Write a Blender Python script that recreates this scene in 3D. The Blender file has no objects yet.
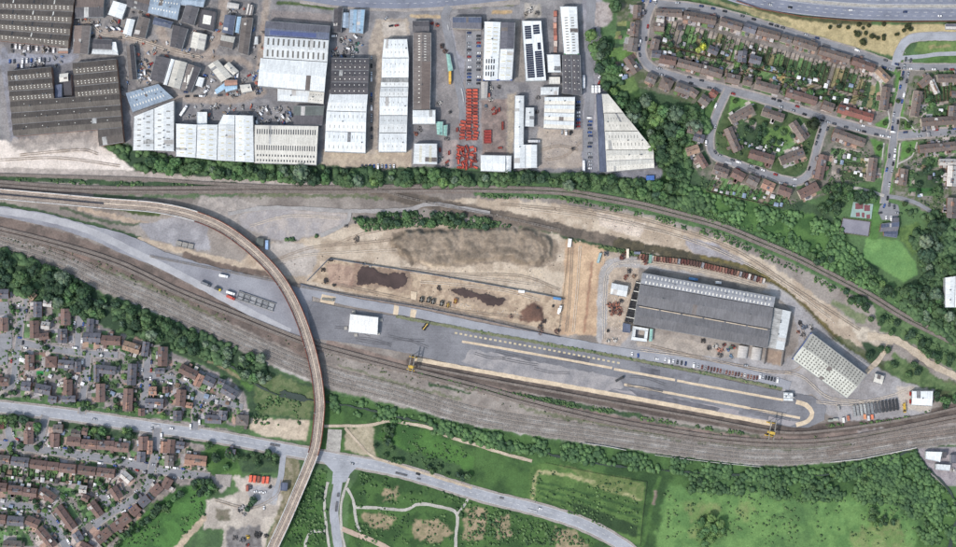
import bpy, math, random
import numpy as np
from mathutils import Vector, Matrix
random.seed(7); rng = np.random.default_rng(11)
C = bpy.context.scene.collection
HCAM = 1500.0
KAL = 0.98                      # lit-plane factor: photo colour = albedo * KAL
def P(x, y, h=0.0):             # map reading (1 px of the survey = 1 m) of something seen at height h -> world metres
    k = 1.0 - h / HCAM
    return ((x - 478.0) * k, (273.5 - y) * k)
def lin(c):
    c = c / 255.0
    return c / 12.92 if c <= 0.04045 else ((c + 0.055) / 1.055) ** 2.4
def dull(c):                     # aerial haze mixed into every colour: a little less colour, darks a little lifted
    g = 0.3 * c[0] + 0.59 * c[1] + 0.11 * c[2]
    f = 0.07 * max(0.0, 1 - g / 200.0) + 0.0
    return tuple((v + (g - v) * 0.12) * (1 - f) + t * f for v, t in zip(c, (120, 128, 138)))
def rgb(c, k=1.0): return tuple(min(0.85, lin(v) * k / KAL) for v in dull(c))
def rgba(c, k=1.0): return rgb(c, k) + (1.0,)

# ------------------------------------------------------------------ materials
MATS = {}
def newmat(name, rough=0.85):
    m = bpy.data.materials.new(name); m.use_nodes = True
    nt = m.node_tree; b = nt.nodes['Principled BSDF']
    b.inputs['Roughness'].default_value = rough
    b.inputs['Specular IOR Level'].default_value = 0.25
    return m, nt, b
def N(nt, t, **kw):
    n = nt.nodes.new(t)
    for k, v in kw.items(): setattr(n, k, v)
    return n
def noise(nt, vec, scale, detail=4, rough=0.55):
    n = N(nt, 'ShaderNodeTexNoise'); n.inputs['Scale'].default_value = scale
    n.inputs['Detail'].default_value = detail; n.inputs['Roughness'].default_value = rough
    nt.links.new(vec, n.inputs['Vector']); return n.outputs['Fac']
def maprange(nt, v, a, b, c, d):
    n = N(nt, 'ShaderNodeMapRange'); n.inputs[1].default_value = a; n.inputs[2].default_value = b
    n.inputs[3].default_value = c; n.inputs[4].default_value = d
    nt.links.new(v, n.inputs[0]); return n.outputs[0]
def mathn(nt, op, a, b=None):
    n = N(nt, 'ShaderNodeMath', operation=op)
    for i, v in enumerate((a, b)):
        if v is None: continue
        if isinstance(v, (int, float)): n.inputs[i].default_value = v
        else: nt.links.new(v, n.inputs[i])
    return n.outputs[0]
def vscale(nt, col, fac):
    n = N(nt, 'ShaderNodeVectorMath', operation='SCALE')
    nt.links.new(col, n.inputs[0]); nt.links.new(fac, n.inputs['Scale']); return n.outputs[0]
def mixc(nt, fac, a, b):
    n = N(nt, 'ShaderNodeMix', data_type='RGBA')
    if isinstance(fac, (int, float)): n.inputs[0].default_value = fac
    else: nt.links.new(fac, n.inputs[0])
    for i, v in ((6, a), (7, b)):
        if isinstance(v, tuple): n.inputs[i].default_value = v
        else: nt.links.new(v, n.inputs[i])
    return n.outputs[2]
def wpos(nt): return N(nt, 'ShaderNodeNewGeometry').outputs['Position']

def surf(name, c, c2=None, s=0.08, amt=0.25, rough=0.9, fine=0.9, objcol=False, metal=0.0, lane=0.0):
    """mottled surface: two colours in broad patches plus fine grain (world space)"""
    if name in MATS: return MATS[name]
    m, nt, b = newmat(name, rough); p = wpos(nt)
    if objcol:
        oi = N(nt, 'ShaderNodeObjectInfo'); base = oi.outputs['Color']
    else:
        c2 = c2 or tuple(v * 0.78 for v in c)
        f = maprange(nt, noise(nt, p, s, 5, 0.6), 0.36, 0.64, 0, 1)
        base = mixc(nt, f, rgba(c), rgba(c2))
    g = maprange(nt, noise(nt, p, fine, 3, 0.6), 0.3, 0.7, 1 - amt, 1 + amt)
    if lane:          # wheel tracks and wear along the road (UV runs along it)
        uv = N(nt, 'ShaderNodeUVMap').outputs['UV']; mp = N(nt, 'ShaderNodeVectorMath', operation='MULTIPLY'); nt.links.new(uv, mp.inputs[0]); mp.inputs[1].default_value = (0.02, 0.9, 1)
        g = mathn(nt, 'MULTIPLY', g, maprange(nt, noise(nt, mp.outputs[0], 1.0, 3, 0.6), 0.3, 0.7, 1 - lane, 1 + lane))
        g = mathn(nt, 'MULTIPLY', g, maprange(nt, noise(nt, p, 0.18, 2, 0.5), 0.60, 0.64, 1.0, 0.90))
    nt.links.new(vscale(nt, base, g), b.inputs['Base Color'])
    b.inputs['Metallic'].default_value = metal
    MATS[name] = m; return m

def roofmat(name, c, c2=None, seam=1.0, seamd=0.12, stain=0.35, rough=0.75, tile=False):
    """profiled sheet / tile roof: UV is metres (u along ridge, v up the slope)"""
    if name in MATS: return MATS[name]
    m, nt, b = newmat(name, rough)
    c2 = c2 or tuple(v * 0.72 for v in c)
    uv = N(nt, 'ShaderNodeUVMap').outputs['UV']; p = wpos(nt)
    sep = N(nt, 'ShaderNodeSeparateXYZ'); nt.links.new(uv, sep.inputs[0])
    # streaks that run down the slope
    cb = N(nt, 'ShaderNodeCombineXYZ')
    nt.links.new(mathn(nt, 'MULTIPLY', sep.outputs[0], 0.9), cb.inputs[0]); nt.links.new(mathn(nt, 'MULTIPLY', sep.outputs[1], 0.13), cb.inputs[1])
    oi = N(nt, 'ShaderNodeObjectInfo'); nt.links.new(mathn(nt, 'MULTIPLY', oi.outputs['Random'], 90.0), cb.inputs[2])
    st = maprange(nt, noise(nt, cb.outputs[0], 1.0, 4, 0.65), 0.38, 0.66, 0, 1)
    big = maprange(nt, noise(nt, p, 0.07, 5, 0.6), 0.35, 0.65, 0, 1)
    f = mathn(nt, 'MULTIPLY', mathn(nt, 'ADD', mathn(nt, 'MULTIPLY', st, 0.55), mathn(nt, 'MULTIPLY', big, 0.6)), stain * 2)
    f = mathn(nt, 'MINIMUM', f, 1.0)
    base = mixc(nt, f, rgba(c), rgba(c2))
    if not tile:      # odd replaced or rusty sheets
        sc_ = N(nt, 'ShaderNodeVectorMath', operation='MULTIPLY'); nt.links.new(uv, sc_.inputs[0]); sc_.inputs[1].default_value = (1 / 1.1, 1 / 6.0, 1)
        fl_ = N(nt, 'ShaderNodeVectorMath', operation='FLOOR'); nt.links.new(sc_.outputs[0], fl_.inputs[0])
        ad_ = N(nt, 'ShaderNodeVectorMath', operation='ADD'); nt.links.new(fl_.outputs[0], ad_.inputs[0]); cb2 = N(nt, 'ShaderNodeCombineXYZ'); nt.links.new(mathn(nt, 'MULTIPLY', oi.outputs['Random'], 53.0), cb2.inputs[2]); nt.links.new(cb2.outputs[0], ad_.inputs[1])
        wn = N(nt, 'ShaderNodeTexWhiteNoise'); nt.links.new(ad_.outputs[0], wn.inputs['Vector'])
        base = vscale(nt, base, maprange(nt, wn.outputs['Value'], 0, 1, 0.90, 1.08))
    # sheet laps / tile courses
    w = N(nt, 'ShaderNodeTexWave'); w.inputs['Scale'].default_value = 0.314 / seam; w.bands_direction = 'Y' if tile else 'X'
    w.inputs['Distortion'].default_value = 0.4; nt.links.new(uv, w.inputs['Vector'])
    sm = maprange(nt, w.outputs['Fac'], 0.0, 0.25, 1 - seamd, 1.0)
    g = maprange(nt, noise(nt, p, 0.8, 4, 0.7), 0.3, 0.7, 0.86, 1.14)
    rnd = maprange(nt, oi.outputs['Random'], 0, 1, 0.86, 1.14)
    k = mathn(nt, 'MULTIPLY', mathn(nt, 'MULTIPLY', sm, g), rnd)
    nt.links.new(vscale(nt, base, k), b.inputs['Base Color'])
    MATS[name] = m; return m

ROOFC = {  # photo colours of roofs, lit
 'redbrown': ((134, 105, 98), (108, 89, 86)), 'slate': ((118, 118, 130), (88, 88, 98)), 'brown': ((132, 117, 111), (104, 92, 89)),
 'orange': ((180, 138, 120), (150, 114, 100)), 'brightred': ((156, 92, 82), (122, 82, 76)), 'tan': ((182, 150, 126), (138, 114, 100)),
 'pale': ((204, 200, 198), (168, 164, 162)), 'greybrown': ((128, 120, 118), (98, 90, 88)),
 'white': ((220, 224, 227), (196, 200, 204)), 'brightwhite': ((250, 250, 252), (244, 245, 247)), 'cream': ((210, 207, 200), (184, 180, 172)), 'darkbrown': ((98, 91, 87), (78, 72, 70)),
 'lightbrown': ((110, 104, 99), (88, 82, 79)), 'darkgrey': ((102, 100, 106), (78, 76, 80)), 'charcoal': ((94, 91, 97), (74, 72, 77)),
 'bluegrey': ((160, 178, 198), (130, 146, 166)), 'slateblue': ((104, 113, 138), (80, 88, 110)), 'greygreen': ((108, 114, 112), (84, 90, 88)),
 'asbestos': ((118, 117, 122), (100, 99, 103)), 'bluegrey_roof': ((150, 153, 162), (130, 132, 140)), 'teal': ((150, 196, 186), (120, 166, 158)), 'blue': ((70, 110, 180), (60, 90, 150)),
 'greencream': ((198, 200, 192), (174, 175, 167)), 'greencream_dark': ((182, 180, 172), (156, 154, 147)), 'weathered': ((206, 206, 206), (130, 130, 130)),
 'lightblue': ((168, 200, 224), (140, 172, 200)), 'red': ((190, 80, 66), (150, 64, 54))}
def RM(k):
    c, c2 = ROOFC[k]
    dom = k in ('redbrown', 'slate', 'brown', 'orange', 'brightred', 'tan', 'pale', 'greybrown')
    return roofmat('roof_' + k, c, c2, 0.45 if dom else 1.1, 0.16 if dom else 0.10, 0.5 if dom else (0.5 if k not in ('white', 'cream', 'brightwhite') else (0.36 if k != 'brightwhite' else .1)), tile=dom)
M_brick = surf('brick_wall', (150, 112, 96), (120, 92, 82), 0.3, 0.25)
M_render = surf('rendered_wall', (196, 186, 174), (170, 160, 150), 0.3, 0.15)
M_clad = surf('wall_cladding', (170, 174, 178), (140, 144, 150), 0.2, 0.12, 0.6)
M_flat = surf('felt_roof', (140, 136, 138), (112, 108, 110), 0.5, 0.25)
M_palext = surf('pale_flat_roof', (200, 196, 194), (170, 166, 164), 0.5, 0.2)
M_dark = surf('dark_steel', (58, 58, 62), None, 0.5, 0.2, 0.6)
M_glass = surf('rooflight_sheet', (146, 144, 140), (120, 118, 114), 0.5, 0.15, 0.4)
M_gmid = surf('grey_rooflight_sheet', (116, 114, 110), (98, 96, 92), 0.5, 0.15, 0.4)
M_gpale = surf('pale_rooflight_sheet', (232, 230, 224), (206, 204, 196), 0.5, 0.12, 0.4)
M_gdark = surf('dark_rooflight_sheet', (74, 76, 82), (58, 60, 66), 0.5, 0.12, 0.35)
M_gyel = surf('yellowed_rooflight_sheet', (206, 196, 160), (186, 176, 140), 0.5, 0.1, 0.4)
M_blueedge = surf('blue_fascia', (60, 90, 190), None, 0.5, 0.1, 0.5)
M_green_edge = surf('green_fascia', (60, 150, 80), None, 0.5, 0.1, 0.5)
M_solar = surf('solar_glass', (48, 54, 74), (40, 46, 66), 0.4, 0.15, 0.25)
M_solarb = surf('solar_glass_blue', (74, 88, 140), (62, 76, 124), 0.4, 0.15, 0.3)
M_paint = surf('vehicle_paint', None, objcol=True, s=1, amt=0.08, rough=0.4)
M_rub = surf('rubber', (36, 36, 38), None, 1, 0.1)
M_wind = surf('vehicle_glass', (40, 46, 54), None, 1, 0.05, 0.2)
M_steelp = surf('painted_steel', None, objcol=True, s=1, amt=0.22, rough=0.65, fine=0.6)
M_shed = surf('shed_roof', None, objcol=True, s=1, amt=0.2, rough=0.9)
M_wood = surf('timber', (120, 100, 82), (96, 82, 70), 0.5, 0.25)
M_conc = surf('concrete', (178, 174, 168), (150, 146, 142), 0.25, 0.18)
M_white = surf('white_sheet', (246, 246, 248), (236, 236, 240), 0.15, 0.04, 0.6)
M_yel = surf('crane_yellow', (216, 178, 70), (180, 148, 62), 0.6, 0.15, 0.5)
M_para = surf('red_brown_parapet', (128, 70, 58), (100, 58, 50), 0.3, 0.2)
M_parag = surf('grey_parapet', (206, 204, 204), (176, 174, 176), 0.3, 0.15)
M_bal = surf('viaduct_ballast', (198, 180, 166), (168, 150, 138), 0.12, 0.3)
M_rail = surf('rail_steel', (122, 108, 100), (102, 90, 84), 0.3, 0.2, 0.5)
M_slp = surf('sleeper', (160, 152, 145), (134, 124, 117), 0.15, 0.25)
M_railp = surf('dusty_rail', (132, 122, 115), (108, 99, 93), 0.3, 0.2, 0.6); M_slpp = surf('dusty_sleeper', (160, 153, 148), (134, 126, 121), 0.15, 0.2)
M_blk = surf('track_bed', (134, 122, 116), (108, 99, 95), 0.09, 0.3)
M_asph = surf('asphalt', (142, 143, 150), (126, 126, 132), 0.06, 0.10, lane=.10)
M_asphl = surf('worn_asphalt', (166, 169, 179), (146, 149, 158), 0.05, 0.10, lane=.10)
M_asphb = surf('carriageway_asphalt', (132, 137, 155), (118, 123, 140), 0.05, 0.08, lane=.10)
M_asphd = surf('dark_asphalt', (132, 132, 139), (110, 110, 117), 0.03, 0.14, lane=.08)
M_pave = surf('pavement_slabs', (164, 156, 152), (142, 134, 130), 0.12, 0.2)
M_dirtp = surf('dirt_path', (196, 180, 160), (168, 152, 134), 0.1, 0.2)
M_grav = surf('gravel_path', (186, 182, 176), (162, 158, 152), 0.1, 0.2)
M_pink = surf('pink_path', (190, 166, 150), (170, 150, 136), 0.1, 0.15)
M_dtrk = surf('dirt_track', (164, 144, 126), (138, 122, 108), 0.1, 0.22)
M_line = surf('road_paint', (206, 206, 206), (180, 180, 182), 0.3, 0.1)
M_tanl = surf('tan_concrete', (214, 194, 168), (192, 172, 148), 0.15, 0.15)
M_tand = surf('tan_paint', (204, 190, 160), (186, 170, 140), 0.3, 0.1)

# ------------------------------------------------------------------ mesh helpers
def mesh(name, vs, fs, mats, fm=None, uvs=None, smooth=False):
    me = bpy.data.meshes.new(name); me.from_pydata(vs, [], fs)
    for m in (mats if isinstance(mats, (list, tuple)) else [mats]): me.materials.append(m)
    if fm is not None: me.polygons.foreach_set('material_index', np.array(fm, dtype=np.int32))
    if uvs is not None:
        u = me.uv_layers.new(name='UVMap'); u.data.foreach_set('uv', np.array(uvs, dtype=np.float32).ravel())
    if smooth: me.polygons.foreach_set('use_smooth', np.ones(len(me.polygons), dtype=bool))
    me.update(); return me
def link(name, me, parent=None, loc=(0, 0, 0), rot=0.0, scale=None):
    o = bpy.data.objects.new(name, me); C.objects.link(o)
    if parent: o.parent = parent
    o.location = loc; o.rotation_euler = (0, 0, rot)
    if scale: o.scale = scale
    return o
def tag(o, label=None, cat=None, group=None, kind=None):
    if label: o['label'] = label
    if cat: o['category'] = cat
    if group: o['group'] = group
    if kind: o['kind'] = kind
    return o
def empty(name, loc, label, cat, group=None, rot=0.0):
    o = bpy.data.objects.new(name, None); C.objects.link(o); o.empty_display_size = 0.5
    o.location = loc; o.rotation_euler = (0, 0, rot)
    return tag(o, label, cat, group)
class MB:
    def __init__(s): s.v = []; s.f = []; s.m = []; s.uv = []
    def quad(s, pts, mi=0, uv=None):
        i = len(s.v); s.v += [tuple(p) for p in pts]; s.f.append(tuple(range(i, i + len(pts)))); s.m.append(mi)
        s.uv += uv if uv else [(p[0], p[1]) for p in pts]
    def prism(s, poly, z0, z1, mi=0, mtop=None, bottom=False):       # poly is ccw list of xy
        n = len(poly)
        a = sum(poly[i][0] * poly[(i + 1) % n][1] - poly[(i + 1) % n][0] * poly[i][1] for i in range(n))
        if a < 0: poly = poly[::-1]
        for i in range(n):
            p, q = poly[i], poly[(i + 1) % n]
            s.quad([(p[0], p[1], z0), (q[0], q[1], z0), (q[0], q[1], z1), (p[0], p[1], z1)], mi)
        s.quad([(p[0], p[1], z1) for p in poly], mi if mtop is None else mtop)
        if bottom: s.quad([(p[0], p[1], z0) for p in poly[::-1]], mi)
    def box(s, cx, cy, cz, sx, sy, sz, mi=0, mtop=None, rot=0.0, bottom=True):
        c, n = math.cos(rot), math.sin(rot)
        poly = [(cx + a * sx / 2 * c - b * sy / 2 * n, cy + a * sx / 2 * n + b * sy / 2 * c) for a, b in ((-1, -1), (1, -1), (1, 1), (-1, 1))]
        s.prism(poly, cz - sz / 2, cz + sz / 2, mi, mtop, bottom)
    def bar(s, a, b, w, mi=0, h=None):
        a = Vector(a); b = Vector(b); d = (b - a); L = d.length
        if L < 1e-6: return
        d /= L; up = Vector((0, 0, 1)) if abs(d.z) < 0.95 else Vector((1, 0, 0))
        x = d.cross(up).normalized() * (w / 2); y = x.cross(d).normalized() * ((h or w) / 2)
        c = [a - x - y, a + x - y, a + x + y, a - x + y]; e = [p + d * L for p in c]
        for i in range(4): s.quad([c[i], e[i], e[(i + 1) % 4], c[(i + 1) % 4]], mi)
        s.quad(c, mi); s.quad(e[::-1], mi)
    def cyl(s, cx, cy, z0, z1, r, n=10, mi=0, axis='z', r2=None):
        r2 = r if r2 is None else r2
        pt = []
        for k in range(n):
            a = 2 * math.pi * k / n
            pt.append((math.cos(a), math.sin(a)))
        if axis == 'z': f = lambda q, z, rr: (cx + q[0] * rr, cy + q[1] * rr, z)
        elif axis == 'y': f = lambda q, z, rr: (cx + q[0] * rr, z, cy + q[1] * rr)     # cx=x, cy=z
        else: f = lambda q, z, rr: (z, cx + q[0] * rr, cy + q[1] * rr)                  # cx=y, cy=z
        for k in range(n):
            p, q = pt[k], pt[(k + 1) % n]
            s.quad([f(p, z0, r), f(q, z0, r), f(q, z1, r2), f(p, z1, r2)], mi)
        s.quad([f(p, z1, r2) for p in pt], mi); s.quad([f(p, z0, r) for p in pt[::-1]], mi)
    def mesh(s, name, mats, smooth=False): return mesh(name, s.v, s.f, mats, s.m, s.uv, smooth)
    def build(s, name, mats, parent=None, loc=(0, 0, 0), rot=0.0): return link(name, s.mesh(name, mats), parent, loc, rot)

def smooth_line(pts, step=4.0):
    """Catmull-Rom through px points -> list of world xy"""
    w = [P(*p) for p in pts]
    if len(w) == 2: w = [w[0], ((w[0][0] + w[1][0]) / 2, (w[0][1] + w[1][1]) / 2), w[1]]
    w = [(2 * w[0][0] - w[1][0], 2 * w[0][1] - w[1][1])] + w + [(2 * w[-1][0] - w[-2][0], 2 * w[-1][1] - w[-2][1])]
    out = []
    for i in range(1, len(w) - 2):
        p0, p1, p2, p3 = w[i - 1], w[i], w[i + 1], w[i + 2]
        n = max(2, int(math.dist(p1, p2) / step))
        for k in range(n):
            t = k / n
            out.append(tuple(0.5 * (2 * p1[j] + (p2[j] - p0[j]) * t + (2 * p0[j] - 5 * p1[j] + 4 * p2[j] - p3[j]) * t * t + (3 * p1[j] - p0[j] - 3 * p2[j] + p3[j]) * t ** 3) for j in (0, 1)))
    out.append(w[-2]); return out
def normals(l):
    r = []
    for i in range(len(l)):
        a = l[max(0, i - 1)]; b = l[min(len(l) - 1, i + 1)]
        dx, dy = b[0] - a[0], b[1] - a[1]; d = math.hypot(dx, dy) or 1
        r.append((-dy / d, dx / d))
    return r
def offset(l, d): return [(p[0] + n[0] * d, p[1] + n[1] * d) for p, n in zip(l, normals(l))]
def arclen(l):
    s = [0.0]
    for a, b in zip(l, l[1:]): s.append(s[-1] + math.dist(a, b))
    return s
def resample(l, step):
    s = arclen(l); out = []; i = 0; d = 0.0
    while d <= s[-1]:
        while i < len(s) - 2 and s[i + 1] < d: i += 1
        t = (d - s[i]) / max(1e-9, s[i + 1] - s[i]); a, b = l[i], l[i + 1]
        ang = math.atan2(b[1] - a[1], b[0] - a[0])
        out.append((a[0] + (b[0] - a[0]) * t, a[1] + (b[1] - a[1]) * t, ang)); d += step
    return out
ZL = [0.02]; RIB = []; KEEP = ('road', 'path', 'access_road', 'terminal_road', 'dirt_road', 'dual_carriageway')
def nextz(): ZL[0] += 0.004; return ZL[0]
def ribbon(name, pts, w, m, jit=0.0, z=None, kind='structure', label=None, wpts=None, step=4.0):
    l = wpts or smooth_line(pts, step); ns = normals(l); s = arclen(l); z = nextz() if z is None else z
    rr = random.Random(int(sum(p[0] for p in l)))
    vs = []; uv = []
    L = []; R = []
    for p, n in zip(l, ns):
        a = w / 2 + rr.uniform(-jit, jit); b = w / 2 + rr.uniform(-jit, jit)
        L.append((p[0] + n[0] * a, p[1] + n[1] * a, z)); R.append((p[0] - n[0] * b, p[1] - n[1] * b, z))
    if name in KEEP: RIB.append((l, w))
    b = MB()
    for i in range(len(l) - 1):
        b.quad([R[i], R[i + 1], L[i + 1], L[i]], 0, [(s[i], 0), (s[i + 1], 0), (s[i + 1], w), (s[i], w)])
    o = b.build(name, m)
    return tag(o, label, None, None, kind)
def sheet(name, poly, m, jit=0.0, z=None, sub=4.0, label=None, kind='structure'):
    w = [P(*p) for p in poly]; out = []
    rr = random.Random(int(abs(w[0][0] * 7)))
    for a, b in zip(w, w[1:] + w[:1]):
        n = max(1, int(math.dist(a, b) / sub)) if jit else 1
        for k in range(n):
            t = k / n; out.append((a[0] + (b[0] - a[0]) * t + rr.uniform(-jit, jit), a[1] + (b[1] - a[1]) * t + rr.uniform(-jit, jit)))
    ar = sum(out[i][0] * out[(i + 1) % len(out)][1] - out[(i + 1) % len(out)][0] * out[i][1] for i in range(len(out)))
    if ar < 0: out = out[::-1]
    z = nextz() if z is None else z
    b = MB(); b.quad([(p[0], p[1], z) for p in out])
    return tag(b.build(name, m), label, None, None, kind)
def ordn(i):
    names = ['first', 'second', 'third', 'fourth', 'fifth', 'sixth', 'seventh', 'eighth', 'ninth', 'tenth', 'eleventh', 'twelfth']
    if i < 12: return names[i]
    n = i + 1; suf = 'th' if 10 <= n % 100 <= 20 else {1: 'st', 2: 'nd', 3: 'rd'}.get(n % 10, 'th')
    return '%d%s' % (n, suf)
def pip(poly, X, Y):
    ins = np.zeros(X.shape, bool); n = len(poly)
    for i in range(n):
        x1, y1 = poly[i]; x2, y2 = poly[(i + 1) % n]
        if y1 == y2: continue
        c = ((y1 > Y) != (y2 > Y)) & (X < (x2 - x1) * (Y - y1) / (y2 - y1) + x1)
        ins ^= c
    return ins

HOUSES = []
HOUSES.append(('in the row along the curving top street', 'x', [(656, 12, 682, 13, 7, 'brown'), (684, 14.5, 716, 20.5, 8, 'brown'), (721, 21, 742, 27, 7.5, 'brown'), (744, 26, 756, 30, 8, 'slate'), (758, 30, 780, 36, 7.5, 'brown'), (782, 37, 792, 40, 7.5, 'greybrown'), (794, 40, 817, 47, 8, 'brown'), (820, 50, 850, 59, 7.5, 'brown'), (853, 60, 875, 68, 7.5, 'redbrown'), (878, 69, 889, 80, 7, 'tan')], 'terrace', 'houses along the curving top street', -1))
HOUSES.append(('on the upper side of the middle street', 'x', [(652, 53, 661, 54, 7, 'slate'), (660, 58, 676, 61, 8, 'redbrown'), (678, 62, 701, 68, 8, 'brown'), (702, 68, 722, 74, 8.5, 'brown'), (727, 77, 740, 80, 9, 'brown'), (744, 80, 752, 82, 8, 'brown'), (756, 84, 779, 90, 8.5, 'brown'), (787, 92, 817, 101, 8, 'redbrown'), (823, 104, 834, 108, 8.5, 'brown'), (839, 108, 873, 118, 8, 'brightred')], 'terrace', 'houses on the upper side of the middle street', 1))
HOUSES.append(('on the lower side of the middle street', 'x', [(647, 76, 656, 80, 9, 'greybrown'), (661, 81, 672, 86, 10, 'brown'), (676, 86, 690, 91, 9, 'greybrown'), (690, 90, 697, 95, 8, 'brown'), (701, 97, 709, 103, 9, 'greybrown'), (711, 91, 717, 95, 6, 'brightred'), (763, 111, 784, 118, 8, 'brown'), (834, 132, 865, 143, 8.5, 'brown')], 'house', 'houses on the lower side of the middle street', -1))
HOUSES.append(('left of the bend at the top', 'y', [(638, 5, 637, 18, 7.5, 'brown'), (635, 22, 634, 36, 8, 'brown'), (634, 38, 632, 51, 9, 'greybrown'), (627, 57, 637, 72, 8, 'brown')], 'house', 'houses left of the bend', 0))
HOUSES.append(('inside the bend of the top street', 'y', [(655, 26, 664, 27, 8, 'brown'), (656, 39, 654, 49, 8, 'brown'), (657, 18, 664, 19, 7, 'pale'), (709, 48, 718, 52, 7, 'slate'), (743, 51, 742, 62, 8.5, 'slate'), (750, 58, 761, 61, 8, 'slate')], 'house', None, 0))
HOUSES.append(('inside the looping street', 'x', [(731, 120, 753, 108, 8, 'brown'), (793, 122, 805, 140, 8, 'brown'), (728, 128, 738, 151, 8, 'brown'), (750, 153, 774, 160, 9, 'redbrown'), (781, 161, 804, 152, 8.5, 'brown')], 'terrace', 'terraces inside the looping side street', 0))
HOUSES.append(('outside the looping street', 'x', [(694, 136, 704, 139, 8, 'slate'), (687, 152, 699, 148, 8, 'tan'), (699, 155, 706, 167, 6.5, 'redbrown'), (688, 129, 702, 132, 6.5, 'brown'), (714, 169, 728, 174, 9, 'brown'), (733, 172, 744, 178, 9, 'redbrown'), (748, 178, 758, 183, 9, 'greybrown'), (763, 183, 774, 188, 9, 'orange'), (779, 189, 791, 193, 8.5, 'redbrown'), (800, 195, 818, 186, 9, 'redbrown')], 'house', 'houses outside the looping side street', -1))
HOUSES.append(('beside the tree lined avenue', 'y', [(887, 87, 884, 110, 8, 'brown'), (919, 91, 915, 116, 8, 'brown'), (874, 158, 871, 181, 8, 'brown'), (905, 169, 903, 185, 7.5, 'brown'), (824, 155, 819, 179, 8, 'redbrown'), (921, 85, 931, 77, 7, 'brown'), (932, 80, 938, 93, 5, 'pale')], 'terrace', 'terraces beside the avenue', 0))
HOUSES.append(('in the rows along the right edge', 'y', [(938, 78, 964, 78, 7.5, 'brown'), (922, 122, 964, 119.5, 8, 'brown'), (920, 149, 956, 145.5, 8, 'brown'), (954, 106, 953, 116, 8, 'greybrown'), (953, 166, 952, 186, 9, 'pale'), (953, 198, 952, 218, 9, 'greybrown'), (940, 162, 956, 162, 6, 'pale'), (952, 94, 966, 94, 7, 'brown')], 'house', None, 0))
HOUSES.append(('above the first estate street', 'x', [(-4, 294, 8, 294, 9, 'slate'), (37, 302, 37, 317, 8, 'slate'), (27, 292, 34, 298, 7, 'tan'), (43, 303, 51, 304, 6, 'pale'), (65, 309, 65, 325, 9, 'redbrown'), (62, 329, 62, 343, 9, 'slate'), (33.5, 321, 34, 338, 8.5, 'redbrown'), (39, 337, 48, 336, 6, 'redbrown'), (41, 325, 49, 326, 7, 'pale'), (90, 319, 89, 332, 6.5, 'slate'), (83, 337, 100, 338, 9, 'slate'), (101, 340, 120, 341, 9, 'redbrown'), (123, 345, 139, 350, 9, 'tan'), (3, 318, 3, 331, 8, 'redbrown'), (146, 342, 144, 356, 6.5, 'slate')], 'house', 'houses above the first estate street', 0))
HOUSES.append(('under the first estate street', 'x', [(29, 355, 29, 370, 8.5, 'redbrown'), (45, 362, 56, 362, 10.5, 'redbrown'), (58, 364, 73, 365, 8, 'slate'), (77, 362, 77, 372, 6, 'slate'), (96, 365, 96, 382, 5, 'slate'), (99, 369, 115, 371, 8, 'slate'), (132, 364, 131, 385, 8.5, 'slate'), (67.5, 380, 67, 395, 8.5, 'redbrown'), (62, 399, 75, 399, 6, 'slate'), (100, 384, 100, 402, 8.5, 'redbrown'), (128, 389, 127, 411, 9, 'redbrown'), (35, 388, 50, 391, 9, 'slate'), (21, 386, 30, 387, 8.5, 'slate'), (48, 399, 56, 400, 6, 'slate'), (-4, 382, 8, 382, 8, 'redbrown'), (141, 409, 141, 416, 6, 'redbrown')], 'house', 'houses below the first estate street', 0))
HOUSES.append(('beside the estate cross street', 'x', [(162.5, 347, 162, 366, 9, 'redbrown'), (155, 371, 164, 371, 5.5, 'slate'), (180, 368, 196, 376, 9, 'redbrown'), (201, 375, 196, 386, 7, 'orange'), (204, 379, 214, 384, 8.5, 'slate'), (222, 388, 236, 396, 9, 'slate'), (181, 390, 180, 406, 9, 'redbrown'), (145, 403, 163, 404, 9, 'slate'), (149, 391, 156, 391, 8, 'orange'), (165, 387, 165, 393, 5, 'redbrown'), (186, 405, 192, 406, 5, 'orange'), (205, 419, 221, 420, 8, 'slate'), (223, 411, 222, 420, 8, 'slate'), (236, 420, 248, 421, 10, 'greybrown'), (177, 411, 177, 421, 8, 'slate'), (218, 381, 224, 383, 5, 'slate')], 'house', 'houses right of the middle cross street', 0))
HOUSES.append(('just below the main road', 'x', [(26, 426, 34, 427, 8.5, 'redbrown'), (28, 431, 28, 444, 9, 'redbrown'), (0, 422, 0, 429, 6, 'brightred'), (53, 429, 62, 429, 8, 'greybrown'), (54.5, 434, 54, 447, 8.5, 'redbrown'), (71, 433, 80, 434, 7, 'greybrown'), (82, 431, 87, 432, 7, 'redbrown'), (67, 441, 80, 442, 9, 'redbrown'), (81, 444, 96, 445, 9, 'redbrown'), (97, 445, 113.5, 446, 9, 'redbrown'), (114, 447, 128, 448, 9, 'redbrown'), (143, 437, 143, 450, 9, 'redbrown'), (141, 452, 140.5, 462, 8, 'slate'), (149.5, 441, 149, 454, 5, 'orange'), (171, 440, 170, 453, 7, 'redbrown'), (164, 442, 163, 453, 6, 'orange'), (176, 445, 184, 446, 6.5, 'slate'), (169, 455.5, 168.5, 466, 8.5, 'greybrown'), (185, 459, 206, 461.5, 9.5, 'orange'), (226, 452, 235, 453, 6, 'slate')], 'house', 'houses under the main road', 0))
HOUSES.append(('in the row below the lower estate street', 'x', [(-6, 459, 9, 460.5, 8.5, 'greybrown'), (11, 461, 28, 463, 8.5, 'slate'), (30, 464, 46, 466, 8.5, 'redbrown'), (47, 466, 58, 467, 8, 'redbrown'), (59, 468, 75, 469.5, 8.5, 'redbrown'), (78, 470, 95, 472, 8.5, 'redbrown'), (97, 472, 114, 474, 8.5, 'redbrown')], 'house', 'straight row below the lower estate street', -1))
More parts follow.
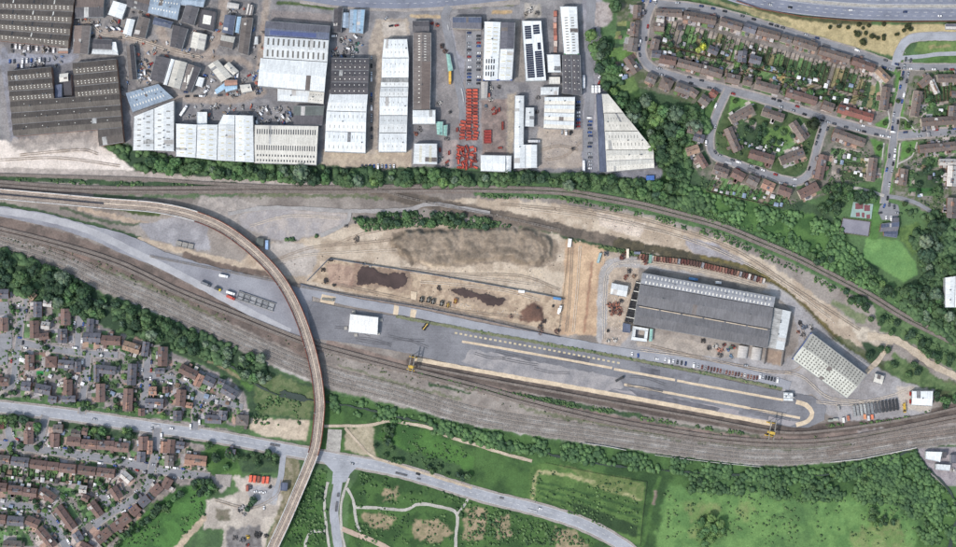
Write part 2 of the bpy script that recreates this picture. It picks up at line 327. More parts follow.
HOUSES.append(('along the lane in the bottom left corner', 'x', [(-6, 487, 6, 488, 8.5, 'redbrown'), (8, 490, 22, 491, 8.5, 'redbrown'), (23, 492, 36, 493.5, 8.5, 'redbrown'), (41, 491, 54, 500, 8.5, 'redbrown'), (57, 507, 73, 529, 8.5, 'redbrown'), (75, 533, 80, 541, 8, 'slate'), (80, 545, 90, 551, 8, 'redbrown'), (38, 529, 53, 547, 8.5, 'redbrown'), (26, 520, 38, 525, 8.5, 'redbrown'), (7, 521, 23, 522, 9, 'slate'), (-8, 519, 5, 520, 8.5, 'redbrown'), (3, 545, 20, 546, 8, 'greybrown')], 'house', 'houses along the corner lane', 0))
HOUSES.append(('round the diagonal close above the park', 'x', [(112, 488, 119, 499, 8.5, 'redbrown'), (90, 503, 100, 516, 8.5, 'redbrown'), (82, 497, 88, 500, 6, 'redbrown'), (169, 479, 164, 488, 8.5, 'redbrown'), (160, 486, 152, 494, 8.5, 'redbrown'), (148, 498, 140, 505, 8.5, 'slate'), (138, 507, 131, 514, 8.5, 'redbrown'), (129, 517, 112, 529, 9, 'redbrown'), (109, 531, 97, 541, 9, 'redbrown'), (122, 474, 130, 481, 8, 'pale'), (79, 489, 86, 490, 7, 'pale')], 'house', 'houses round the diagonal close', 0))
# ------------------------------------------------------------------ terrain: one sheet, land cover from region outlines
def fbm(X, Y, scale, seed, octv=4):
    r = np.random.default_rng(seed); out = np.zeros(X.shape); amp = 1.0; tot = 0
    for o in range(octv):
        tb = r.random((257, 257)); u = X / scale + 1000.37; v = Y / scale + 1000.71
        iu = np.floor(u).astype(int); iv = np.floor(v).astype(int); fu = u - iu; fv = v - iv
        fu = fu * fu * (3 - 2 * fu); fv = fv * fv * (3 - 2 * fv)
        a = tb[iu % 256, iv % 256]; b = tb[(iu + 1) % 256, iv % 256]; c = tb[iu % 256, (iv + 1) % 256]; d = tb[(iu + 1) % 256, (iv + 1) % 256]
        out += amp * ((a * (1 - fu) + b * fu) * (1 - fv) + (c * (1 - fu) + d * fu) * fv); tot += amp
        amp *= 0.55; scale /= 2.1
    return out / tot
GX = np.concatenate([[-9000, -4000, -1800, -900, -640, -560, -520], np.arange(-500, 501, 1.0), [520, 560, 640, 900, 1800, 4000, 9000]])
GY = np.concatenate([[-9000, -4000, -1800, -900, -500, -380, -330], np.arange(-300, 301, 1.0), [330, 380, 500, 900, 1800, 4000, 9000]])
XX, YY = np.meshgrid(GX, GY)
PX = XX + 478.0; PY = 273.5 - YY
w1 = (fbm(PX, PY, 9, 1) - 0.5); w2 = (fbm(PX, PY, 9, 2) - 0.5); w3 = fbm(PX, PY, 3.2, 3, 2) - 0.5; w4 = fbm(PX, PY, 3.2, 4, 2) - 0.5
F1 = fbm(PX, PY, 30, 5, 5); F2 = fbm(PX, PY, 11, 6, 4); F3 = fbm(PX, PY, 4.0, 7, 3)
def lv(c): return np.array([lin(v) / KAL for v in dull(c)])
def ss(x, a, b):
    t = np.clip((x - a) / (b - a), 0, 1); return t * t * (3 - 2 * t)
COL = np.zeros(XX.shape + (3,))
def paint(mask, c1, c2=None, scale=2, op=1.0, edge=None):
    """mask 0..1 (whole map, or a window of it) ; two tones mixed by patches"""
    s, mk = mask if isinstance(mask, tuple) else (np.s_[:, :], mask)
    c2 = c2 or tuple(v * 0.85 for v in c1)
    F = (F1, F2, F3)[scale - 1]
    t = ss(0.6 * F[s] + 0.25 * F2[s] + 0.15 * F3[s], 0.38, 0.62)[..., None]
    m = (mk * op)[..., None]
    COL[s] = COL[s] * (1 - m) + (lv(c1) * (1 - t) + lv(c2) * t) * m
def window(xs, ys, pad):
    i0 = np.searchsorted(GX, min(xs) - 478 - pad); i1 = np.searchsorted(GX, max(xs) - 478 + pad)
    j0 = np.searchsorted(GY, 273.5 - max(ys) - pad); j1 = np.searchsorted(GY, 273.5 - min(ys) + pad)
    return np.s_[j0:j1, i0:i1]
def pmask(poly, warp=3.0, soft=1):
    s = window([p[0] for p in poly], [p[1] for p in poly], 12)
    x = PX[s] + warp * (w1[s] * 1.6 + w3[s]); y = PY[s] + warp * (w2[s] * 1.6 + w4[s])
    q = pip(poly, x, y).astype(float)
    for _ in range(soft):
        r = np.pad(q, 1, mode='edge'); q = (r[1:-1, 1:-1] * 2 + r[:-2, 1:-1] + r[2:, 1:-1] + r[1:-1, :-2] + r[1:-1, 2:]) / 6
    return s, q
def fullmask(*a):
    m = np.zeros(XX.shape); s, q = pmask(*a); m[s] = q; return m
def bmask(pts, w, warp=1.5, soft=0.8):
    l = [(p[0] + 478.0, 273.5 - p[1]) for p in smooth_line(pts, 6)]
    pad = w + 8; S = window([p[0] for p in l], [p[1] for p in l], pad + 2)
    px, py = PX[S], PY[S]; wx = px + warp * (w1[S] + w3[S]); wy = py + warp * (w2[S] + w4[S])
    if not px.size: return S, px
    gx = px[0]; gy = py[:, 0]
    m = np.full(px.shape, 1e9)
    for a, b in zip(l, l[1:]):
        i0, i1 = np.searchsorted(gx, (min(a[0], b[0]) - pad, max(a[0], b[0]) + pad)); j0, j1 = np.searchsorted(gy[::-1], (min(a[1], b[1]) - pad, max(a[1], b[1]) + pad)); n = len(gy); j0, j1 = n - j1, n - j0
        s = np.s_[j0:j1, i0:i1]; x, y = wx[s], wy[s]
        dx, dy = b[0] - a[0], b[1] - a[1]; L = dx * dx + dy * dy or 1
        t = np.clip(((x - a[0]) * dx + (y - a[1]) * dy) / L, 0, 1)
        m[s] = np.minimum(m[s], np.hypot(x - a[0] - t * dx, y - a[1] - t * dy))
    return S, 1 - ss(m, w / 2 - soft, w / 2 + soft)
def poly(p, c1, c2=None, scale=2, warp=3.0, op=1.0, soft=1): paint(pmask(p, warp, soft), c1, c2, scale, op)
def band(p, w, c1, c2=None, scale=2, warp=1.5, soft=0.8, op=1.0): paint(bmask(p, w, warp, soft), c1, c2, scale, op)

G_dk = ((64, 88, 58), (52, 74, 52)); G_md = ((84, 116, 70), (66, 96, 60)); G_lt = ((106, 142, 86), (90, 126, 76))
SAND = ((192, 176, 158), (170, 152, 134)); BROWN = ((122, 106, 99), (98, 87, 82)); BALL = ((166, 161, 158), (140, 133, 129))
YARD = ((142, 139, 141), (118, 116, 120)); 
paint(np.ones(XX.shape), G_md[0], G_dk[0], 1)
# --- industrial estate
poly([(-40, -40), (604, -40), (600, 40), (602, 90), (660, 150), (668, 174), (640, 178), (545, 172), (480, 168), (320, 166), (255, 164), (176, 160), (130, 150), (-40, 146)], *YARD, scale=2, warp=2)
poly([(76, 0), (260, 0), (258, 90), (225, 98), (125, 98), (76, 60)], (144, 139, 138), (114, 111, 113), 3, 3)
for l, w in (([(86, 22), (100, 32), (130, 38), (150, 46), (170, 50), (200, 58), (214, 46), (220, 25), (224, 0)], 9), ([(148, 48), (146, 80)], 8), ([(200, 58), (238, 60), (250, 66)], 7), ([(268, -5), (264, 20), (258, 90)], 7), ([(160, 30), (166, 42)], 10), ([(176, 98), (230, 100), (262, 92)], 8)):
    band(l, w, (166, 152, 142), (144, 131, 123), 3, 3, 2)
band([(-5, 60), (20, 58), (60, 60), (74, 54)], 10, (150, 152, 164), (132, 132, 142), 3)
band([(4, 50), (8, 90), (14, 140)], 7, (140, 142, 154), (120, 120, 128), 3)
poly([(322, 150), (412, 150), (412, 170), (322, 168)], (186, 170, 150), (164, 148, 132), 3, 2)
poly([(376, 20), (408, 18), (410, 34), (384, 38), (376, 155), (367, 155), (369, 40)], (176, 162, 148), (150, 138, 128), 3, 2)
poly([(382, 22), (405, 22), (408, 36), (384, 38)], (192, 182, 172), (168, 158, 150), 3, 1)
poly([(370, 60), (378, 60), (376, 150), (367, 150)], (160, 148, 138), (136, 126, 120), 3, 1)
poly([(430, 20), (466, 20), (466, 140), (440, 168), (436, 40)], (142, 136, 136), (124, 119, 120), 2, 2)
poly([(440, 140), (458, 140), (452, 168), (440, 168)], (172, 156, 152), (146, 134, 132), 3, 2)
poly([(440, 18), (452, 18), (456, 50), (466, 60), (462, 90), (452, 60)], (148, 148, 158), (134, 133, 142), 2, 2)
poly([(481, 100), (508, 98), (506, 155), (482, 155)], (146, 128, 122), (122, 108, 104), 3, 1)
poly([(508, 95), (516, 92), (512, 155), (506, 155)], (172, 158, 142), (150, 138, 126), 3, 2)
poly([(515, 82), (525, 82), (521, 20), (515, 20)], (150, 142, 136), (132, 126, 122), 3, 1)
poly([(537, 128), (584, 128), (582, 168), (537, 168)], (178, 164, 152), (156, 144, 136), 2, 2)
poly([(582, -10), (600, -10), (596, 40), (604, 70), (608, 92), (596, 96), (596, 140), (584, 140)], (154, 152, 160), (136, 134, 142), 2, 2)
poly([(582, 130), (600, 130), (608, 172), (660, 170), (664, 178), (640, 180), (598, 174), (582, 170)], (136, 136, 146), (118, 118, 126), 2, 1)
poly([(588, 2), (612, 2), (612, 20), (606, 27), (590, 26)], (176, 166, 164), (146, 136, 134), 3, 2)
poly([(524, 4), (541, 4), (541, 18), (524, 18)], (178, 170, 162), (142, 136, 128), 3, 2)
poly([(271, 10), (331, 14), (331, 24), (270, 20)], (148, 138, 136), (130, 122, 122), 2, 1)
band([(278, 3), (300, 4), (335, 9)], 3.5, (88, 104, 66), (66, 84, 52), 3)
band([(450, 7), (466, 5), (480, 6)], 5, (126, 134, 98), (104, 110, 84), 3)
band([(491, 4), (502, 3), (512, 4)], 5, (130, 130, 96), (108, 110, 84), 3)
band([(494, 12), (510, 12)], 4, (192, 160, 118), (160, 136, 104), 3)
band([(412, 16), (440, 17)], 3.5, (192, 168, 134), (164, 142, 116), 3)
# --- pale concrete strip, lower left
poly([(-40, 138), (6, 141), (14, 147), (90, 141), (98, 130), (100, 146), (120, 148), (136, 165), (134, 172), (-40, 168)], (222, 210, 202), (206, 194, 186), 1, 1.5)
poly([(14, 138), (72, 130), (98, 130), (98, 150), (60, 152), (30, 152), (10, 148)], (172, 162, 156), (146, 138, 134), 3, 6, 0.85)
# --- belt under the industrial estate
poly([(98, 142), (122, 143), (134, 148), (176, 158), (255, 163), (320, 166), (480, 170), (545, 172), (600, 174), (665, 182), (700, 170), (760, 190), (830, 210), (850, 275), (800, 250), (720, 218), (660, 204), (600, 190), (540, 187), (480, 186), (380, 186), (300, 183), (220, 178), (140, 172)], *G_dk, scale=2, warp=4)
# --- railway land
poly([(-40, 168), (136, 171), (240, 178), (340, 184), (480, 186), (560, 188), (640, 203), (720, 223), (800, 256), (880, 300), (960, 345), (1010, 380), (1010, 432), (960, 436), (916, 448), (836, 462), (780, 466), (720, 462), (600, 445), (480, 427), (400, 406), (330, 390), (300, 376), (240, 348), (160, 314), (100, 292), (60, 272), (-40, 236)], (152, 143, 137), (124, 115, 110), 1, 3)
band([(-20, 170), (60, 172), (140, 175), (210, 180), (300, 184), (370, 186)], 6, (182, 170, 164), (160, 150, 144), 3)
band([(-20, 178), (60, 180), (130, 184), (200, 184), (236, 185)], 5, *G_dk, scale=3, warp=3)
band([(95, 196), (150, 197), (236, 195)], 4, *G_md, scale=3, warp=4, op=0.8)
band([(240, 195), (300, 195), (350, 196), (380, 198)], 4, (104, 112, 80), (78, 94, 60), 3, 5, op=0.8)
band([(-20, 186), (60, 189), (130, 190), (240, 189.5), (480, 189)], 7, (132, 114, 106), (110, 95, 90), 2)
NE = [(480, 189), (560, 191.5), (600, 197.5), (640, 205), (680, 215), (720, 226), (756, 240.5), (796, 257.5), (836, 278), (870, 296), (906, 318), (956, 343), (1000, 366)]
band(NE, 15, *G_md, scale=3, warp=3)
# --- sand strip and old trackbed
poly([(480, 199), (540, 201), (600, 210), (660, 220), (720, 240), (770, 264), (820, 298), (850, 322), (868, 336), (870, 348), (846, 344), (800, 314), (750, 278), (700, 262), (640, 246), (560, 228), (480, 214), (400, 203), (400, 198)], SAND[0], SAND[1], 2, 4)
poly([(596, 212), (645, 224), (640, 238), (600, 226)], (214, 198, 184), (192, 176, 164), 3, 2)
poly([(682, 236), (716, 244), (752, 266), (744, 272), (690, 250)], (160, 156, 162), (146, 140, 144), 2, 3)
OT = [(370, 187), (404, 197), (441, 205), (480, 213), (520, 221), (560, 230), (620, 244), (700, 261), (755, 276), (800, 309), (840, 347), (876, 368), (920, 381), (956, 392), (1000, 400)]
band(OT, 13, (120, 107, 96), (94, 85, 78), 2, 3)
band(OT[6:], 13, (92, 84, 66), (72, 68, 56), 3, 3)
band([(x + 2, y - 4) for x, y in OT[7:11]], 4, (124, 110, 64), (96, 90, 56), 3, 3, op=.8)
band([(x, y + 7) for x, y in OT[4:8]], 5, *G_dk, scale=3, warp=2)
band(OT[10:], 20, (84, 94, 60), (62, 78, 48), 3, 5, op=0.8)
# --- left: area under and around the viaduct
poly([(200, 196), (236, 198), (270, 208), (240, 232), (215, 222), (196, 210)], (172, 162, 156), (150, 142, 138), 3, 3)
band([(112, 208), (140, 212), (158, 214)], 5, (84, 100, 62), (64, 80, 50), 3, 3)
band([(80, 209), (110, 216), (140, 222), (170, 226)], 5, (180, 160, 142), (158, 140, 126), 3, 3)
band([(-10, 203), (40, 212), (90, 224), (120, 232), (140, 238)], 4, *G_dk, scale=3, warp=3)
band([(60, 207), (100, 220), (130, 224), (185, 225)], 3, *G_dk, scale=3, warp=3, op=0.8)
poly([(140, 224), (186, 214), (206, 222), (210, 252), (190, 248), (150, 240)], (160, 158, 164), (142, 140, 146), 2, 3)
band([(140, 240), (170, 248), (210, 258), (250, 266), (280, 270)], 6, (188, 170, 150), (168, 150, 134), 3, 2)
band([(185, 255), (230, 268), (290, 277), (330, 284)], 6, (116, 100, 92), (96, 84, 78), 3, 2)
# spare ground north of the sidings
band([(-20, 222), (40, 236), (90, 252), (140, 272), (200, 300), (260, 325), (310, 348)], 20, *BROWN, scale=2, warp=3)
band([(10, 236), (50, 246), (90, 256)], 6, (96, 100, 66), (80, 84, 58), 3, 5, op=0.7)
band([(70, 262), (120, 285), (180, 314), (240, 342), (300, 368), (340, 380), (400, 395), (480, 417), (600, 435), (720, 452), (780, 456), (836, 452), (900, 442), (960, 434)], 19, *BALL, scale=2, warp=2)
band([(70, 252), (130, 270), (180, 292), (240, 316), (300, 340)], 12, *BROWN, scale=2, warp=2)
band([(330, 346), (420, 371), (480, 386), (530, 400), (600, 418), (660, 429), (720, 437), (780, 441), (830, 439), (880, 431), (960, 416)], 11, (138, 120, 112), (112, 98, 92), 2, 2)
band([(412, 362), (480, 378), (600, 400), (700, 418), (780, 430), (830, 428), (900, 420), (960, 408)], 11, (104, 92, 86), (84, 74, 70), 2, 1.5)
band([(418, 373), (480, 389), (560, 402), (605, 411), (640, 416)], 4.5, *G_dk, scale=3, warp=3)
band([(640, 418), (700, 428), (760, 436)], 3, *G_dk, scale=3, warp=4, op=0.7)
band([(430, 384), (470, 393)], 3, *G_dk, scale=3, warp=3)
poly([(840, 452), (860, 430), (956, 424), (1000, 420), (1000, 432), (956, 436), (900, 440)], (166, 160, 160), (136, 128, 128), 3, 5, 0.8)
for k_, d_ in enumerate((-9, -5.7, -1.9, 1.9, 5.7, 9)):
    l_ = offset(smooth_line([(-25, 235), (0, 242), (60, 260), (110, 283), (160, 304), (240, 340), (300, 366), (340, 379), (400, 394), (480, 417), (600, 435), (720, 452), (780, 456), (836, 452), (900, 442), (975, 432)], 20), d_)
    band([(a[0] + 478, 273.5 - a[1]) for a in l_], 1.8 + .5 * (k_ % 3), *(((136, 120, 110), (150, 140, 132)) if k_ % 2 else ((182, 178, 174), (150, 143, 138))), scale=2, warp=3.5, op=.6)
band([(830, 452), (870, 444), (920, 436), (980, 428)], 8, (140, 122, 112), (120, 106, 98), 2, 4, op=.7); band([(-20, 226), (50, 246), (110, 272)], 9, (136, 114, 104), (114, 98, 90), 2, 4, op=.7)
band([(330, 352), (420, 377), (500, 398), (600, 421), (700, 440)], 4, (160, 152, 146), (134, 120, 112), 3, 4, op=.7)
for l_ in ([(100, 268), (160, 292), (220, 318)], [(340, 366), (400, 384), (460, 400)], [(520, 408), (600, 424), (680, 440)], [(700, 442), (780, 449), (850, 443)], [(820, 444), (860, 436), (900, 428)]): band(l_, 3, (104, 112, 78), (82, 94, 62), 3, 5, op=.65)
# --- centre dirt site
poly([(240, 214), (268, 208), (300, 210), (350, 214), (345, 224), (325, 233), (300, 239), (278, 241), (255, 232), (240, 226)], (172, 162, 158), (158, 152, 154), 2, 2)
poly([(240, 262), (262, 240), (280, 244), (310, 238), (350, 226), (365, 218), (380, 228), (440, 222), (560, 235), (568, 240), (562, 336), (480, 322), (400, 306), (310, 288), (280, 276)], SAND[0], SAND[1], 2, 3)
poly([(250, 250), (290, 240), (320, 250), (310, 276), (270, 276)], (178, 170, 166), (164, 156, 152), 2, 4, 0.8)
poly([(388, 243), (398, 231), (440, 229), (500, 226), (540, 229), (556, 240), (558, 260), (542, 267), (500, 262), (470, 266), (430, 269), (408, 263), (394, 252)], (150, 134, 118), (126, 112, 98), 2, 4)
for k in range(9):
    y_ = 233 + 3.9 * k; band([(396 + 2 * abs(k - 4), y_ + 3), (440, y_ - 1), (490, y_ - 3), (535 - 2 * abs(k - 4), y_ + 2)], 1.7, *(((128, 114, 102), (112, 99, 88)) if k % 2 else ((166, 150, 134), (150, 134, 118))), scale=3, warp=7, soft=.6, op=.45)
for pt_ in ([(390, 243), (400, 231), (440, 228.5), (500, 225.5), (540, 228.5)], [(556, 240), (558, 260), (542, 266.5), (500, 261.5), (470, 265.5), (430, 268.5), (408, 262)]): band(pt_, 1.8, (118, 105, 94), (140, 124, 110), 3, 6, soft=.6, op=.5)
band([(396, 246), (408, 254), (412, 266)], 4, (98, 86, 76), (84, 74, 66), 3, 4, op=0.8)
band([(524, 230), (540, 240), (546, 252), (538, 266)], 5, (110, 97, 86), (94, 84, 74), 3, 4, op=0.8)
band([(440, 258), (500, 250), (530, 256)], 4, (122, 108, 94), (106, 94, 82), 3, 5, op=0.6)
poly([(420, 262), (470, 270), (540, 270), (545, 280), (440, 274)], (204, 186, 164), (184, 166, 146), 3, 3, 0.8)
poly([(310, 281), (329, 259), (440, 276), (562, 299), (560, 332), (440, 308), (350, 292)], (190, 168, 144), (160, 138, 118), 3, 2)
poly([(326, 264), (352, 266), (356, 288), (330, 284)], (178, 150, 132), (152, 126, 112), 3, 3)
band([(352, 286), (358, 264)], 6, (150, 118, 104), (130, 104, 92), 3, 3, op=.7)
band([(300, 286), (345, 296), (420, 308), (480, 320), (550, 336)], 7, (152, 136, 126), (134, 120, 112), 3, 1.5)
poly([(352, 288), (354, 270), (362, 263), (376, 265), (394, 270), (408, 270), (413, 279), (409, 290), (396, 293), (380, 288), (366, 287)], (128, 106, 94), (150, 128, 112), 3, 5, .8)
poly([(447, 292), (462, 285), (490, 291), (510, 297), (508, 306), (488, 309), (464, 300)], (136, 116, 102), (158, 138, 122), 3, 5, .7)
poly([(520, 312), (534, 302), (542, 308), (545, 322), (520, 322)], (116, 86, 74), (100, 76, 67), 3, 3)
poly([(566, 238), (606, 248), (600, 335), (560, 335)], (198, 168, 138), (178, 148, 122), 2, 2)
band([(592, 262), (588, 300), (584, 332)], 2.5, (170, 130, 106), (150, 118, 98), 3, 2)
poly([(606, 250), (640, 262), (632, 330), (600, 335)], (186, 168, 150), (160, 144, 130), 3, 3)
band([(602, 338), (602, 300), (606, 270), (622, 262), (680, 268), (730, 276), (780, 294), (808, 322)], 10, (172, 168, 168), (158, 153, 152), 2, 2)
poly([(640, 252), (700, 264), (770, 284), (760, 292), (700, 274), (640, 264)], (184, 170, 154), (160, 146, 134), 3, 3)
poly([(600, 330), (640, 330), (720, 348), (780, 366), (800, 345), (792, 310), (776, 292), (800, 304), (834, 340), (872, 364), (910, 384), (935, 390), (930, 412), (900, 418), (840, 422), (812, 408), (780, 388), (700, 370), (604, 352)], (160, 157, 160), (144, 140, 142), 2, 2)
poly([(640, 330), (740, 350), (738, 358), (690, 356), (636, 345)], (172, 160, 150), (152, 142, 134), 3, 2)
poly([(606, 325), (630, 334), (620, 346), (602, 344)], (184, 168, 156), (158, 144, 134), 3, 2)
poly([(766, 349), (784, 352), (782, 366), (764, 362)], (166, 144, 126), (146, 126, 112), 3, 1)
poly([(896, 386), (934, 388), (930, 412), (902, 410)], (186, 176, 166), (164, 154, 146), 3, 2)
poly([(798, 398), (812, 394), (826, 408), (818, 424), (808, 426), (800, 410)], (150, 138, 130), (130, 120, 114), 3, 2)
# right hand sandy ground and scrub
poly([(846, 322), (892, 338), (886, 352), (868, 350)], (196, 184, 168), (172, 160, 146), 3, 3)
poly([(862, 340), (890, 350), (880, 362), (868, 360)], *G_dk, scale=3, warp=3)
poly([(872, 302), (960, 346), (1000, 366), (1000, 384), (956, 372), (920, 350), (896, 336), (880, 330)], (96, 124, 78), (74, 100, 62), 3, 4)
poly([(896, 352), (920, 366), (960, 388), (1000, 400), (1000, 408), (940, 392), (900, 380), (884, 366)], (98, 120, 76), (72, 96, 58), 3, 5)
poly([(834, 300), (868, 318), (862, 326), (830, 306)], (120, 132, 90), (90, 112, 66), 3, 6, .8)
# --- woods and park to the right
poly([(590, 40), (612, 40), (640, 92), (668, 110), (690, 104), (720, 130), (690, 150), (680, 190), (720, 205), (800, 222), (850, 222), (850, 280), (800, 250), (720, 215), (660, 190), (660, 160), (606, 92)], (62, 92, 48), (44, 70, 38), 2, 5)
poly([(672, 180), (700, 186), (740, 200), (810, 214), (840, 240), (860, 262), (840, 270), (800, 250), (760, 232), (700, 212)], (80, 116, 58), (56, 90, 46), 2, 5)
poly([(866, 238), (898, 240), (916, 262), (918, 274), (904, 282), (880, 268), (862, 258)], (108, 150, 84), (96, 138, 78), 2, 1)
poly([(900, 228), (918, 222), (924, 240), (914, 256), (900, 240)], (96, 124, 66), (74, 102, 54), 3, 3)
poly([(872, 200), (880, 200), (878, 240), (868, 240)], (84, 126, 64), (70, 108, 56), 2, 1)
poly([(914, 198), (932, 196), (934, 210), (922, 212)], (92, 134, 66), (82, 120, 60), 2, 1)
poly([(942, 236), (960, 234), (960, 262), (944, 254)], (88, 122, 62), (74, 106, 54), 3, 2)
# --- dry grass and dual carriageway verges
poly([(738, 4), (770, 14), (820, 22), (860, 25), (1000, 24), (1000, 33), (930, 33), (908, 40), (900, 58), (880, 53), (850, 46), (810, 34), (780, 24), (750, 14)], (186, 169, 126), (164, 149, 110), 3, 1.5)
band([(745, 3), (780, 14), (820, 20), (870, 23)], 4, (96, 88, 62), (74, 72, 50), 3, 3, op=0.8)
band([(700, -4), (730, 6), (760, 14), (790, 24)], 4, (150, 142, 104), (124, 120, 88), 3, 2, op=0.9)
band([(668, -3), (700, 4), (722, 8)], 5, (62, 84, 48), (50, 68, 40), 3, 3)
# --- right housing: base of paved fronts and gardens
def gardens(A, B, Cc, D, n, seed, pal=None, w=0.0):
    """strip plots: A->B along the backs of the houses, D->C the far ends"""
    r = random.Random(seed)
    pal = pal or [G_lt, G_md, G_md, G_dk, G_dk, ((96, 128, 76), (70, 100, 56)), ((144, 134, 122), (118, 112, 104)), ((168, 160, 154), (130, 124, 120)), ((150, 138, 100), (120, 116, 82)), ((70, 84, 56), (50, 62, 44))]
    for i in range(n):
        t0, t1 = i / n, (i + 1) / n
        f = lambda U, V, t: (U[0] + (V[0] - U[0]) * t, U[1] + (V[1] - U[1]) * t)
        a, b, c, d = f(A, B, t0), f(A, B, t1), f(D, Cc, t1), f(D, Cc, t0)
        k = r.uniform(0.08, 0.3)
        m1 = lambda u, v: (u[0] + (v[0] - u[0]) * k, u[1] + (v[1] - u[1]) * k)
        poly([a, b, c, d], *r.choice(pal), scale=3, warp=0.6, soft=0)
        if r.random() < 0.8: poly([a, b, m1(b, c), m1(a, d)], (172, 160, 150), (130, 122, 116), 3, 0.6, 1, 0)
        if r.random() < 0.45: poly([m1(d, a), m1(c, b), c, d], *r.choice(pal), scale=3, warp=0.8, soft=0)
poly([(640, 0), (660, 2), (720, 12), (770, 26), (820, 42), (862, 56), (896, 66), (892, 100), (890, 136), (840, 122), (780, 104), (720, 86), (660, 70), (640, 56)], (134, 126, 122), (110, 104, 100), 3, 2)
poly([(618, 0), (642, 0), (640, 60), (654, 70), (720, 90), (730, 98), (716, 130), (690, 126), (700, 108), (660, 92), (640, 88), (616, 62)], (112, 112, 96), (78, 92, 62), 3, 3)
poly([(700, 96), (728, 92), (712, 130), (700, 142), (684, 128)], (76, 108, 58), (56, 86, 46), 3, 3)
poly([(688, 130), (716, 128), (716, 152), (736, 164), (790, 178), (816, 170), (824, 122), (890, 136), (886, 180), (846, 184), (824, 196), (790, 204), (740, 190), (700, 176), (684, 156)], (124, 118, 110), (92, 98, 82), 3, 2)
poly([(732, 92), (780, 104), (824, 120), (814, 164), (790, 178), (740, 164), (718, 150), (716, 134)], (78, 96, 60), (60, 80, 48), 3, 2)
poly([(897, 66), (960, 62), (1000, 60), (1000, 230), (946, 232), (930, 212), (890, 196), (893, 130)], (128, 122, 116), (84, 98, 66), 3, 3)
gardens((668, 20), (868, 73), (861, 96), (661, 44), 44, 1)
gardens((660, 42), (866, 97), (838, 106), (660, 56), 40, 2)
gardens((862, 74), (884, 84), (882, 112), (850, 104), 6, 3)
gardens((738, 116), (800, 140), (776, 158), (738, 148), 10, 4, [G_dk, G_dk, G_md, ((60, 72, 46), (44, 54, 36)), G_lt])
gardens((714, 176), (790, 196), (782, 208), (706, 190), 15, 5, [G_lt, G_lt, G_md, ((60, 110, 60), (50, 96, 52)), ((140, 124, 110), (110, 104, 96))])
gardens((834, 146), (864, 152), (858, 160), (830, 154), 7, 6); gardens((832, 156), (832, 178), (866, 182), (866, 158), 5, 7)
gardens((924, 82), (958, 82), (958, 100), (926, 104), 9, 8, [G_dk, G_md, G_md, ((70, 90, 56), (54, 70, 44))]); gardens((924, 104), (948, 100), (948, 118), (924, 118), 5, 9, [G_dk, G_md])
gardens((918, 154), (956, 150), (948, 166), (916, 170), 7, 10); gardens((908, 172), (908, 196), (944, 196), (940, 170), 6, 11, [G_lt, G_md, G_md, ((60, 104, 56), (50, 92, 48)), G_dk])
gardens((640, 20), (636, 54), (612, 52), (618, 22), 7, 12, [G_lt, G_md, ((136, 140, 90), (110, 120, 72)), G_dk]); poly([(600, 52), (632, 46), (634, 56), (606, 66)], (100, 136, 70), (86, 116, 60), 3, 3)
poly([(614, 82), (634, 76), (638, 88), (626, 96)], (108, 136, 76), (90, 116, 64), 3, 2)
poly([(732, 90), (756, 100), (752, 108), (728, 118)], (98, 138, 70), (84, 120, 60), 3, 1)
poly([(766, 130), (790, 124), (796, 140), (782, 146), (762, 148)], (100, 134, 70), (78, 110, 58), 3, 3)
poly([(777, 75), (786, 74), (782, 86), (775, 84)], (190, 166, 110), (166, 146, 98), 3, 0.5)
for p in ([(885, 62), (898, 66), (896, 76), (890, 72)], [(897, 72), (903, 72), (896, 118), (892, 118)], [(874, 124), (889, 116), (889, 131), (878, 130)], [(891, 116), (895, 116), (894, 130), (890, 130)], [(905, 118), (912, 124), (916, 131), (904, 132)], [(899, 96), (905, 96), (903, 118), (900, 118)], [(870, 138), (884, 142), (883, 158), (876, 156)], [(886, 144), (889, 144), (887, 168), (884, 168)], [(902, 142), (917, 141), (914, 154), (900, 162)], [(896, 145), (899, 145), (896, 170), (893, 168)], [(882, 168), (885, 168), (884, 182), (881, 181)], [(888, 178), (893, 177), (892, 194), (888, 192)]):
    poly(p, (96, 140, 70), (82, 122, 60), 3, 0.8)
poly([(914, 52), (918, 42), (956, 41), (1000, 42), (1000, 53), (930, 55)], (112, 136, 76), (92, 116, 64), 3, 1)
poly([(924, 62), (930, 57), (960, 55), (1000, 55), (1000, 64), (930, 64)], (84, 118, 60), (64, 96, 50), 3, 1)
band([(930, 47), (950, 46)], 3, (160, 140, 104), (128, 122, 84), 3, 3, op=.7)
# --- left housing
poly([(-40, 286), (10, 288), (40, 298), (70, 312), (110, 330), (150, 342), (172, 352), (215, 372), (245, 392), (250, 424), (236, 432), (160, 424), (80, 412), (-40, 396)], (158, 148, 147), (126, 119, 118), 3, 2)
poly([(-40, 414), (60, 422), (140, 434), (200, 444), (232, 452), (226, 480), (178, 486), (150, 506), (128, 530), (112, 560), (-40, 560)], (154, 143, 140), (122, 115, 112), 3, 2)
r_ = random.Random(5)
for i in range(150):     # garden plots scattered between the houses
    if i < 90: x = r_.uniform(-5, 240); y = r_.uniform(300 + x * 0.33, 400 + x * 0.1)
    else: x = r_.uniform(-5, 220); y = r_.uniform(424 + x * .08, 456 + x * 0.1)
    w = r_.uniform(4, 9); h = r_.uniform(4, 9)
    poly([(x, y), (x + w, y + 1), (x + w, y + h), (x, y + h)], *r_.choice([G_lt, G_md, G_md, G_dk, G_dk, ((150, 112, 96), (128, 98, 86)), ((178, 168, 164), (150, 142, 140))]), scale=3, warp=2, soft=1, op=0.85)
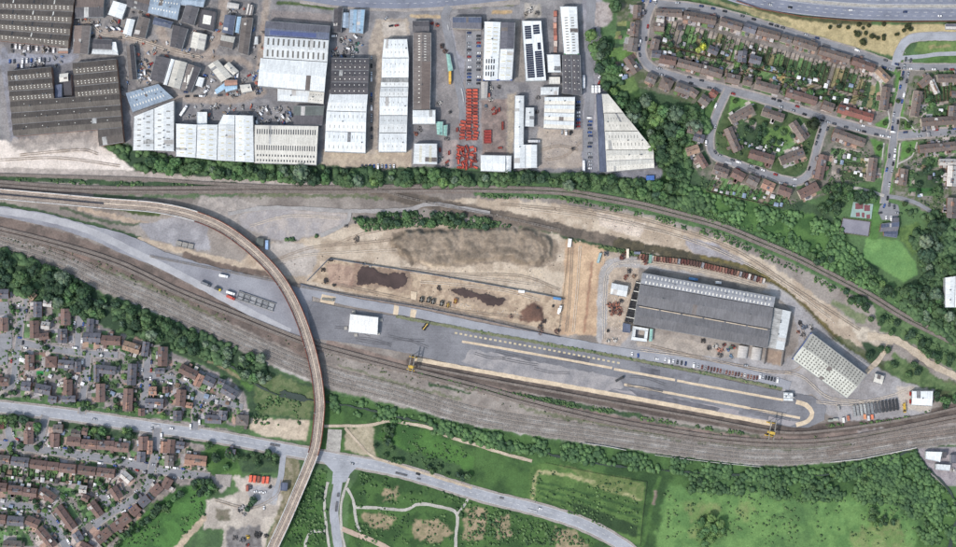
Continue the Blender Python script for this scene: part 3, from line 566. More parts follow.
gardens((-4, 466), (116, 480), (114, 488), (-4, 474), 22, 21, [G_lt, G_md, G_md, ((70, 120, 60), (58, 100, 52)), ((156, 146, 138), (120, 112, 108))])
gardens((-4, 474), (40, 482), (40, 488), (-4, 482), 8, 22, [G_lt, G_md, ((66, 116, 60), (54, 98, 50))]); gardens((40, 482), (84, 490), (78, 498), (44, 492), 7, 23, [G_md, G_dk, G_lt])
gardens((-4, 526), (26, 528), (34, 546), (-4, 545), 8, 24, [G_md, G_dk, G_lt]); gardens((60, 492), (70, 500), (86, 525), (80, 530), 8, 25, [G_md, G_dk, ((150, 146, 146), (120, 116, 114))])
gardens((74, 488), (84, 488), (92, 520), (84, 525), 6, 26, [G_lt, G_md, G_dk]); gardens((96, 541), (128, 517), (134, 522), (104, 548), 9, 27, [G_md, G_dk, G_lt])
poly([(12, 428), (26, 430), (26, 446), (14, 444)], *G_lt, scale=3, warp=1); poly([(36, 371), (43, 371), (43, 375), (37, 375)], (40, 150, 70), (36, 134, 62), 3, 0.4, 1, 0)
for hi_, H_ in enumerate(HOUSES):
    est = hi_ >= 9
    for x1, y1, x2, y2, d_ in [t[:5] for t in H_[2]]:
        L_ = math.hypot(x2 - x1, y2 - y1); ux, uy = (x2 - x1) / L_, (y2 - y1) / L_; vx, vy = -uy, ux
        for sd in (-1, 1):
            nn = max(1, int(L_ / r_.uniform(4, 6)))
            for k in range(nn):
                a, c = -L_ / 2 + L_ * k / nn, -L_ / 2 + L_ * (k + 1) / nn; dep = r_.uniform(4, 9) if est else r_.uniform(3, 6); mx, my = (x1 + x2) / 2, (y1 + y2) / 2; e0 = d_ / 2 - .5
                pt_ = lambda u, v: (mx + ux * u + vx * v * sd, my + uy * u + vy * v * sd)
                pc = r_.choice([((196, 182, 176), (168, 158, 156)), ((184, 150, 132), (160, 130, 118)), ((178, 174, 178), (152, 150, 156)), G_lt, G_md, G_md, G_dk, ((150, 140, 132), (120, 114, 110))])
                poly([pt_(a, e0), pt_(c, e0), pt_(c, e0 + dep), pt_(a, e0 + dep)], *pc, scale=3, warp=.8, soft=0, op=.9)
        if est:
            for sg in (-1, 1):
                w_ = r_.uniform(3, 5); pc = r_.choice([((190, 160, 146), (164, 138, 128)), ((186, 184, 190), (160, 158, 164)), G_md, ((170, 164, 164), (140, 134, 136))]); mx, my = (x1 + x2) / 2, (y1 + y2) / 2; u0 = sg * L_ / 2
                pt_ = lambda u, v: (mx + ux * (u0 + sg * u) + vx * v, my + uy * (u0 + sg * u) + vy * v)
                poly([pt_(0, -d_ / 2), pt_(w_, -d_ / 2), pt_(w_, d_ / 2), pt_(0, d_ / 2)], *pc, scale=3, warp=.8, soft=0, op=.9)
# verges of the main road
band([(-10, 397), (60, 405), (130, 414), (190, 420), (240, 430)], 5, *G_md, scale=3, warp=2)
band([(50, 424), (80, 428), (135, 437)], 7, *G_dk, scale=3, warp=3); band([(165, 436), (200, 442), (235, 448)], 5, *G_dk, scale=3, warp=2)
# --- wood above the left housing and the stream corridor
poly([(-40, 236), (10, 252), (60, 272), (100, 294), (160, 318), (240, 352), (300, 380), (330, 392), (330, 420), (250, 416), (246, 394), (220, 372), (170, 350), (140, 338), (100, 326), (60, 310), (30, 294), (-40, 286)], *G_dk, scale=2, warp=4)
poly([(262, 372), (290, 378), (316, 390), (312, 418), (258, 414), (254, 392)], (104, 116, 78), (78, 100, 60), 3, 5)
band([(195, 350), (215, 358), (236, 372), (250, 388)], 8, (84, 122, 60), (66, 100, 50), 3, 3)
band([(190, 350), (222, 368), (240, 378)], 3, (160, 140, 118), (130, 122, 92), 3, 3, op=0.8)
# --- south: scrub, meadow
poly([(320, 392), (400, 408), (480, 429), (600, 447), (720, 464), (780, 468), (836, 464), (916, 450), (930, 470), (960, 500), (1000, 520), (1000, 600), (640, 600), (590, 530), (480, 490), (320, 452)], (72, 106, 54), (48, 76, 42), 1, 4)
poly([(345, 430), (372, 424), (376, 458), (345, 450)], (180, 166, 144), (160, 148, 126), 3, 3, 0.9)
poly([(385, 420), (450, 440), (474, 458), (470, 484), (380, 462), (376, 440)], (76, 118, 54), (54, 90, 44), 1, 4)
poly([(374, 440), (400, 448), (470, 470), (470, 484), (380, 462)], *G_dk, scale=2, warp=5, op=0.8)
poly([(664, 486), (688, 488), (724, 490), (760, 488), (800, 500), (850, 492), (890, 502), (922, 528), (912, 560), (654, 560)], (102, 140, 76), (84, 122, 66), 2, 10, 1, 3)
for p in ([(684, 500), (720, 504), (716, 520), (690, 524)], [(740, 500), (756, 506), (748, 520), (736, 514)], [(856, 530), (900, 518), (912, 548), (850, 560)], [(690, 530), (700, 530), (700, 540), (690, 540)]):
    poly(p, (150, 142, 98), (120, 136, 78), 3, 9, 0.4, 3)
for p in ([(784, 500), (812, 496), (818, 512), (800, 526), (776, 520)], [(776, 534), (806, 530), (816, 560), (770, 560)], [(700, 516), (712, 514), (724, 526), (724, 538), (708, 545), (700, 534)], [(728, 526), (742, 528), (738, 540), (726, 536)], [(690, 470), (780, 480), (770, 496), (696, 486)], [(866, 470), (900, 472), (926, 500), (930, 540), (910, 520), (870, 490)]):
    poly(p, (82, 118, 66), (66, 98, 58), 3, 9, 0.6, 4)
# striped allotment field
poly([(530, 468), (548, 462), (646, 482), (640, 546), (600, 530), (540, 502), (528, 498)], (86, 118, 60), (68, 98, 50), 2, 2)
band([(532, 498), (535, 476), (545, 472), (580, 478), (600, 486), (640, 500)], 3.5, (176, 166, 126), (140, 142, 96), 3, 3, op=.8)
poly([(560, 466), (644, 482), (642, 500), (610, 492), (580, 476)], (122, 130, 82), (96, 114, 64), 3, 5, .8)
for k in range(4): band([(536 + 2 * k, 482 + 6 * k), (580, 492 + 8 * k), (640, 510 + 8.5 * k)], 2.6, (50, 84, 44), (44, 72, 40), 3, 2.5, op=.8)
poly([(576, 502), (638, 526), (636, 538), (600, 526), (570, 508)], (50, 74, 44), (44, 66, 40), 3, 2)
band([(610, 550), (640, 548), (655, 490), (660, 478)], 4, (74, 108, 54), (60, 92, 46), 3, 2)
band([(656, 492), (654, 504)], 3, (140, 124, 112), None, 3, 2)
# south of the main road
poly([(360, 470), (420, 482), (480, 500), (540, 516), (600, 540), (610, 600), (345, 600), (350, 490)], (70, 104, 52), (50, 80, 42), 2, 4)
for p in ([(366, 514), (396, 514), (390, 528), (372, 530), (362, 522)], [(412, 522), (440, 518), (452, 534), (430, 545), (410, 536)], [(384, 488), (398, 488), (396, 500), (384, 498)], [(466, 508), (482, 508), (484, 540), (464, 540)], [(494, 518), (510, 518), (512, 536), (498, 540)], [(554, 530), (574, 532), (590, 546), (552, 552)], [(474, 510), (486, 510), (486, 524), (476, 528)]):
    poly(p, (170, 148, 122), (140, 128, 100), 3, 6, 0.85)
# bottom left park and yard
poly([(110, 560), (128, 532), (150, 508), (180, 488), (220, 482), (206, 500), (206, 520), (170, 560)], (74, 118, 56), (58, 96, 48), 2, 3)
poly([(203, 440), (240, 446), (240, 480), (222, 482), (206, 470)], (82, 118, 58), (62, 96, 48), 2, 3)
poly([(244, 452), (278, 450), (278, 474), (242, 473)], *G_dk, scale=3, warp=3)
poly([(210, 476), (232, 474), (230, 484), (222, 494), (214, 484)], (180, 172, 166), (158, 150, 146), 3, 2)
poly([(232, 476), (280, 478), (290, 466), (286, 500), (270, 530), (262, 560), (225, 560), (228, 530), (204, 528), (206, 500), (224, 498), (240, 492)], (188, 178, 168), (164, 154, 146), 2, 3)
poly([(246, 486), (276, 486), (276, 504), (252, 506)], (164, 164, 168), (150, 148, 152), 3, 2)
band([(165, 560), (190, 534), (205, 518)], 6, (190, 170, 148), (164, 146, 128), 3, 3); band([(206, 526), (226, 526), (222, 560)], 5, (186, 176, 166), None, 3, 2)
poly([(216, 508), (230, 508), (228, 522), (216, 520)], (120, 112, 98), (96, 96, 78), 3, 3)
poly([(228, 528), (260, 526), (262, 560), (226, 560)], (134, 130, 130), (108, 104, 104), 3, 3)
poly([(280, 460), (296, 452), (300, 470), (284, 520), (276, 560), (262, 560), (282, 500)], (146, 136, 116), (110, 108, 82), 3, 3)
poly([(252, 418), (310, 420), (306, 441), (262, 436), (250, 428)], (196, 180, 160), (176, 160, 142), 3, 2)
poly([(300, 490), (326, 470), (328, 560), (280, 560)], (68, 104, 50), (50, 82, 42), 2, 3)
# small yard in the corner
poly([(916, 449), (924, 448), (1000, 446), (1000, 486), (944, 486), (930, 474)], (160, 152, 156), (140, 132, 138), 3, 1)
# heights: spoil heap, soil banks, slight unevenness below the paved sheets
ZZ = -0.06 - 0.05 * F2
inner = (np.abs(XX) < 500) & (np.abs(YY) < 300)
hm = fullmask([(392, 244), (402, 233), (500, 229), (536, 231), (552, 242), (553, 257), (540, 263), (500, 258), (430, 265), (410, 260)], 5, 4)
ZZ += hm * (4.2 + 5.0 * (F2 - 0.4) + 0.9 * (F3 - 0.5))
ZZ += fullmask([(522, 312), (534, 304), (541, 310), (543, 320), (524, 320)], 3, 4) * 1.6
for p in ([(395, 268), (404, 268), (410, 278), (404, 288), (398, 288)],): ZZ += fullmask(p, 2, 3) * 0.9
COL *= (0.93 + 0.14 * F3)[..., None]
# fade to generic countryside outside the frame
me = bpy.data.meshes.new('ground')
ny, nx = XX.shape
me.vertices.add(nx * ny); me.vertices.foreach_set('co', np.stack([XX, YY, ZZ], -1).astype(np.float32).ravel())
ii = np.arange(nx * ny).reshape(ny, nx)
q = np.stack([ii[:-1, :-1], ii[:-1, 1:], ii[1:, 1:], ii[1:, :-1]], -1).reshape(-1, 4)
me.loops.add(q.size); me.loops.foreach_set('vertex_index', q.astype(np.int32).ravel())
me.polygons.add(len(q)); me.polygons.foreach_set('loop_start', np.arange(0, q.size, 4, dtype=np.int32))
me.update(calc_edges=True)
at = me.color_attributes.new('cover', 'FLOAT_COLOR', 'POINT')
at.data.foreach_set('color', np.concatenate([COL, np.ones(XX.shape + (1,))], -1).astype(np.float32).ravel())
m, nt, b = newmat('ground_cover', 0.95); p = wpos(nt)
a = N(nt, 'ShaderNodeAttribute', attribute_name='cover')
k = mathn(nt, 'MULTIPLY', maprange(nt, noise(nt, p, 0.55, 4, 0.7), 0.3, 0.7, 0.80, 1.20), maprange(nt, noise(nt, p, 0.12, 4, 0.6), 0.3, 0.7, 0.88, 1.12))
nt.links.new(vscale(nt, a.outputs['Color'], k), b.inputs['Base Color'])
bp = N(nt, 'ShaderNodeBump'); bp.inputs['Strength'].default_value = 0.5; bp.inputs['Distance'].default_value = 0.6
nt.links.new(noise(nt, p, 0.5, 5, 0.7), bp.inputs['Height']); nt.links.new(bp.outputs[0], b.inputs['Normal'])
me.materials.append(m); me.polygons.foreach_set('use_smooth', np.ones(len(me.polygons), dtype=bool))
tag(link('ground', me), 'ground of grass, dirt, sand and paved yards', None, None, 'structure')

# ------------------------------------------------------------------ roads, paths, lots, ponds (sheets just above the ground)
ROADS = {}
def road(key, pts, w, m=M_asph, pave=0.0, jit=0.15, name='road', label=None):
    if pave: ribbon('pavement', pts, w + 2 * pave, M_pave, 0.35)
    ROADS[key] = (pts, w)
    return ribbon(name, pts, w, m, jit, label=label)
S1 = [(640, -12), (652, 2), (690, 7), (720, 13), (760, 24), (800, 36), (850, 51), (896, 67)]
road('top', S1, 7, M_asph, 1.8)
road('west', [(653, 2), (647, 16), (643, 40), (642, 54), (648, 65), (664, 73), (700, 83), (725, 89), (760, 98), (790, 107), (830, 120), (860, 128), (895, 135), (930, 133), (975, 130)], 7, M_asph, 1.8)
road('spur', [(728, 90), (720, 106), (712, 128), (710, 144), (714, 155), (730, 162), (755, 170), (785, 180), (800, 181), (811, 170), (817, 148), (826, 119)], 6, M_asph, 1.6)
road('avenue', [(908, 60), (902, 90), (896, 115), (894, 134), (891, 160), (887, 180), (884, 204)], 6.5, M_asph, 1.2)
road('loop', [(895, 66), (900, 50), (908, 40), (925, 36.5), (975, 36)], 8, M_asphl, 0.6)
road('loop2', [(900, 58), (925, 56), (940, 54), (975, 53)], 4, M_asphl)
road('far', [(898, 66), (930, 67), (975, 67)], 6, M_asph, 1.0)
sheet('car_park', [(880, 206), (886, 202), (898, 205), (900, 214), (896, 220), (882, 220), (878, 212)], M_asph, 0.3)
ribbon('path', [(884, 196), (866, 190), (846, 187)], 3, M_grav, 0.3); ribbon('path', [(886, 196), (905, 199), (922, 206), (936, 215), (944, 224)], 4, M_asph, 0.3)
for l in ([(874, 64), (889, 116), (886, 132)], [(896, 118), (905, 118), (915, 131)], [(884, 143), (882, 160)], [(900, 143), (897, 168)], [(917, 142), (912, 156), (898, 164)], [(728, 118), (744, 107), (754, 104)]):
    ribbon('path', l, 1.4, M_grav, 0.15)
# dual carriageway
DC = [(690, -30), (725, -8), (760, 2), (800, 8), (850, 12.5), (900, 14), (1000, 14)]
DCw = smooth_line(DC)
ribbon('dual_carriageway', DC, 13, M_asphb, 0, label='southern carriageway of the dual carriageway at the top right'); 
ribbon('dual_carriageway', None, 12, M_asphb, 0, wpts=offset(DCw, 15), label='northern carriageway of the dual carriageway at the top right')
ribbon('verge', None, 2.8, M_conc, 0.3, wpts=offset(DCw, 7.8))
for off in (-5.6, 5.6, 9.6): ribbon('road_marking', None, 0.35, M_line, 0, wpts=offset(DCw, off))
def dashes(name, l, gap, ln, w, m, z=None):
    z = nextz() if z is None else z; b = MB()
    for x, y, a in resample(l, gap):
        c, s = math.cos(a) * ln / 2, math.sin(a) * ln / 2; n = (-math.sin(a) * w / 2, math.cos(a) * w / 2)
        b.quad([(x - c - n[0], y - s - n[1], z), (x + c - n[0], y + s - n[1], z), (x + c + n[0], y + s + n[1], z), (x - c + n[0], y - s + n[1], z)])
    return tag(b.build(name, m), None, None, None, 'structure')
for off in (-1.8, 1.8, 13.2, 16.8): dashes('road_marking', offset(DCw, off), 9, 3.5, 0.35, M_line)
# top road past the industrial estate
TR = [(240, -12), (300, -5), (345, 1.5), (400, 3.5), (450, 1), (520, -6), (600, -14)]
ribbon('pavement', [(300, 1), (345, 6.5), (400, 9), (450, 7), (490, 4), (520, 2)], 5, M_pave, 0.5)
road('top_road', TR, 10, M_asphb, 0)
dashes('road_marking', smooth_line(TR), 8, 3, 0.3, M_line)
# industrial lanes
road('lane', [(592, -8), (590, 30), (589, 70), (590, 96), (588, 130), (589, 165)], 9, M_asph, 0, 0.6)
road('lane', [(449, 6), (445, 16), (449, 40), (455, 70), (462, 100), (464, 140)], 8, M_asph, 0, 0.6)
sheet('car_park', [(466, 31), (481, 31), (480, 88), (466, 88)], M_asph, 0.2)
sheet('car_park', [(572, 100), (582, 100), (582, 128), (574, 128)], M_asphd, 0.3)
# main road in the south
MR = [(-25, 404.5), (0, 407), (70, 415), (140, 425.5), (200, 434), (240, 441), (320, 456), (400, 471), (480, 495), (540, 510), (585, 525), (622, 545), (660, 575)]
ribbon('pavement', MR, 15, M_pave, 0.4)
road('main', MR, 10.5, M_asphl, 0)
dashes('road_marking', smooth_line(MR), 7, 2.8, 0.4, M_line)
for o_ in (-4.9, 4.9): ribbon('road_marking', None, 0.32, M_line, 0, wpts=offset(smooth_line(MR), o_))
road('south', [(344, 462), (340, 472), (337, 490), (334, 512), (336, 530), (340, 560)], 8.5, M_asphl, 0.3)
sheet('road', [(318, 456), (360, 464), (350, 474), (346, 482), (332, 484), (333, 472)], M_asphl, 0.2)
road('yard road', [(284, 448), (282, 466), (280, 480), (274, 500)], 6, M_asphl, 0)
for l, w, m_ in (([(328, 482), (325, 498), (325, 515), (331, 560)], 2.6, M_grav), ([(349, 478), (342, 500), (341, 525), (347, 560)], 2.4, M_grav), ([(347, 488), (353, 500), (356, 520), (360, 532)], 2.8, M_grav), ([(354, 507), (380, 508), (405, 510), (420, 504), (445, 508), (457, 514), (456, 535), (455, 560)], 3, M_grav), ([(457, 514), (463, 507), (468, 499)], 2.6, M_grav), ([(342, 529), (360, 536), (380, 544), (400, 555)], 5, M_pink), ([(305, 560), (306, 540), (312, 532), (325, 531)], 2.6, M_grav),
                 ([(324, 426), (345, 426), (370, 425), (388, 421), (405, 423), (430, 428), (450, 437), (480, 446), (505, 454), (532, 461)], 3, M_dirtp), ([(345, 428), (356, 440), (372, 456), (400, 466), (440, 478), (472, 488)], 2.6, M_dirtp)):
    ribbon('path', l, w, m_, 0.35)
sheet('concrete_pad', [(328, 429), (342, 430), (340, 452), (326, 450)], M_conc, 0.2)
# left estate roads
for k, l, w in (('estate', [(15, 291), (25, 296), (22, 312), (20, 330), (18, 348), (15, 368), (13, 384), (4, 392)], 6), ('estate', [(19, 342), (44, 347), (82, 353), (118, 355)], 6), ('estate', [(80, 316), (78, 335), (78, 352)], 5.5), ('estate', [(88, 354), (86, 375), (83, 395), (82, 414)], 6), ('estate', [(147, 346), (147, 366), (145, 390), (142, 412)], 6), ('estate', [(147, 375), (168, 378), (186, 384), (200, 396), (222, 402), (243, 407)], 6), ('estate', [(200, 397), (196, 408), (195, 430)], 6),
                ('lower estate', [(-10, 443), (0, 444.5), (22, 447), (44, 450), (88, 456), (132, 464), (152, 469), (178, 473), (210, 477)], 7), ('lower estate', [(46, 416), (43, 426), (39, 448)], 7), ('lower estate', [(157, 428), (156, 450), (152, 468), (148, 484), (139, 495), (122, 507), (112, 512), (94, 526)], 6.5), ('lower estate', [(112, 512), (105, 500), (101, 490)], 6), ('lower estate', [(-10, 502), (0, 503), (28, 507), (46, 514), (58, 531), (66, 547), (72, 562)], 7), ('lower estate', [(22, 447), (11, 440), (8, 428), (10, 418)], 6)):
    road(k + str(len(ROADS)), l, w, M_asph, 1.3)
for s in ([(-8, 301), (8, 302), (10, 314), (-8, 316)], [(0, 334), (12, 330), (12, 348), (0, 352)], [(-6, 344), (8, 346), (8, 364), (-6, 366)], [(215, 474), (232, 475), (230, 487), (220, 484)], [(180, 372), (190, 376), (184, 382), (176, 378)], [(2, 390), (12, 390), (10, 398), (-4, 396)], [(16, 294), (24, 294), (24, 306), (12, 304)]):
    sheet('parking_area', s, M_pave if s[0][0] > 0 else M_asph, 0.3)
# centre: access road, terminal, container yard
sheet('access_road', [(-25, 203), (0, 206), (50, 214), (85, 224), (120, 232), (140, 240), (165, 252), (200, 263), (250, 275), (290, 284), (312, 294), (312, 345), (300, 338), (262, 322), (230, 304), (200, 288), (160, 268), (130, 257), (95, 241), (60, 229), (0, 216), (-25, 212)], surf('service_asphalt', (150, 151, 160), (128, 128, 138), 0.035, 0.12), 0.5)
ribbon('access_road', [(-25, 207), (40, 217), (90, 231), (140, 255), (190, 280), (240, 307), (290, 332)], 7, surf('pale_service_road', (176, 176, 182), (156, 156, 163), 0.06, 0.1), 0.3)
sheet('container_yard', [(306, 300), (350, 309), (400, 317), (480, 332), (600, 355), (700, 374), (780, 391), (812, 396), (826, 407), (824, 420), (808, 428), (790, 427), (700, 409), (600, 391), (500, 373), (440, 361), (412, 354), (380, 348), (340, 342), (312, 338)], M_asphd, 0.3)
ribbon('terminal_road', [(300, 288), (345, 300.5), (420, 314), (480, 327), (560, 341), (620, 352), (680, 361), (740, 372), (790, 386)], 9, surf('terminal_road_asphalt', (156, 158, 167), (140, 141, 150), 0.05, 0.1), 0.2)
sheet('concrete_apron', [(470, 349), (520, 358), (620, 378), (624, 388), (600, 391), (500, 373), (462, 362)], surf('stained_apron', (160, 155, 157), (134, 132, 137), 0.09, 0.16), 1.2)
sheet('concrete_apron', [(600, 388), (640, 392), (800, 422), (790, 426), (700, 408)], surf('pale_apron', (160, 154, 158), (146, 140, 146), 0.06, 0.1), 0.6)
for s in ([(670, 371), (700, 377), (698, 384), (668, 378)], [(640, 366), (660, 370), (660, 376), (640, 372)], [(740, 406), (770, 412), (768, 420), (738, 414)], [(628, 389), (720, 408), (716, 413), (640, 398)], [(560, 352), (590, 358), (588, 366), (558, 360)]):
    sheet('asphalt_patch', s, surf('patch%d' % s[0][0], random.choice([(108, 108, 118), (134, 134, 143), (118, 117, 126)]), None, 0.1, 0.1), 0.3)
ribbon('tan_strip', [(462, 341.5), (480, 344.5), (540, 355), (612, 368)], 2.4, M_tanl, 0.12); ribbon('tan_strip', [(614, 369), (675, 380)], 2.4, M_tanl, 0.12); ribbon('tan_strip', [(677, 380.5), (700, 385), (783, 400)], 2.4, M_tanl, 0.12)
ribbon('tan_strip', [(624, 384.5), (720, 402.5), (800, 418)], 2.4, M_tanl, 0.12)
ribbon('tan_strip', [(415, 359), (480, 371), (600, 392), (700, 410.5), (772, 424)], 4.2, M_tanl, 0.25)
ribbon('tan_strip', [(796, 402), (806, 405), (812, 413), (808, 421), (796, 425)], 4.5, M_tanl, 0.25)
dashes('painted_bay_marks', smooth_line([(456, 333), (483, 338), (550, 350), (619, 363)]), 5, 2.6, 1.8, M_tand)
for s in ([(394, 305), (399, 306), (398, 315), (393, 314)], [(411, 309), (417, 310), (415, 318), (410, 317)], [(322, 294), (336, 297), (334, 305), (320, 302)], [(411, 291), (417, 292), (416, 300), (411, 299)]): sheet('concrete_apron', s, M_tanl, 0.2)
band_dirt = ribbon('dirt_road', [(868, 336), (893, 339), (912, 350), (934, 366), (975, 384)], 7, M_dirtp, 0.8)
ribbon('dirt_road', [(892, 340), (884, 352), (875, 364), (866, 372)], 5, M_dirtp, 0.6)
road('mid', [(228, 214), (262, 208), (303, 208.5), (348, 211), (403, 210), (431, 204), (460, 208), (490, 213)], 4, surf('gravel_road', (164, 160, 160), (146, 142, 142), 0.1, 0.15), 0, 0.5)
ribbon('road', [(350, 210), (348, 220), (338, 228), (320, 236)], 4, MATS['gravel_road'], 0.5)
M_rut = surf('wheel_rut', (162, 144, 128), (144, 128, 115), .3, .2); M_rutl = surf('pale_wheel_rut', (206, 192, 176), (186, 172, 158), .3, .2); M_rutd = surf('tyre_mark', (104, 103, 108), (92, 91, 97), .2, .12)
rt_ = random.Random(12)
for pts, m_ in ([([(270, 262), (310, 248), (350, 244), (390, 240)], M_rut), ([(262, 268), (300, 256), (360, 252), (398, 250)], M_rutl), ([(330, 246), (370, 232), (420, 226)], M_rut), ([(400, 268), (450, 274), (520, 276), (560, 290)], M_rut), ([(410, 272), (470, 277), (545, 286)], M_rutl), ([(572, 245), (570, 290), (566, 332)], M_rut), ([(580, 246), (577, 290), (573, 332)], M_rutl), ([(340, 285), (400, 298), (470, 312), (540, 318)], M_rut), ([(420, 282), (450, 284), (500, 290), (540, 300)], M_rutl), ([(500, 204), (580, 212), (650, 228), (720, 250)], M_rut), ([(520, 208), (600, 219), (690, 240), (770, 276), (830, 318)], M_rutl), ([(560, 205), (640, 219), (730, 248), (800, 292), (860, 330)], M_rut), ([(250, 226), (290, 216), (340, 218)], M_rutl), ([(604, 340), (604, 300), (610, 268), (640, 262), (700, 270), (770, 290)], M_rutl), ([(640, 350), (700, 358), (760, 370), (800, 376), (830, 398), (880, 402)], M_rutl), ([(650, 346), (720, 362), (790, 372), (806, 350), (800, 322)], M_rut), ([(816, 402), (850, 404), (890, 396), (905, 390)], M_rutl), ([(540, 150), (560, 146), (578, 150)], M_rut), ([(545, 160), (565, 156), (580, 142)], M_rut), ([(92, 24), (104, 34), (135, 39), (170, 50), (200, 57)], M_rutl), ([(215, 500), (250, 508), (276, 496), (282, 480)], M_rut), ([(0, 160), (60, 158), (120, 166)], M_rut), ([(20, 155), (80, 150), (98, 154)], M_rut)]):
    l_ = smooth_line(pts, 3)
    for o_ in (-.95, .95): ribbon('tyre_track', None, .55, m_, .18, wpts=offset(l_, o_))
for k in range(14):
    x_ = rt_.uniform(330, 760); y_ = 318 + (x_ - 330) * .185 + rt_.uniform(2, 18); l_ = smooth_line([(x_, y_), (x_ + 18, y_ + 3.4 + rt_.uniform(-2, 2)), (x_ + 36, y_ + 6.6 + rt_.uniform(-3, 3))], 3)
    for o_ in (-.95, .95): ribbon('tyre_track', None, .45, M_rutd, .1, wpts=offset(l_, o_))
def rubble(label, polys, n, smax, m_, seed):
    r = np.random.default_rng(seed); vs = []; fs = []
    for pl in polys:
        a = np.array(pl); lo, hi = a.min(0), a.max(0); x = r.uniform(lo[0], hi[0], n); y = r.uniform(lo[1], hi[1], n); k = pip(pl, x, y) & (fbm(x, y, 12, seed) > .42)
        for px_, py_ in zip(x[k], y[k]):
            s = smax * r.random() ** 2 + .12; a0 = r.uniform(0, 6.28); i = len(vs); c = P(px_, py_)
            vs += [(c[0] + math.cos(a0 + q) * s * u, c[1] + math.sin(a0 + q) * s * u, z) for q, u, z in ((0, 1, 0), (1.6, .8, 0), (3.1, 1.1, 0), (4.6, .7, 0), (2, .25, s * .8))]
            fs += [(i, i + 1, i + 4), (i + 1, i + 2, i + 4), (i + 2, i + 3, i + 4), (i + 3, i, i + 4)]
    return tag(link('rubble', mesh('rubble', vs, fs, m_)), label, None, None, 'stuff')
rubble('dark stones and lumps of earth over the dirt site', [[(280, 262), (350, 236), (388, 230), (560, 240), (566, 334), (440, 308), (310, 286)], [(480, 200), (640, 214), (720, 240), (820, 300), (866, 336), (846, 344), (750, 278), (640, 246), (480, 214)]], 900, .8, surf('dark_stone', (128, 114, 104), (104, 92, 86), .5, .2), 3)
rubble('pale rubble over the dirt site and old concrete', [[(408, 262), (470, 270), (542, 268), (545, 284), (440, 274)], [(596, 212), (645, 224), (640, 238), (600, 226)], [(480, 200), (720, 240), (866, 336), (480, 214)], [(600, 252), (640, 262), (632, 330), (600, 335)], [(440, 300), (520, 312), (516, 318), (440, 306)]], 420, .8, surf('pale_stone', (214, 204, 194), (196, 186, 176), .5, .15), 4)
rubble('scattered debris over the industrial yards', [[(76, 0), (330, 0), (326, 124), (180, 122), (126, 98), (90, 56)], [(376, 10), (480, 20), (480, 170), (410, 170), (410, 40)], [(484, 85), (590, 90), (590, 170), (484, 156)], [(604, 258), (780, 292), (640, 350), (604, 346)]], 700, .7, surf('yard_debris', (96, 92, 94), (180, 178, 178), .6, .3), 5)
ribbon('grass_verge', [(396, 316.5), (440, 324.5), (480, 332), (525, 340), (575, 349), (616, 356), (656, 364), (720, 376), (782, 389)], 2.8, surf('verge_grass', (124, 126, 98), (100, 106, 78), .2, .25), .6, step=2)
pr_ = random.Random(21); M_p1 = surf('fresh_asphalt_patch', (108, 108, 114), None, .2, .1); M_p2 = surf('pale_asphalt_patch', (182, 183, 188), None, .2, .1)
for key_, off_ in (('main', 2.6), ('main', -2.6), ('west', 1.6), ('top', -1.6), ('lane', 1.5), ('south', 2), ('spur', -1.4)):
    l_ = resample(offset(smooth_line(ROADS[key_][0]), off_), 1.0)
    for k in range(4 if key_ == 'main' else 2):
        i_ = pr_.randrange(10, len(l_) - 30); n_ = pr_.randrange(4, 16); ribbon('asphalt_patch', None, pr_.uniform(1.2, 2.4), pr_.choice((M_p1, M_p1, M_p2)), .05, wpts=[(a[0], a[1]) for a in l_[i_:i_ + n_:2]])
# ponds and stream
M_pond = surf('peaty_water', (82, 66, 64), (66, 53, 52), 0.1, 0.10, 0.8); M_stream = surf('stream_water', (56, 70, 66), (46, 60, 52), 0.1, 0.1, 0.6)
sheet('pond', [(357, 285), (357, 274), (361, 267), (372, 267), (379, 273), (388, 275), (395, 273), (404, 273), (408, 278), (406, 285), (397, 289), (388, 287), (375, 283), (368, 284)], M_pond, 0.9, sub=1.3, label='larger dark brown pond of standing water in the fenced dirt yard')
sheet('pond', [(451, 290), (462, 288), (472, 291), (477, 294), (487, 295), (498, 299), (504, 298), (505, 301), (499, 305), (490, 306), (483, 302), (477, 298), (465, 297), (455, 294)], M_pond, 1.2, sub=1.3, label='smaller ragged dark pond in the middle of the dirt yard')
ribbon('stream', [(70, 288), (100, 302), (140, 318), (180, 338), (215, 356), (240, 372), (262, 388), (290, 398), (318, 401), (360, 408), (420, 422), (480, 436), (540, 452), (600, 464), (660, 470), (720, 474), (780, 476), (830, 474), (880, 464), (910, 452), (930, 470), (950, 492), (960, 520)], 1.7, M_stream, 0.8)
ribbon('stream', [(960, 515), (952, 535), (948, 560)], 4, M_stream, 0.5)
sheet('pond', [(279, 392), (284, 390), (292, 393), (303, 395), (308, 399), (304, 402), (294, 400), (284, 397)], M_stream, .6, sub=1.5, label='small dark pond in the grass just left of the viaduct')
# sports court and play area
sheet('sports_court', [(843, 218.5), (870, 222), (868, 236), (840, 232)], surf('court_asphalt', (142, 140, 152), (129, 127, 140), 0.08, 0.08))
sheet('play_surface', [(853, 202), (873, 204), (871, 219), (850, 217)], surf('mint_surface', (150, 176, 170), (136, 160, 156), 0.1, 0.08))
M_redp = surf('red_play_surface', (134, 84, 90), (120, 74, 80), 0.3, 0.1)
for x, y, w, h in ((859, 206, 8, 6), (867, 208, 6, 6), (857.5, 214.5, 4, 4), (863, 215, 2.5, 5), (868, 216.5, 3.5, 4)): sheet('play_patch', [(x - w / 2, y - h / 2), (x + w / 2, y - h / 2), (x + w / 2, y + h / 2), (x - w / 2, y + h / 2)], M_redp, 0.3, sub=2)

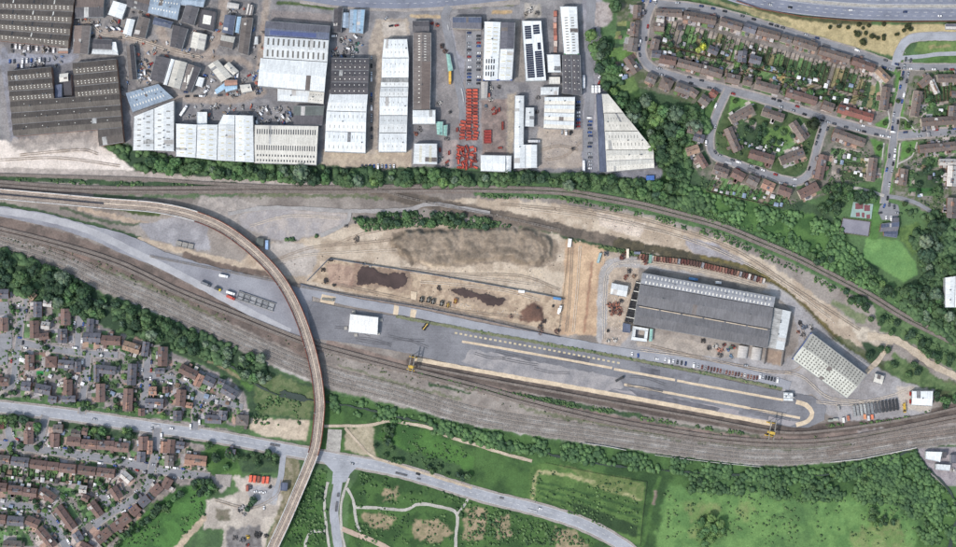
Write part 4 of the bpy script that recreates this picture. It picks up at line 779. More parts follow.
# ------------------------------------------------------------------ railway tracks
def track(l, label, gauge=1.6, bed=3.2, z0=None, parent=None, name='railway_track', sl=0.7, d=0.0):
    z = nextz() if z0 is None else z0
    b = MB(); s = arclen(l)
    if bed:
        L = offset(l, bed / 2); R = offset(l, -bed / 2)
        for i in range(len(l) - 1): b.quad([(*R[i], z), (*R[i + 1], z), (*L[i + 1], z), (*L[i], z)], 2)
    for x, y, a in resample(l, sl):
        if random.random() < (0.03 if bed else 0.3): continue
        c, n = math.cos(a), math.sin(a); hx, hy = 0.13, 1.3
        pts = [(x + u * c - v * n, y + u * n + v * c) for u, v in ((-hx, -hy), (hx, -hy), (hx, hy), (-hx, hy))]
        b.quad([(p[0], p[1], z + 0.08) for p in pts], 1)
    for sgn in (-1, 1):
        A = offset(l, sgn * gauge / 2 - 0.13); B_ = offset(l, sgn * gauge / 2 + 0.13)
        for i in range(len(l) - 1):
            b.quad([(*A[i], z + 0.2), (*A[i + 1], z + 0.2), (*B_[i + 1], z + 0.2), (*B_[i], z + 0.2)], 0)
            b.quad([(*A[i], z + 0.05), (*A[i + 1], z + 0.05), (*A[i + 1], z + 0.2), (*A[i], z + 0.2)], 0)
            b.quad([(*B_[i + 1], z + 0.05), (*B_[i], z + 0.05), (*B_[i], z + 0.2), (*B_[i + 1], z + 0.2)], 0)
    o = b.build(name, [M_rail, M_slp, M_blk] if bed else [M_railp, M_slpp, M_blk], parent)
    return tag(o, label, None, None, None if parent else 'structure')
MAIN = [(-25, 182), (0, 183.5), (60, 188), (130, 190), (240, 189.5), (360, 189.5), (430, 189)] + NE
mw = smooth_line(MAIN, 6)
track(offset(mw, 2.0), 'north track of the double main line'); track(offset(mw, -2.0), 'south track of the double main line')
track(smooth_line([(-25, 174), (60, 176.5), (140, 179), (220, 184), (300, 187), (420, 186)], 6), 'single track on pale ballast above the main line')
track(smooth_line(OT[:6], 6), 'disused track running into the dark ditch above the spoil heap', bed=0)
sid = smooth_line([(-25, 222), (0, 228), (60, 243), (120, 262), (180, 290), (240, 314), (300, 338), (340, 350), (420, 371), (480, 386), (530, 400), (600, 417), (660, 428), (720, 437), (780, 441), (830, 439), (880, 431), (975, 412)], 6)
track(sid, 'upper siding track below the container yard'); track(offset(sid, -4.2), 'second siding track below the container yard')
s3 = smooth_line([(-25, 235), (0, 242), (60, 260), (110, 283), (160, 304), (240, 340), (300, 366), (340, 379), (400, 394), (480, 417), (600, 435), (720, 452), (780, 456), (836, 452), (900, 442), (975, 432)], 6)
for d_, t_ in ((7.5, 'first'), (3.8, 'second'), (0, 'third'), (-3.8, 'fourth'), (-7.5, 'fifth')): track(offset(s3, d_), t_ + ' track from the top of the pale sidings', bed=0)
track(smooth_line([(418, 366), (480, 378), (600, 400), (700, 418), (780, 432), (830, 430), (900, 420), (975, 404)], 6), 'crane siding along the lower edge of the container yard', bed=2.6)
track(smooth_line([(150, 256), (200, 266), (260, 278), (320, 290), (420, 306), (540, 330)], 6), 'disused dirt covered track beside the fenced dirt yard', bed=0)
# ------------------------------------------------------------------ buildings
UNITBOX = None
def unit_panel(m, key):
    k = 'panel_' + key
    if k not in MATS:
        b = MB(); b.box(0, 0, 0, 1, 1, 1, bottom=False); MATS[k] = b.mesh('rooflight', [m])
    return MATS[k]
LIGHTM = {'g': M_glass, 'p': M_gpale, 'd': M_gdark, 'y': M_gyel, 's': M_solar, 'b': M_solarb, 't': M_tanl, 'k': M_gmid}
def section(root, rl, sec, h):
    """one roofed volume. sec: quad A,B,C,D (px at roof height), n bays, dir, rise, mats, lights"""
    q = [P(x, y, h) for x, y in sec['q']]; q = [(x - rl[0], y - rl[1]) for x, y in q]
    A, B, Cc, D = q
    if sec.get('dir', 'u') == 'v': A, B, Cc, D = A, D, Cc, B      # ridges now run A->D of the outline
    n = sec.get('n', 1); rise = sec.get('rise', 1.6); mats = sec.get('m', ['white']); mats = mats if isinstance(mats, list) else [mats]
    pt = lambda s, t: (A[0] + (B[0] - A[0]) * s + (D[0] - A[0]) * t + (A[0] - B[0] + Cc[0] - D[0]) * s * t, A[1] + (B[1] - A[1]) * s + (D[1] - A[1]) * t + (A[1] - B[1] + Cc[1] - D[1]) * s * t)
    Ls = (math.dist(A, B) + math.dist(D, Cc)) / 2; Lt = (math.dist(A, D) + math.dist(B, Cc)) / 2
    wm = [sec.get('wall', M_clad)]
    wb = MB(); rb = MB()
    if n == 0:
        poly_ = [A, B, Cc, D]; wb.prism(poly_, 0, h, 0)
        cx = sum(p[0] for p in q) / 4; cy = sum(p[1] for p in q) / 4
        ins = [(p[0] + (cx - p[0]) * min(0.3, 0.5 / (math.dist(p, (cx, cy)) + .01)), p[1] + (cy - p[1]) * min(.3, 0.5 / (math.dist(p, (cx, cy)) + .01))) for p in poly_]
        o = list(poly_); a = sum(o[i][0] * o[(i + 1) % 4][1] - o[(i + 1) % 4][0] * o[i][1] for i in range(4))
        if a < 0: o = o[::-1]; ins = ins[::-1]
        zt = h + 0.5
        for i in range(4):
            p, q2, r, s = o[i], o[(i + 1) % 4], ins[(i + 1) % 4], ins[i]
            rb.quad([(*p, h + .003), (*q2, h + .003), (*q2, zt), (*p, zt)], 0); rb.quad([(*p, zt), (*q2, zt), (*r, zt), (*s, zt)], 0); rb.quad([(*r, h + .12), (*s, h + .12), (*s, zt), (*r, zt)], 0)
        rb.quad([(*p, h + .12) for p in ins], 0, [(p[0], p[1]) for p in ins])
        link('wall', wb.mesh('wall', wm), root); rm = [RM(mats[0])]
        rf = link('roof', rb.mesh('roof', rm), root); zf = lambda t: h + 0.12
    else:
        prof = [(i / (2 * n), h + (rise if i % 2 else 0)) for i in range(2 * n + 1)]
        if sec.get('mono'): prof = [(0, h), (1, h + rise)]
        for s in (0, 1):
            for (t0, z0), (t1, z1) in zip(prof, prof[1:]):
                a, c = pt(s, t0), pt(s, t1); f = [(*a, 0), (*c, 0), (*c, z1), (*a, z0)]
                wb.quad(f if s == 0 else f[::-1])
        for t, z in ((0, prof[0][1]), (1, prof[-1][1])):
            a, c = pt(0, t), pt(1, t); f = [(*a, 0), (*c, 0), (*c, z), (*a, z)]; wb.quad(f)
        ov = 0.35 / max(Ls, 1); th = 0.14
        for i, ((t0, z0), (t1, z1)) in enumerate(zip(prof, prof[1:])):
            if i == 0: t0 -= 0.3 / Lt; z0 -= 0.05
            if i == len(prof) - 2: t1 += 0.3 / Lt; z1 -= 0.05
            a, c, d, e = pt(-ov, t0), pt(1 + ov, t0), pt(1 + ov, t1), pt(-ov, t1)
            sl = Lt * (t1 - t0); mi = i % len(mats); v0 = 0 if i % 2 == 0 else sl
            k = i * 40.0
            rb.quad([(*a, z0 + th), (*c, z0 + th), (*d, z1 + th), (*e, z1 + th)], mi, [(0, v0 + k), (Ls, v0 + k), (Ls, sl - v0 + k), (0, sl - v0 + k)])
            for u, w, zz in ((a, c, z0), (d, e, z1)):
                if zz < h + rise * .5: rb.quad([(*u, zz), (*w, zz), (*w, zz + th), (*u, zz + th)], mi)
            rb.quad([(*a, z0), (*e, z1), (*e, z1 + th), (*a, z0 + th)], mi); rb.quad([(*c, z0), (*d, z1), (*d, z1 + th), (*c, z0 + th)], mi)
        link('wall', wb.mesh('wall', wm), root); rf = link('roof', rb.mesh('roof', [RM(k) for k in mats]), root)
        Mg = surf('gutter_metal', (140, 142, 146), (112, 112, 116), .4, .2)
        for t, z in prof[::2]:
            if sec.get('mono'): break
            b = MB(); b.bar((*pt(0, t), z + .16), (*pt(1, t), z + .16), .55, 0, .12); b.build('gutter', Mg, rf)
        if Lt > 6 and Ls > 8 and 'brightwhite' not in mats:
            vr = random.Random(int(Ls * 100 + Lt * 37))
            if 'vent' not in MATS: b = MB(); b.box(0, 0, .25, .9, .9, .7); b.box(0, 0, .7, 1.15, 1.15, .16); MATS['vent'] = b.mesh('roof_vent', [surf('vent_metal', (126, 128, 132), (90, 90, 94), .5, .2)])
            for t, z in prof[1::2]:
                for _ in range(vr.randrange(0, max(2, min(5, int(Ls / 9))))):
                    link('roof_vent', MATS['vent'], rf, (*pt(vr.uniform(.06, .94), t), z + th))
            if vr.random() < .6 and 'brightwhite' not in mats:      # one sheet run replaced
                i = vr.randrange(len(prof) - 1); (t0, z0), (t1, z1) = prof[i], prof[i + 1]; s0 = vr.uniform(.05, .8); s1 = s0 + vr.uniform(2, 5) / Ls; b = MB()
                b.quad([(*pt(s0, t0), z0 + th + .03), (*pt(s1, t0), z0 + th + .03), (*pt(s1, t1), z1 + th + .03), (*pt(s0, t1), z1 + th + .03)]); b.build('replaced_sheet', vr.choice((Mg, RM('weathered'), RM('greybrown'), RM('pale'))), rf)
        def zf(t):
            for (t0, z0), (t1, z1) in zip(prof, prof[1:]):
                if t <= t1 + 1e-9: return z0 + (z1 - z0) * (t - t0) / (t1 - t0) + th
            return prof[-1][1] + th
    # rooflights / panels: (key, t-centres, count along s, s-range, size_s, size_t)
    items = []
    for key, ts, cnt, (s0, s1), us, ut, *nm in sec.get('lights', []):
        for t in ts:
            for k in range(cnt):
                s = s0 + (s1 - s0) * (k + 0.5) / cnt
                items.append((key, s, t, us, ut, nm[0] if nm else 'rooflight'))
    return rf, items, pt, zf, Ls, Lt
def put_lights(rf, items, pt, zf, Ls, Lt, budget):
    random.Random(3).shuffle(items) if len(items) > budget[0] else None
    rest = MB(); rk = None
    for key, s, t, us, ut, nm in items:
        dt = ut / Lt / 2
        a = Vector((*pt(s, t - dt), zf(t - dt))); c = Vector((*pt(s, t + dt), zf(t + dt)))
        o0 = Vector((*pt(s - .01, t), 0)); o1 = Vector((*pt(s + .01, t), 0))
        x = (o1 - o0).normalized(); y = (c - a); ly = y.length; y.normalize()
        z = x.cross(y).normalized()
        if z.z < 0: z = -z
        y = z.cross(x).normalized()
        mid = (a + c) / 2 + z * 0.05
        if budget[0] > 0:
            budget[0] -= 1
            o = bpy.data.objects.new(nm, unit_panel(LIGHTM[key], key)); C.objects.link(o); o.parent = rf
            o.matrix_local = Matrix((x * us, y * ly, z * 0.1)).transposed().to_4x4(); o.location = mid
        else:
            rk = key; u = x * us / 2; v = y * ly / 2; w = z * 0.05
            rest.quad([mid - u - v + w, mid + u - v + w, mid + u + v + w, mid - u + v + w] )
    if rest.f: tag(rest.build('rooflight', LIGHTM[rk], rf), None, None, None, 'stuff')
def shed(name, label, cat, secs, h=7.0, group=None, door=None, edge=None):
    xs = [p for s in secs for p in s['q']]; cx = sum(p[0] for p in xs) / len(xs); cy = sum(p[1] for p in xs) / len(xs)
    w = P(cx, cy, h); root = empty(name, (w[0], w[1], 0), label, cat, group); budget = [100]
    for s in secs:
        r = section(root, w, s, s.get('h', h)); put_lights(*r, budget)
        if s.get('edge'):
            m_, e = s['edge']; q = [P(x, y, s.get('h', h)) for x, y in s['q']]; a, c = q[e], q[(e + 1) % 4]
            b = MB(); hh = s.get('h', h); b.bar((a[0] - w[0], a[1] - w[1], hh - .3), (c[0] - w[0], c[1] - w[1], hh - .3), 0.9, 0, 1.4); b.build('fascia', m_, root)
        if s.get('doors'):
            e, cnt = s['doors']; q = [P(x, y, s.get('h', h)) for x, y in s['q']]; a, c = q[e], q[(e + 1) % 4]
            L = math.dist(a, c); ang = math.atan2(c[1] - a[1], c[0] - a[0])
            if 'dm' not in MATS:
                b = MB(); b.box(0, 0, 2.2, 4, 0.24, 4.4); MATS['dm'] = b.mesh('roller_door', [surf('roller_door', (150, 156, 166), None, .5, .1, .5)])
            for k in range(cnt):
                t = (k + .5) / cnt; link('roller_door', MATS['dm'], root, (a[0] + (c[0] - a[0]) * t - w[0], a[1] + (c[1] - a[1]) * t - w[1], 0.02), ang)
    return root
def Q(*a): return [(a[i], a[i + 1]) for i in range(0, 8, 2)]
def tl(n, offs): return [(i + o) / n for i in range(n) for o in offs]

# big brown factory roofs, top left; shade put into the colour as darker north slopes
BRL = ['lightbrown', 'darkbrown']
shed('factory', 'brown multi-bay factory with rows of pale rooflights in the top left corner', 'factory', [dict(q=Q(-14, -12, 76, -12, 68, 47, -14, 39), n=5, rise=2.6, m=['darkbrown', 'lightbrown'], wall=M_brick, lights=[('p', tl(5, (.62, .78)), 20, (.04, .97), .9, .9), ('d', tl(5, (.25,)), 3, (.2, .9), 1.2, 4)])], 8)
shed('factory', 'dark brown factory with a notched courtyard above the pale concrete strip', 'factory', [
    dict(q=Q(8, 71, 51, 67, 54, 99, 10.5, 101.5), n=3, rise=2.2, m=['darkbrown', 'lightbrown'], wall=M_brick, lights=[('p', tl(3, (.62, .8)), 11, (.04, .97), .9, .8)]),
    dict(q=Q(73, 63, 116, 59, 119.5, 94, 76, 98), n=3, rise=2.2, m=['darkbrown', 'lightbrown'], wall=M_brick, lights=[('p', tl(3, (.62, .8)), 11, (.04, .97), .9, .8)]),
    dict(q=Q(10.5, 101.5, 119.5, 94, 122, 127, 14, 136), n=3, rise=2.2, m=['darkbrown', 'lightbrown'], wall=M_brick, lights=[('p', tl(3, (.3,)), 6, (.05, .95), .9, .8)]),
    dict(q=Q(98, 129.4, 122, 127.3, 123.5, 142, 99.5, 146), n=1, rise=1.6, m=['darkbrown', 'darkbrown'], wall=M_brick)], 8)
shed('courtyard_block', 'low dark blue flat roofed block inside the notch of the brown factory', 'building', [dict(q=Q(55, 85, 62, 84, 62, 98, 55, 98), n=0, m='slateblue'), dict(q=Q(62, 74, 71, 74, 72, 95, 64, 95), n=0, m='charcoal', h=4.5)], 5)
shed('courtyard_block', 'small grey shed at the top of the brown factory courtyard', 'building', [dict(q=Q(60, 74, 68, 73, 68, 81, 60, 82), n=1, m='cream')], 6.5)
shed('gatehouse', 'small white building with an orange front beside the brown factories', 'building', [dict(q=Q(58, 48, 68, 48, 68, 51, 58, 51), n=0, m='pale'), dict(q=Q(58, 51, 68, 51, 68, 53.5, 58, 53.5), n=0, m='orange', h=3)], 4)
# small workshops
for lab, q, m_, d, n, extra in (
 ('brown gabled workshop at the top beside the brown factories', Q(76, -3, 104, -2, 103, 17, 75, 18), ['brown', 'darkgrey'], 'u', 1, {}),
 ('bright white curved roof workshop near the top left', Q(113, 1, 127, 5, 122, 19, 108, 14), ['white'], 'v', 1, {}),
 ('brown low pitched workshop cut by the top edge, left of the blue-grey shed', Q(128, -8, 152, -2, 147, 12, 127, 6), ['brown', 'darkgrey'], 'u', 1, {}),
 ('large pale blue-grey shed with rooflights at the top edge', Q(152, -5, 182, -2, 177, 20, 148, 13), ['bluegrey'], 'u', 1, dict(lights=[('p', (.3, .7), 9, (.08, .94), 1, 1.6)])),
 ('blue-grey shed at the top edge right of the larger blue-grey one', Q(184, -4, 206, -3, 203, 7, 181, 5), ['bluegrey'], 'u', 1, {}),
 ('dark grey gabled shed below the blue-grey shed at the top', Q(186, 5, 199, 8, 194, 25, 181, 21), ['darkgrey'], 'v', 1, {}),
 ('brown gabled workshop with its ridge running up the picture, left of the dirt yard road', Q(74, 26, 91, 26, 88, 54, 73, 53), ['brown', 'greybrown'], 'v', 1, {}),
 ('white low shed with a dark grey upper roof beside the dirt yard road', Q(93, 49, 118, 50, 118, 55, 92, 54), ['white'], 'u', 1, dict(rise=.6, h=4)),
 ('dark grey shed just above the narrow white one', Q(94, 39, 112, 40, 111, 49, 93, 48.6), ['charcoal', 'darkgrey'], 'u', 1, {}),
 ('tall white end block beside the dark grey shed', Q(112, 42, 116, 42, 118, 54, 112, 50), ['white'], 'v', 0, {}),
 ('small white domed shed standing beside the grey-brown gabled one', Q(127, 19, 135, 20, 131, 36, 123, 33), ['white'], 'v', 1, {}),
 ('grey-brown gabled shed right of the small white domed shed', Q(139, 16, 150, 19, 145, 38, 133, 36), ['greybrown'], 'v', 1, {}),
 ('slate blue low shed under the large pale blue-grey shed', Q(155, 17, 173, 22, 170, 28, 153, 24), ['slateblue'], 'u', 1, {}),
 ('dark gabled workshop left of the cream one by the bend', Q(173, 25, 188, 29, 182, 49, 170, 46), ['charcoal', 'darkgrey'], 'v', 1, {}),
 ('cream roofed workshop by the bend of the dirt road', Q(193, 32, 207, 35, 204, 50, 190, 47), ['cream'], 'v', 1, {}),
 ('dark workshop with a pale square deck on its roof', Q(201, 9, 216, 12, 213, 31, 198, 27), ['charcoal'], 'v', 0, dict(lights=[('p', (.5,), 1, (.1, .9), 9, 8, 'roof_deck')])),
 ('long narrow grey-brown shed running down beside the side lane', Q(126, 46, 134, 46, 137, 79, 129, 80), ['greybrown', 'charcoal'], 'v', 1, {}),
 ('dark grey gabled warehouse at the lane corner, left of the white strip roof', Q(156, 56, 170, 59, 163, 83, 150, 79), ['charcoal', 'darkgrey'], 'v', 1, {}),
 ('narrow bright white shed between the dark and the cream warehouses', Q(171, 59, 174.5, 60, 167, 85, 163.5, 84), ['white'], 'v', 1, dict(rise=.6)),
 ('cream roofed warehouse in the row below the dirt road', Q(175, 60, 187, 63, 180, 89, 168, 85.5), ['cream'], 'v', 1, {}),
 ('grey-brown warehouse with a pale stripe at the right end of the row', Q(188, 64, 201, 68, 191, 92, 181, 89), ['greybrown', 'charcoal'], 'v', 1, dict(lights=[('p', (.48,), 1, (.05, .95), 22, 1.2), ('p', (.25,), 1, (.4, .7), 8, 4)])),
 ('blue-grey shed with an angled end above the left white warehouse', Q(126, 93, 158, 84, 173, 98, 133, 112), ['bluegrey'], 'u', 1, dict(lights=[('p', (.28, .72), 11, (.06, .9), 1, 2.2)])),
 ('slate blue gabled shed near the top beside the long grey-brown one', Q(225, 15, 236, 16, 233, 35, 222, 32), ['slateblue'], 'v', 1, {}),
 ('small grey-brown square shed below the slate blue gabled one', Q(222, 35, 235, 37, 232, 49, 220, 46), ['cream', 'greybrown'], 'u', 1, {}),
 ('long grey-brown shed running down near the white solar warehouse', Q(242, 18, 253, 18, 248, 55, 238, 52), ['greybrown'], 'v', 1, {}),
 ('light blue narrow lean-to beside the long grey-brown shed', Q(237, 17, 241.4, 17, 239, 33, 235, 32), ['lightblue'], 'v', 1, dict(rise=.5, h=4)),
 ('pale tarpaulin roofed store beside the yard, below the pale V shaped building', Q(240, 85, 250, 84, 252, 91, 242, 93), ['cream'], 'u', 1, dict(h=4, rise=1)),
 ('small white box shed below the grey-brown striped warehouse', Q(198, 77, 204.5, 78.5, 202, 87, 195.5, 85), ['white'], 'v', 1, dict(h=4, rise=.6)),
 ('pale container shed at the top edge right of the dirt lane', Q(228, 2, 239, 4, 238, 9, 227, 8), ['pale'], 'u', 1, dict(h=4, rise=.6)),
 ('pair of narrow pale roofs at the top left of the solar warehouse', Q(248, 4, 254, 6, 252, 15, 246, 14), ['pale', 'greybrown'], 'v', 2, dict(h=4, rise=.6)),
 ('small white lean-to beside the long grey-brown shed', Q(255, 37, 258, 37, 258, 44, 254, 44), ['white'], 'v', 1, dict(h=3.5, rise=.4)),
):
    e = dict(extra); h_ = e.pop('h', 5.5)
    shed('workshop', lab, 'workshop', [dict(dict(q=q, m=m_, dir=d, n=n, rise=1.7), **e)], h_)
shed('workshop', 'pale V shaped two winged building at an angle by the bend', 'workshop', [dict(q=Q(208, 66, 218, 60, 232, 76, 221, 82), m=['cream'], dir='v', n=1, rise=1.4), dict(q=Q(224, 66.5, 229, 62, 238.5, 71, 233, 75), m=['cream'], dir='v', n=1, rise=1.2)], 5.5)
shed('workshop', 'light blue and orange roofed building below the pale V shaped one', 'workshop', [dict(q=Q(225, 80, 237, 80, 237, 85, 225, 86), m=['orange'], n=1, rise=.8), dict(q=Q(215, 89.5, 224, 83, 225, 89, 217, 94), m=['lightblue'], n=1, rise=.8), dict(q=Q(225, 86.5, 237, 85.5, 237, 89, 226, 92), m=['lightblue'], n=1, rise=.8, h=5)], 4.5)
# white warehouses
def rows(y, n): return y
shed('warehouse', 'white warehouse with an angled top edge and rows of dark rooflights, beside the brown factory', 'warehouse', [
    dict(q=Q(134, 117, 154, 109, 154, 150, 133, 150), m=['white'], dir='v', n=1, rise=1.2, lights=[('g', (.28, .72), 6, (.06, .96), 1.1, 3.6)]),
    dict(q=Q(154, 109, 174, 101, 174, 151, 154, 150), m=['white'], dir='v', n=1, rise=1.2, lights=[('g', (.28, .72), 6, (.1, .96), 1.1, 3.6)])], 9)
shed('warehouse', 'white stepped warehouse with yellowed rooflights, second from the left in the white row', 'warehouse', [
    dict(q=Q(176, 124, 197, 125, 196, 157.5, 176, 156), m=['white'], dir='v', n=1, rise=1.2, lights=[('y', (.3, .7), 6, (.06, .96), .9, 4)]),
    dict(q=Q(197, 125, 218, 125, 217, 160, 196, 157.5), m=['white'], dir='v', n=1, rise=1.2, lights=[('y', (.3, .7), 6, (.06, .96), .9, 4)]),
    dict(q=Q(197, 112, 207, 112, 207, 125, 197, 125), m=['white'], n=0, h=6),
    dict(q=Q(223, 115, 235, 115.5, 235, 125, 218, 125), m=['white'], dir='v', n=1, rise=.8),
    dict(q=Q(218, 125, 235, 125, 235, 161, 217, 160), m=['white'], dir='v', n=1, rise=1.2, lights=[('y', (.3, .7), 5, (.06, .96), .8, 3)]),
    dict(q=Q(235, 115.5, 253, 116, 254, 162, 235, 161), m=['white'], dir='v', n=1, rise=1.2, lights=[('y', (.3, .7), 7, (.06, .96), .8, 3)])], 9)
shed('warehouse', 'cream-grey warehouse with three rows of dark slit rooflights beside the white stepped one', 'warehouse', [dict(q=Q(255, 125, 318, 126, 316, 165, 255, 163), m=['cream', 'cream'], n=1, rise=1.2, lights=[('d', (.17, .59), 25, (.02, .98), 1.0, 5), ('d', (.79, .92), 20, (.02, .98), 1.2, 2)])], 8)
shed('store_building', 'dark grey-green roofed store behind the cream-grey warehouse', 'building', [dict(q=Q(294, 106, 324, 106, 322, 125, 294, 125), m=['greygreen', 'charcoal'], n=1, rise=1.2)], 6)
shed('warehouse', 'large white warehouse with a blue solar strip on its slate roofed top end', 'warehouse', [
    dict(q=Q(266, 21, 330, 26, 328.5, 40, 265, 36), m=['slate', 'slateblue'], n=1, rise=2, lights=[('b', (.75,), 16, (.08, .8), 3.1, 4, 'solar_panel')]),
    dict(q=Q(265, 36, 328.5, 40, 327, 62, 263.5, 58), m=['white'], n=1, rise=1.4, lights=[('k', (.24, .76), 12, (.02, .98), 1.7, 6.6)]),
    dict(q=Q(261, 58, 327, 62, 324, 92, 258, 86), m=['white'], n=1, rise=2.0),
    dict(q=Q(278, 88.5, 309, 91, 308, 102.5, 278, 101), m=['white'], n=1, rise=.8, h=6), dict(q=Q(309, 91, 324, 92, 323, 104, 308, 102.5), m=['cream'], n=1, rise=.8, h=6, lights=[('g', (.5,), 5, (.05, .95), 1, 6)])], 10)
shed('warehouse', 'warehouse with a charcoal top half and a white lower half', 'warehouse', [
    dict(q=Q(332, 58, 369, 58.5, 367.5, 94, 331, 94), m=['charcoal', 'charcoal'], n=3, rise=1.6, lights=[('p', tl(3, (.25, .75)), 7, (.04, .96), .9, .9)]),
    dict(q=Q(330, 94, 367.5, 94, 366, 112, 327, 111), m=['white'], n=1, rise=1.4, lights=[('g', (.75,), 10, (.04, .96), .5, 2)]),
    dict(q=Q(327, 111, 366, 112, 365, 153, 325, 151.5), m=['white', 'white'], n=2, rise=1.4, lights=[('g', tl(2, (.25, .75)), 8, (.04, .96), .5, 3)])], 9)
W6 = []
ys = [39, 58, 78, 87, 97, 115.5, 133, 152]; xl = [383.5, 382.5, 382, 381, 380, 380, 379.5, 379]; xr = [407.5, 408.5, 408, 408, 407.5, 407, 406.5, 406]
for i in range(7): W6.append(dict(q=Q(xl[i] + (1 if i == 0 else 0), ys[i], xr[i] - (.8 if i == 0 else 0), ys[i], xr[i + 1], ys[i + 1], xl[i + 1], ys[i + 1]), m=['white' if i != 2 else 'weathered', 'white'], n=1, rise=1.3, lights=[('g', (.3, .7), 5, (.1, .9), .5, 1.6)]))
shed('warehouse', 'long white seven bay warehouse between the two lanes at the top', 'warehouse', W6, 8.5)
shed('warehouse', 'long narrow brown and grey gabled shed running down the picture', 'warehouse', [dict(q=Q(413, 33, 431, 33, 431, 62, 413, 62), m=['greybrown', 'greybrown'], dir='v', n=1, rise=2, lights=[('p', (.35, .68), 10, (.06, .98), .7, 2)]), dict(q=Q(413, 62, 431, 62, 430, 109, 413, 109), m=['greybrown', 'brown'], dir='v', n=1, rise=2, lights=[('p', (.35,), 9, (.06, .9), .6, 1.6)])], 7)
shed('workshop', 'charcoal gabled shed at the top end of the long brown shed', 'workshop', [dict(q=Q(413, 21, 429, 21, 429, 32, 413, 32), m=['charcoal', 'darkgrey'], n=1, rise=1.5)], 5)
shed('warehouse', 'small square white warehouse at the foot of the long brown shed', 'warehouse', [dict(q=Q(413, 110, 435, 110, 435, 124, 413, 124), m=['white'], n=1, rise=1.2)], 7)
shed('warehouse', 'cream warehouse with two rows of yellow rooflights beside the red stacks', 'warehouse', [dict(q=Q(414, 144, 437, 144, 437, 164, 413, 163.5), m=['white'], dir='v', n=1, rise=1.2, lights=[('y', (.3, .72), 9, (.08, .94), .8, 2.6)])], 7)
shed('office_building', 'charcoal narrow two storey building by the top road', 'building', [dict(q=Q(334, 9, 343, 8, 341, 32, 333, 32), m=['charcoal'], dir='v', n=1, rise=1)], 6)
shed('workshop', 'small blue-grey shed between the charcoal building and the striped shed', 'workshop', [dict(q=Q(342.5, 13, 349, 13, 349, 28, 342, 27), m=['bluegrey'], dir='v', n=1, rise=1)], 5)
shed('workshop', 'pale blue striped three bay shed by the top road', 'workshop', [dict(q=Q(350, 10, 365, 10, 363, 33, 349, 32), m=['bluegrey', 'lightblue'], dir='v', n=2, rise=1)], 6)
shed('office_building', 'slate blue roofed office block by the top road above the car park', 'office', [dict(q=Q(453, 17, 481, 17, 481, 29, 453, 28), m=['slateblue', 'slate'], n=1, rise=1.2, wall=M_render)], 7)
shed('canopy', 'pale teal tarpaulin roofed store, larger of the two teal roofs', 'store', [dict(q=Q(436, 122, 443, 122, 443, 135, 437, 134), m=['teal'], dir='v', n=1, rise=.8)], 4)
shed('canopy', 'pale teal tarpaulin roofed store, smaller of the two teal roofs', 'store', [dict(q=Q(443.4, 126, 447.5, 125, 447, 136, 443.4, 135), m=['teal'], dir='v', n=1, rise=.6)], 3.5)
shed('canopy', 'pale teal tarpaulin roof at the head of the yellow trailer', 'store', [dict(q=Q(446, 54, 450, 55, 453, 70, 448, 71), m=['teal'], dir='v', n=1, rise=.6)], 3.6)
shed('warehouse', 'white warehouse with a slate corner and a bright blue lower edge', 'warehouse', [
    dict(q=Q(484.5, 22, 501, 22.5, 498, 80, 483, 80), m=['white'], dir='v', n=1, rise=1.2, lights=[('y', (.3, .7), 7, (.06, .55), .7, 4), ('d', (.2, .36, .52, .68), 3, (.62, .95), 4.2, 1.3)], edge=(M_blueedge, 2)),
    dict(q=Q(501, 22.5, 515, 23, 514, 49, 500, 49), m=['slate'], dir='v', n=1, rise=1), dict(q=Q(500, 49, 514, 49, 512, 80, 498, 80), m=['white'], dir='v', n=1, rise=1, lights=[('y', (.3, .7), 4, (.06, .95), .7, 4)], edge=(M_blueedge, 2))], 9)
shed('warehouse', 'white parapet warehouse covered with long dark solar arrays', 'warehouse', [dict(q=Q(522, 21, 541, 21, 546, 80.5, 526, 81), m=['white'], dir='v', n=0, lights=[('s', (.28,), 6, (.08, .3), 1.9, 6.5, 'solar_panel'), ('s', (.72,), 4, (.06, .22), 2.1, 6.5, 'solar_panel'), ('s', (.28,), 16, (.38, .95), 1.9, 7, 'solar_panel'), ('s', (.73,), 12, (.5, .94), 1.95, 7, 'solar_panel'), ('s', (.8,), 4, (.36, .48), 1.7, 3.4, 'solar_panel')])], 8)
shed('warehouse', 'cream-white narrow warehouse with rows of dark dash rooflights near the top edge', 'warehouse', [dict(q=Q(560, 7, 577, 7, 579, 54, 564, 54), m=['white'], dir='v', n=1, rise=1.2, lights=[('g', (.3, .68), 13, (.2, .96), 1, 3)], edge=(M_green_edge, 2))], 8)
shed('warehouse', 'charcoal roofed warehouse dotted with white rooflights below the narrow cream one', 'warehouse', [dict(q=Q(562.5, 55, 580, 55, 581.5, 95, 563, 93), m=['charcoal', 'darkgrey'], dir='v', n=2, rise=1, lights=[('p', tl(2, (.3, .75)), 6, (.06, .94), .8, .8)])], 8)
shed('workshop', 'small square white warehouse left of the charcoal one', 'workshop', [dict(q=Q(547, 55, 560, 55, 561, 72, 548, 72), m=['white'], dir='v', n=1, rise=1)], 6)
shed('workshop', 'pale flat roofed plant shed below the small square white warehouse', 'workshop', [dict(q=Q(549, 77, 560, 77, 560, 84, 549, 84), m=['cream'], n=0)], 4)
shed('workshop', 'low white rectangular shed above the ribbed white warehouse', 'workshop', [dict(q=Q(541, 87, 558.5, 87, 558, 95, 541, 95), m=['white'], n=1, rise=.8)], 5)
shed('warehouse', 'white warehouse with four ribbed bays in the middle of the beige yard', 'warehouse', [dict(q=Q(545, 97, 574.5, 97, 573.5, 129.5, 544, 128), m=['white', 'cream'], n=4, rise=1.0)], 8, )
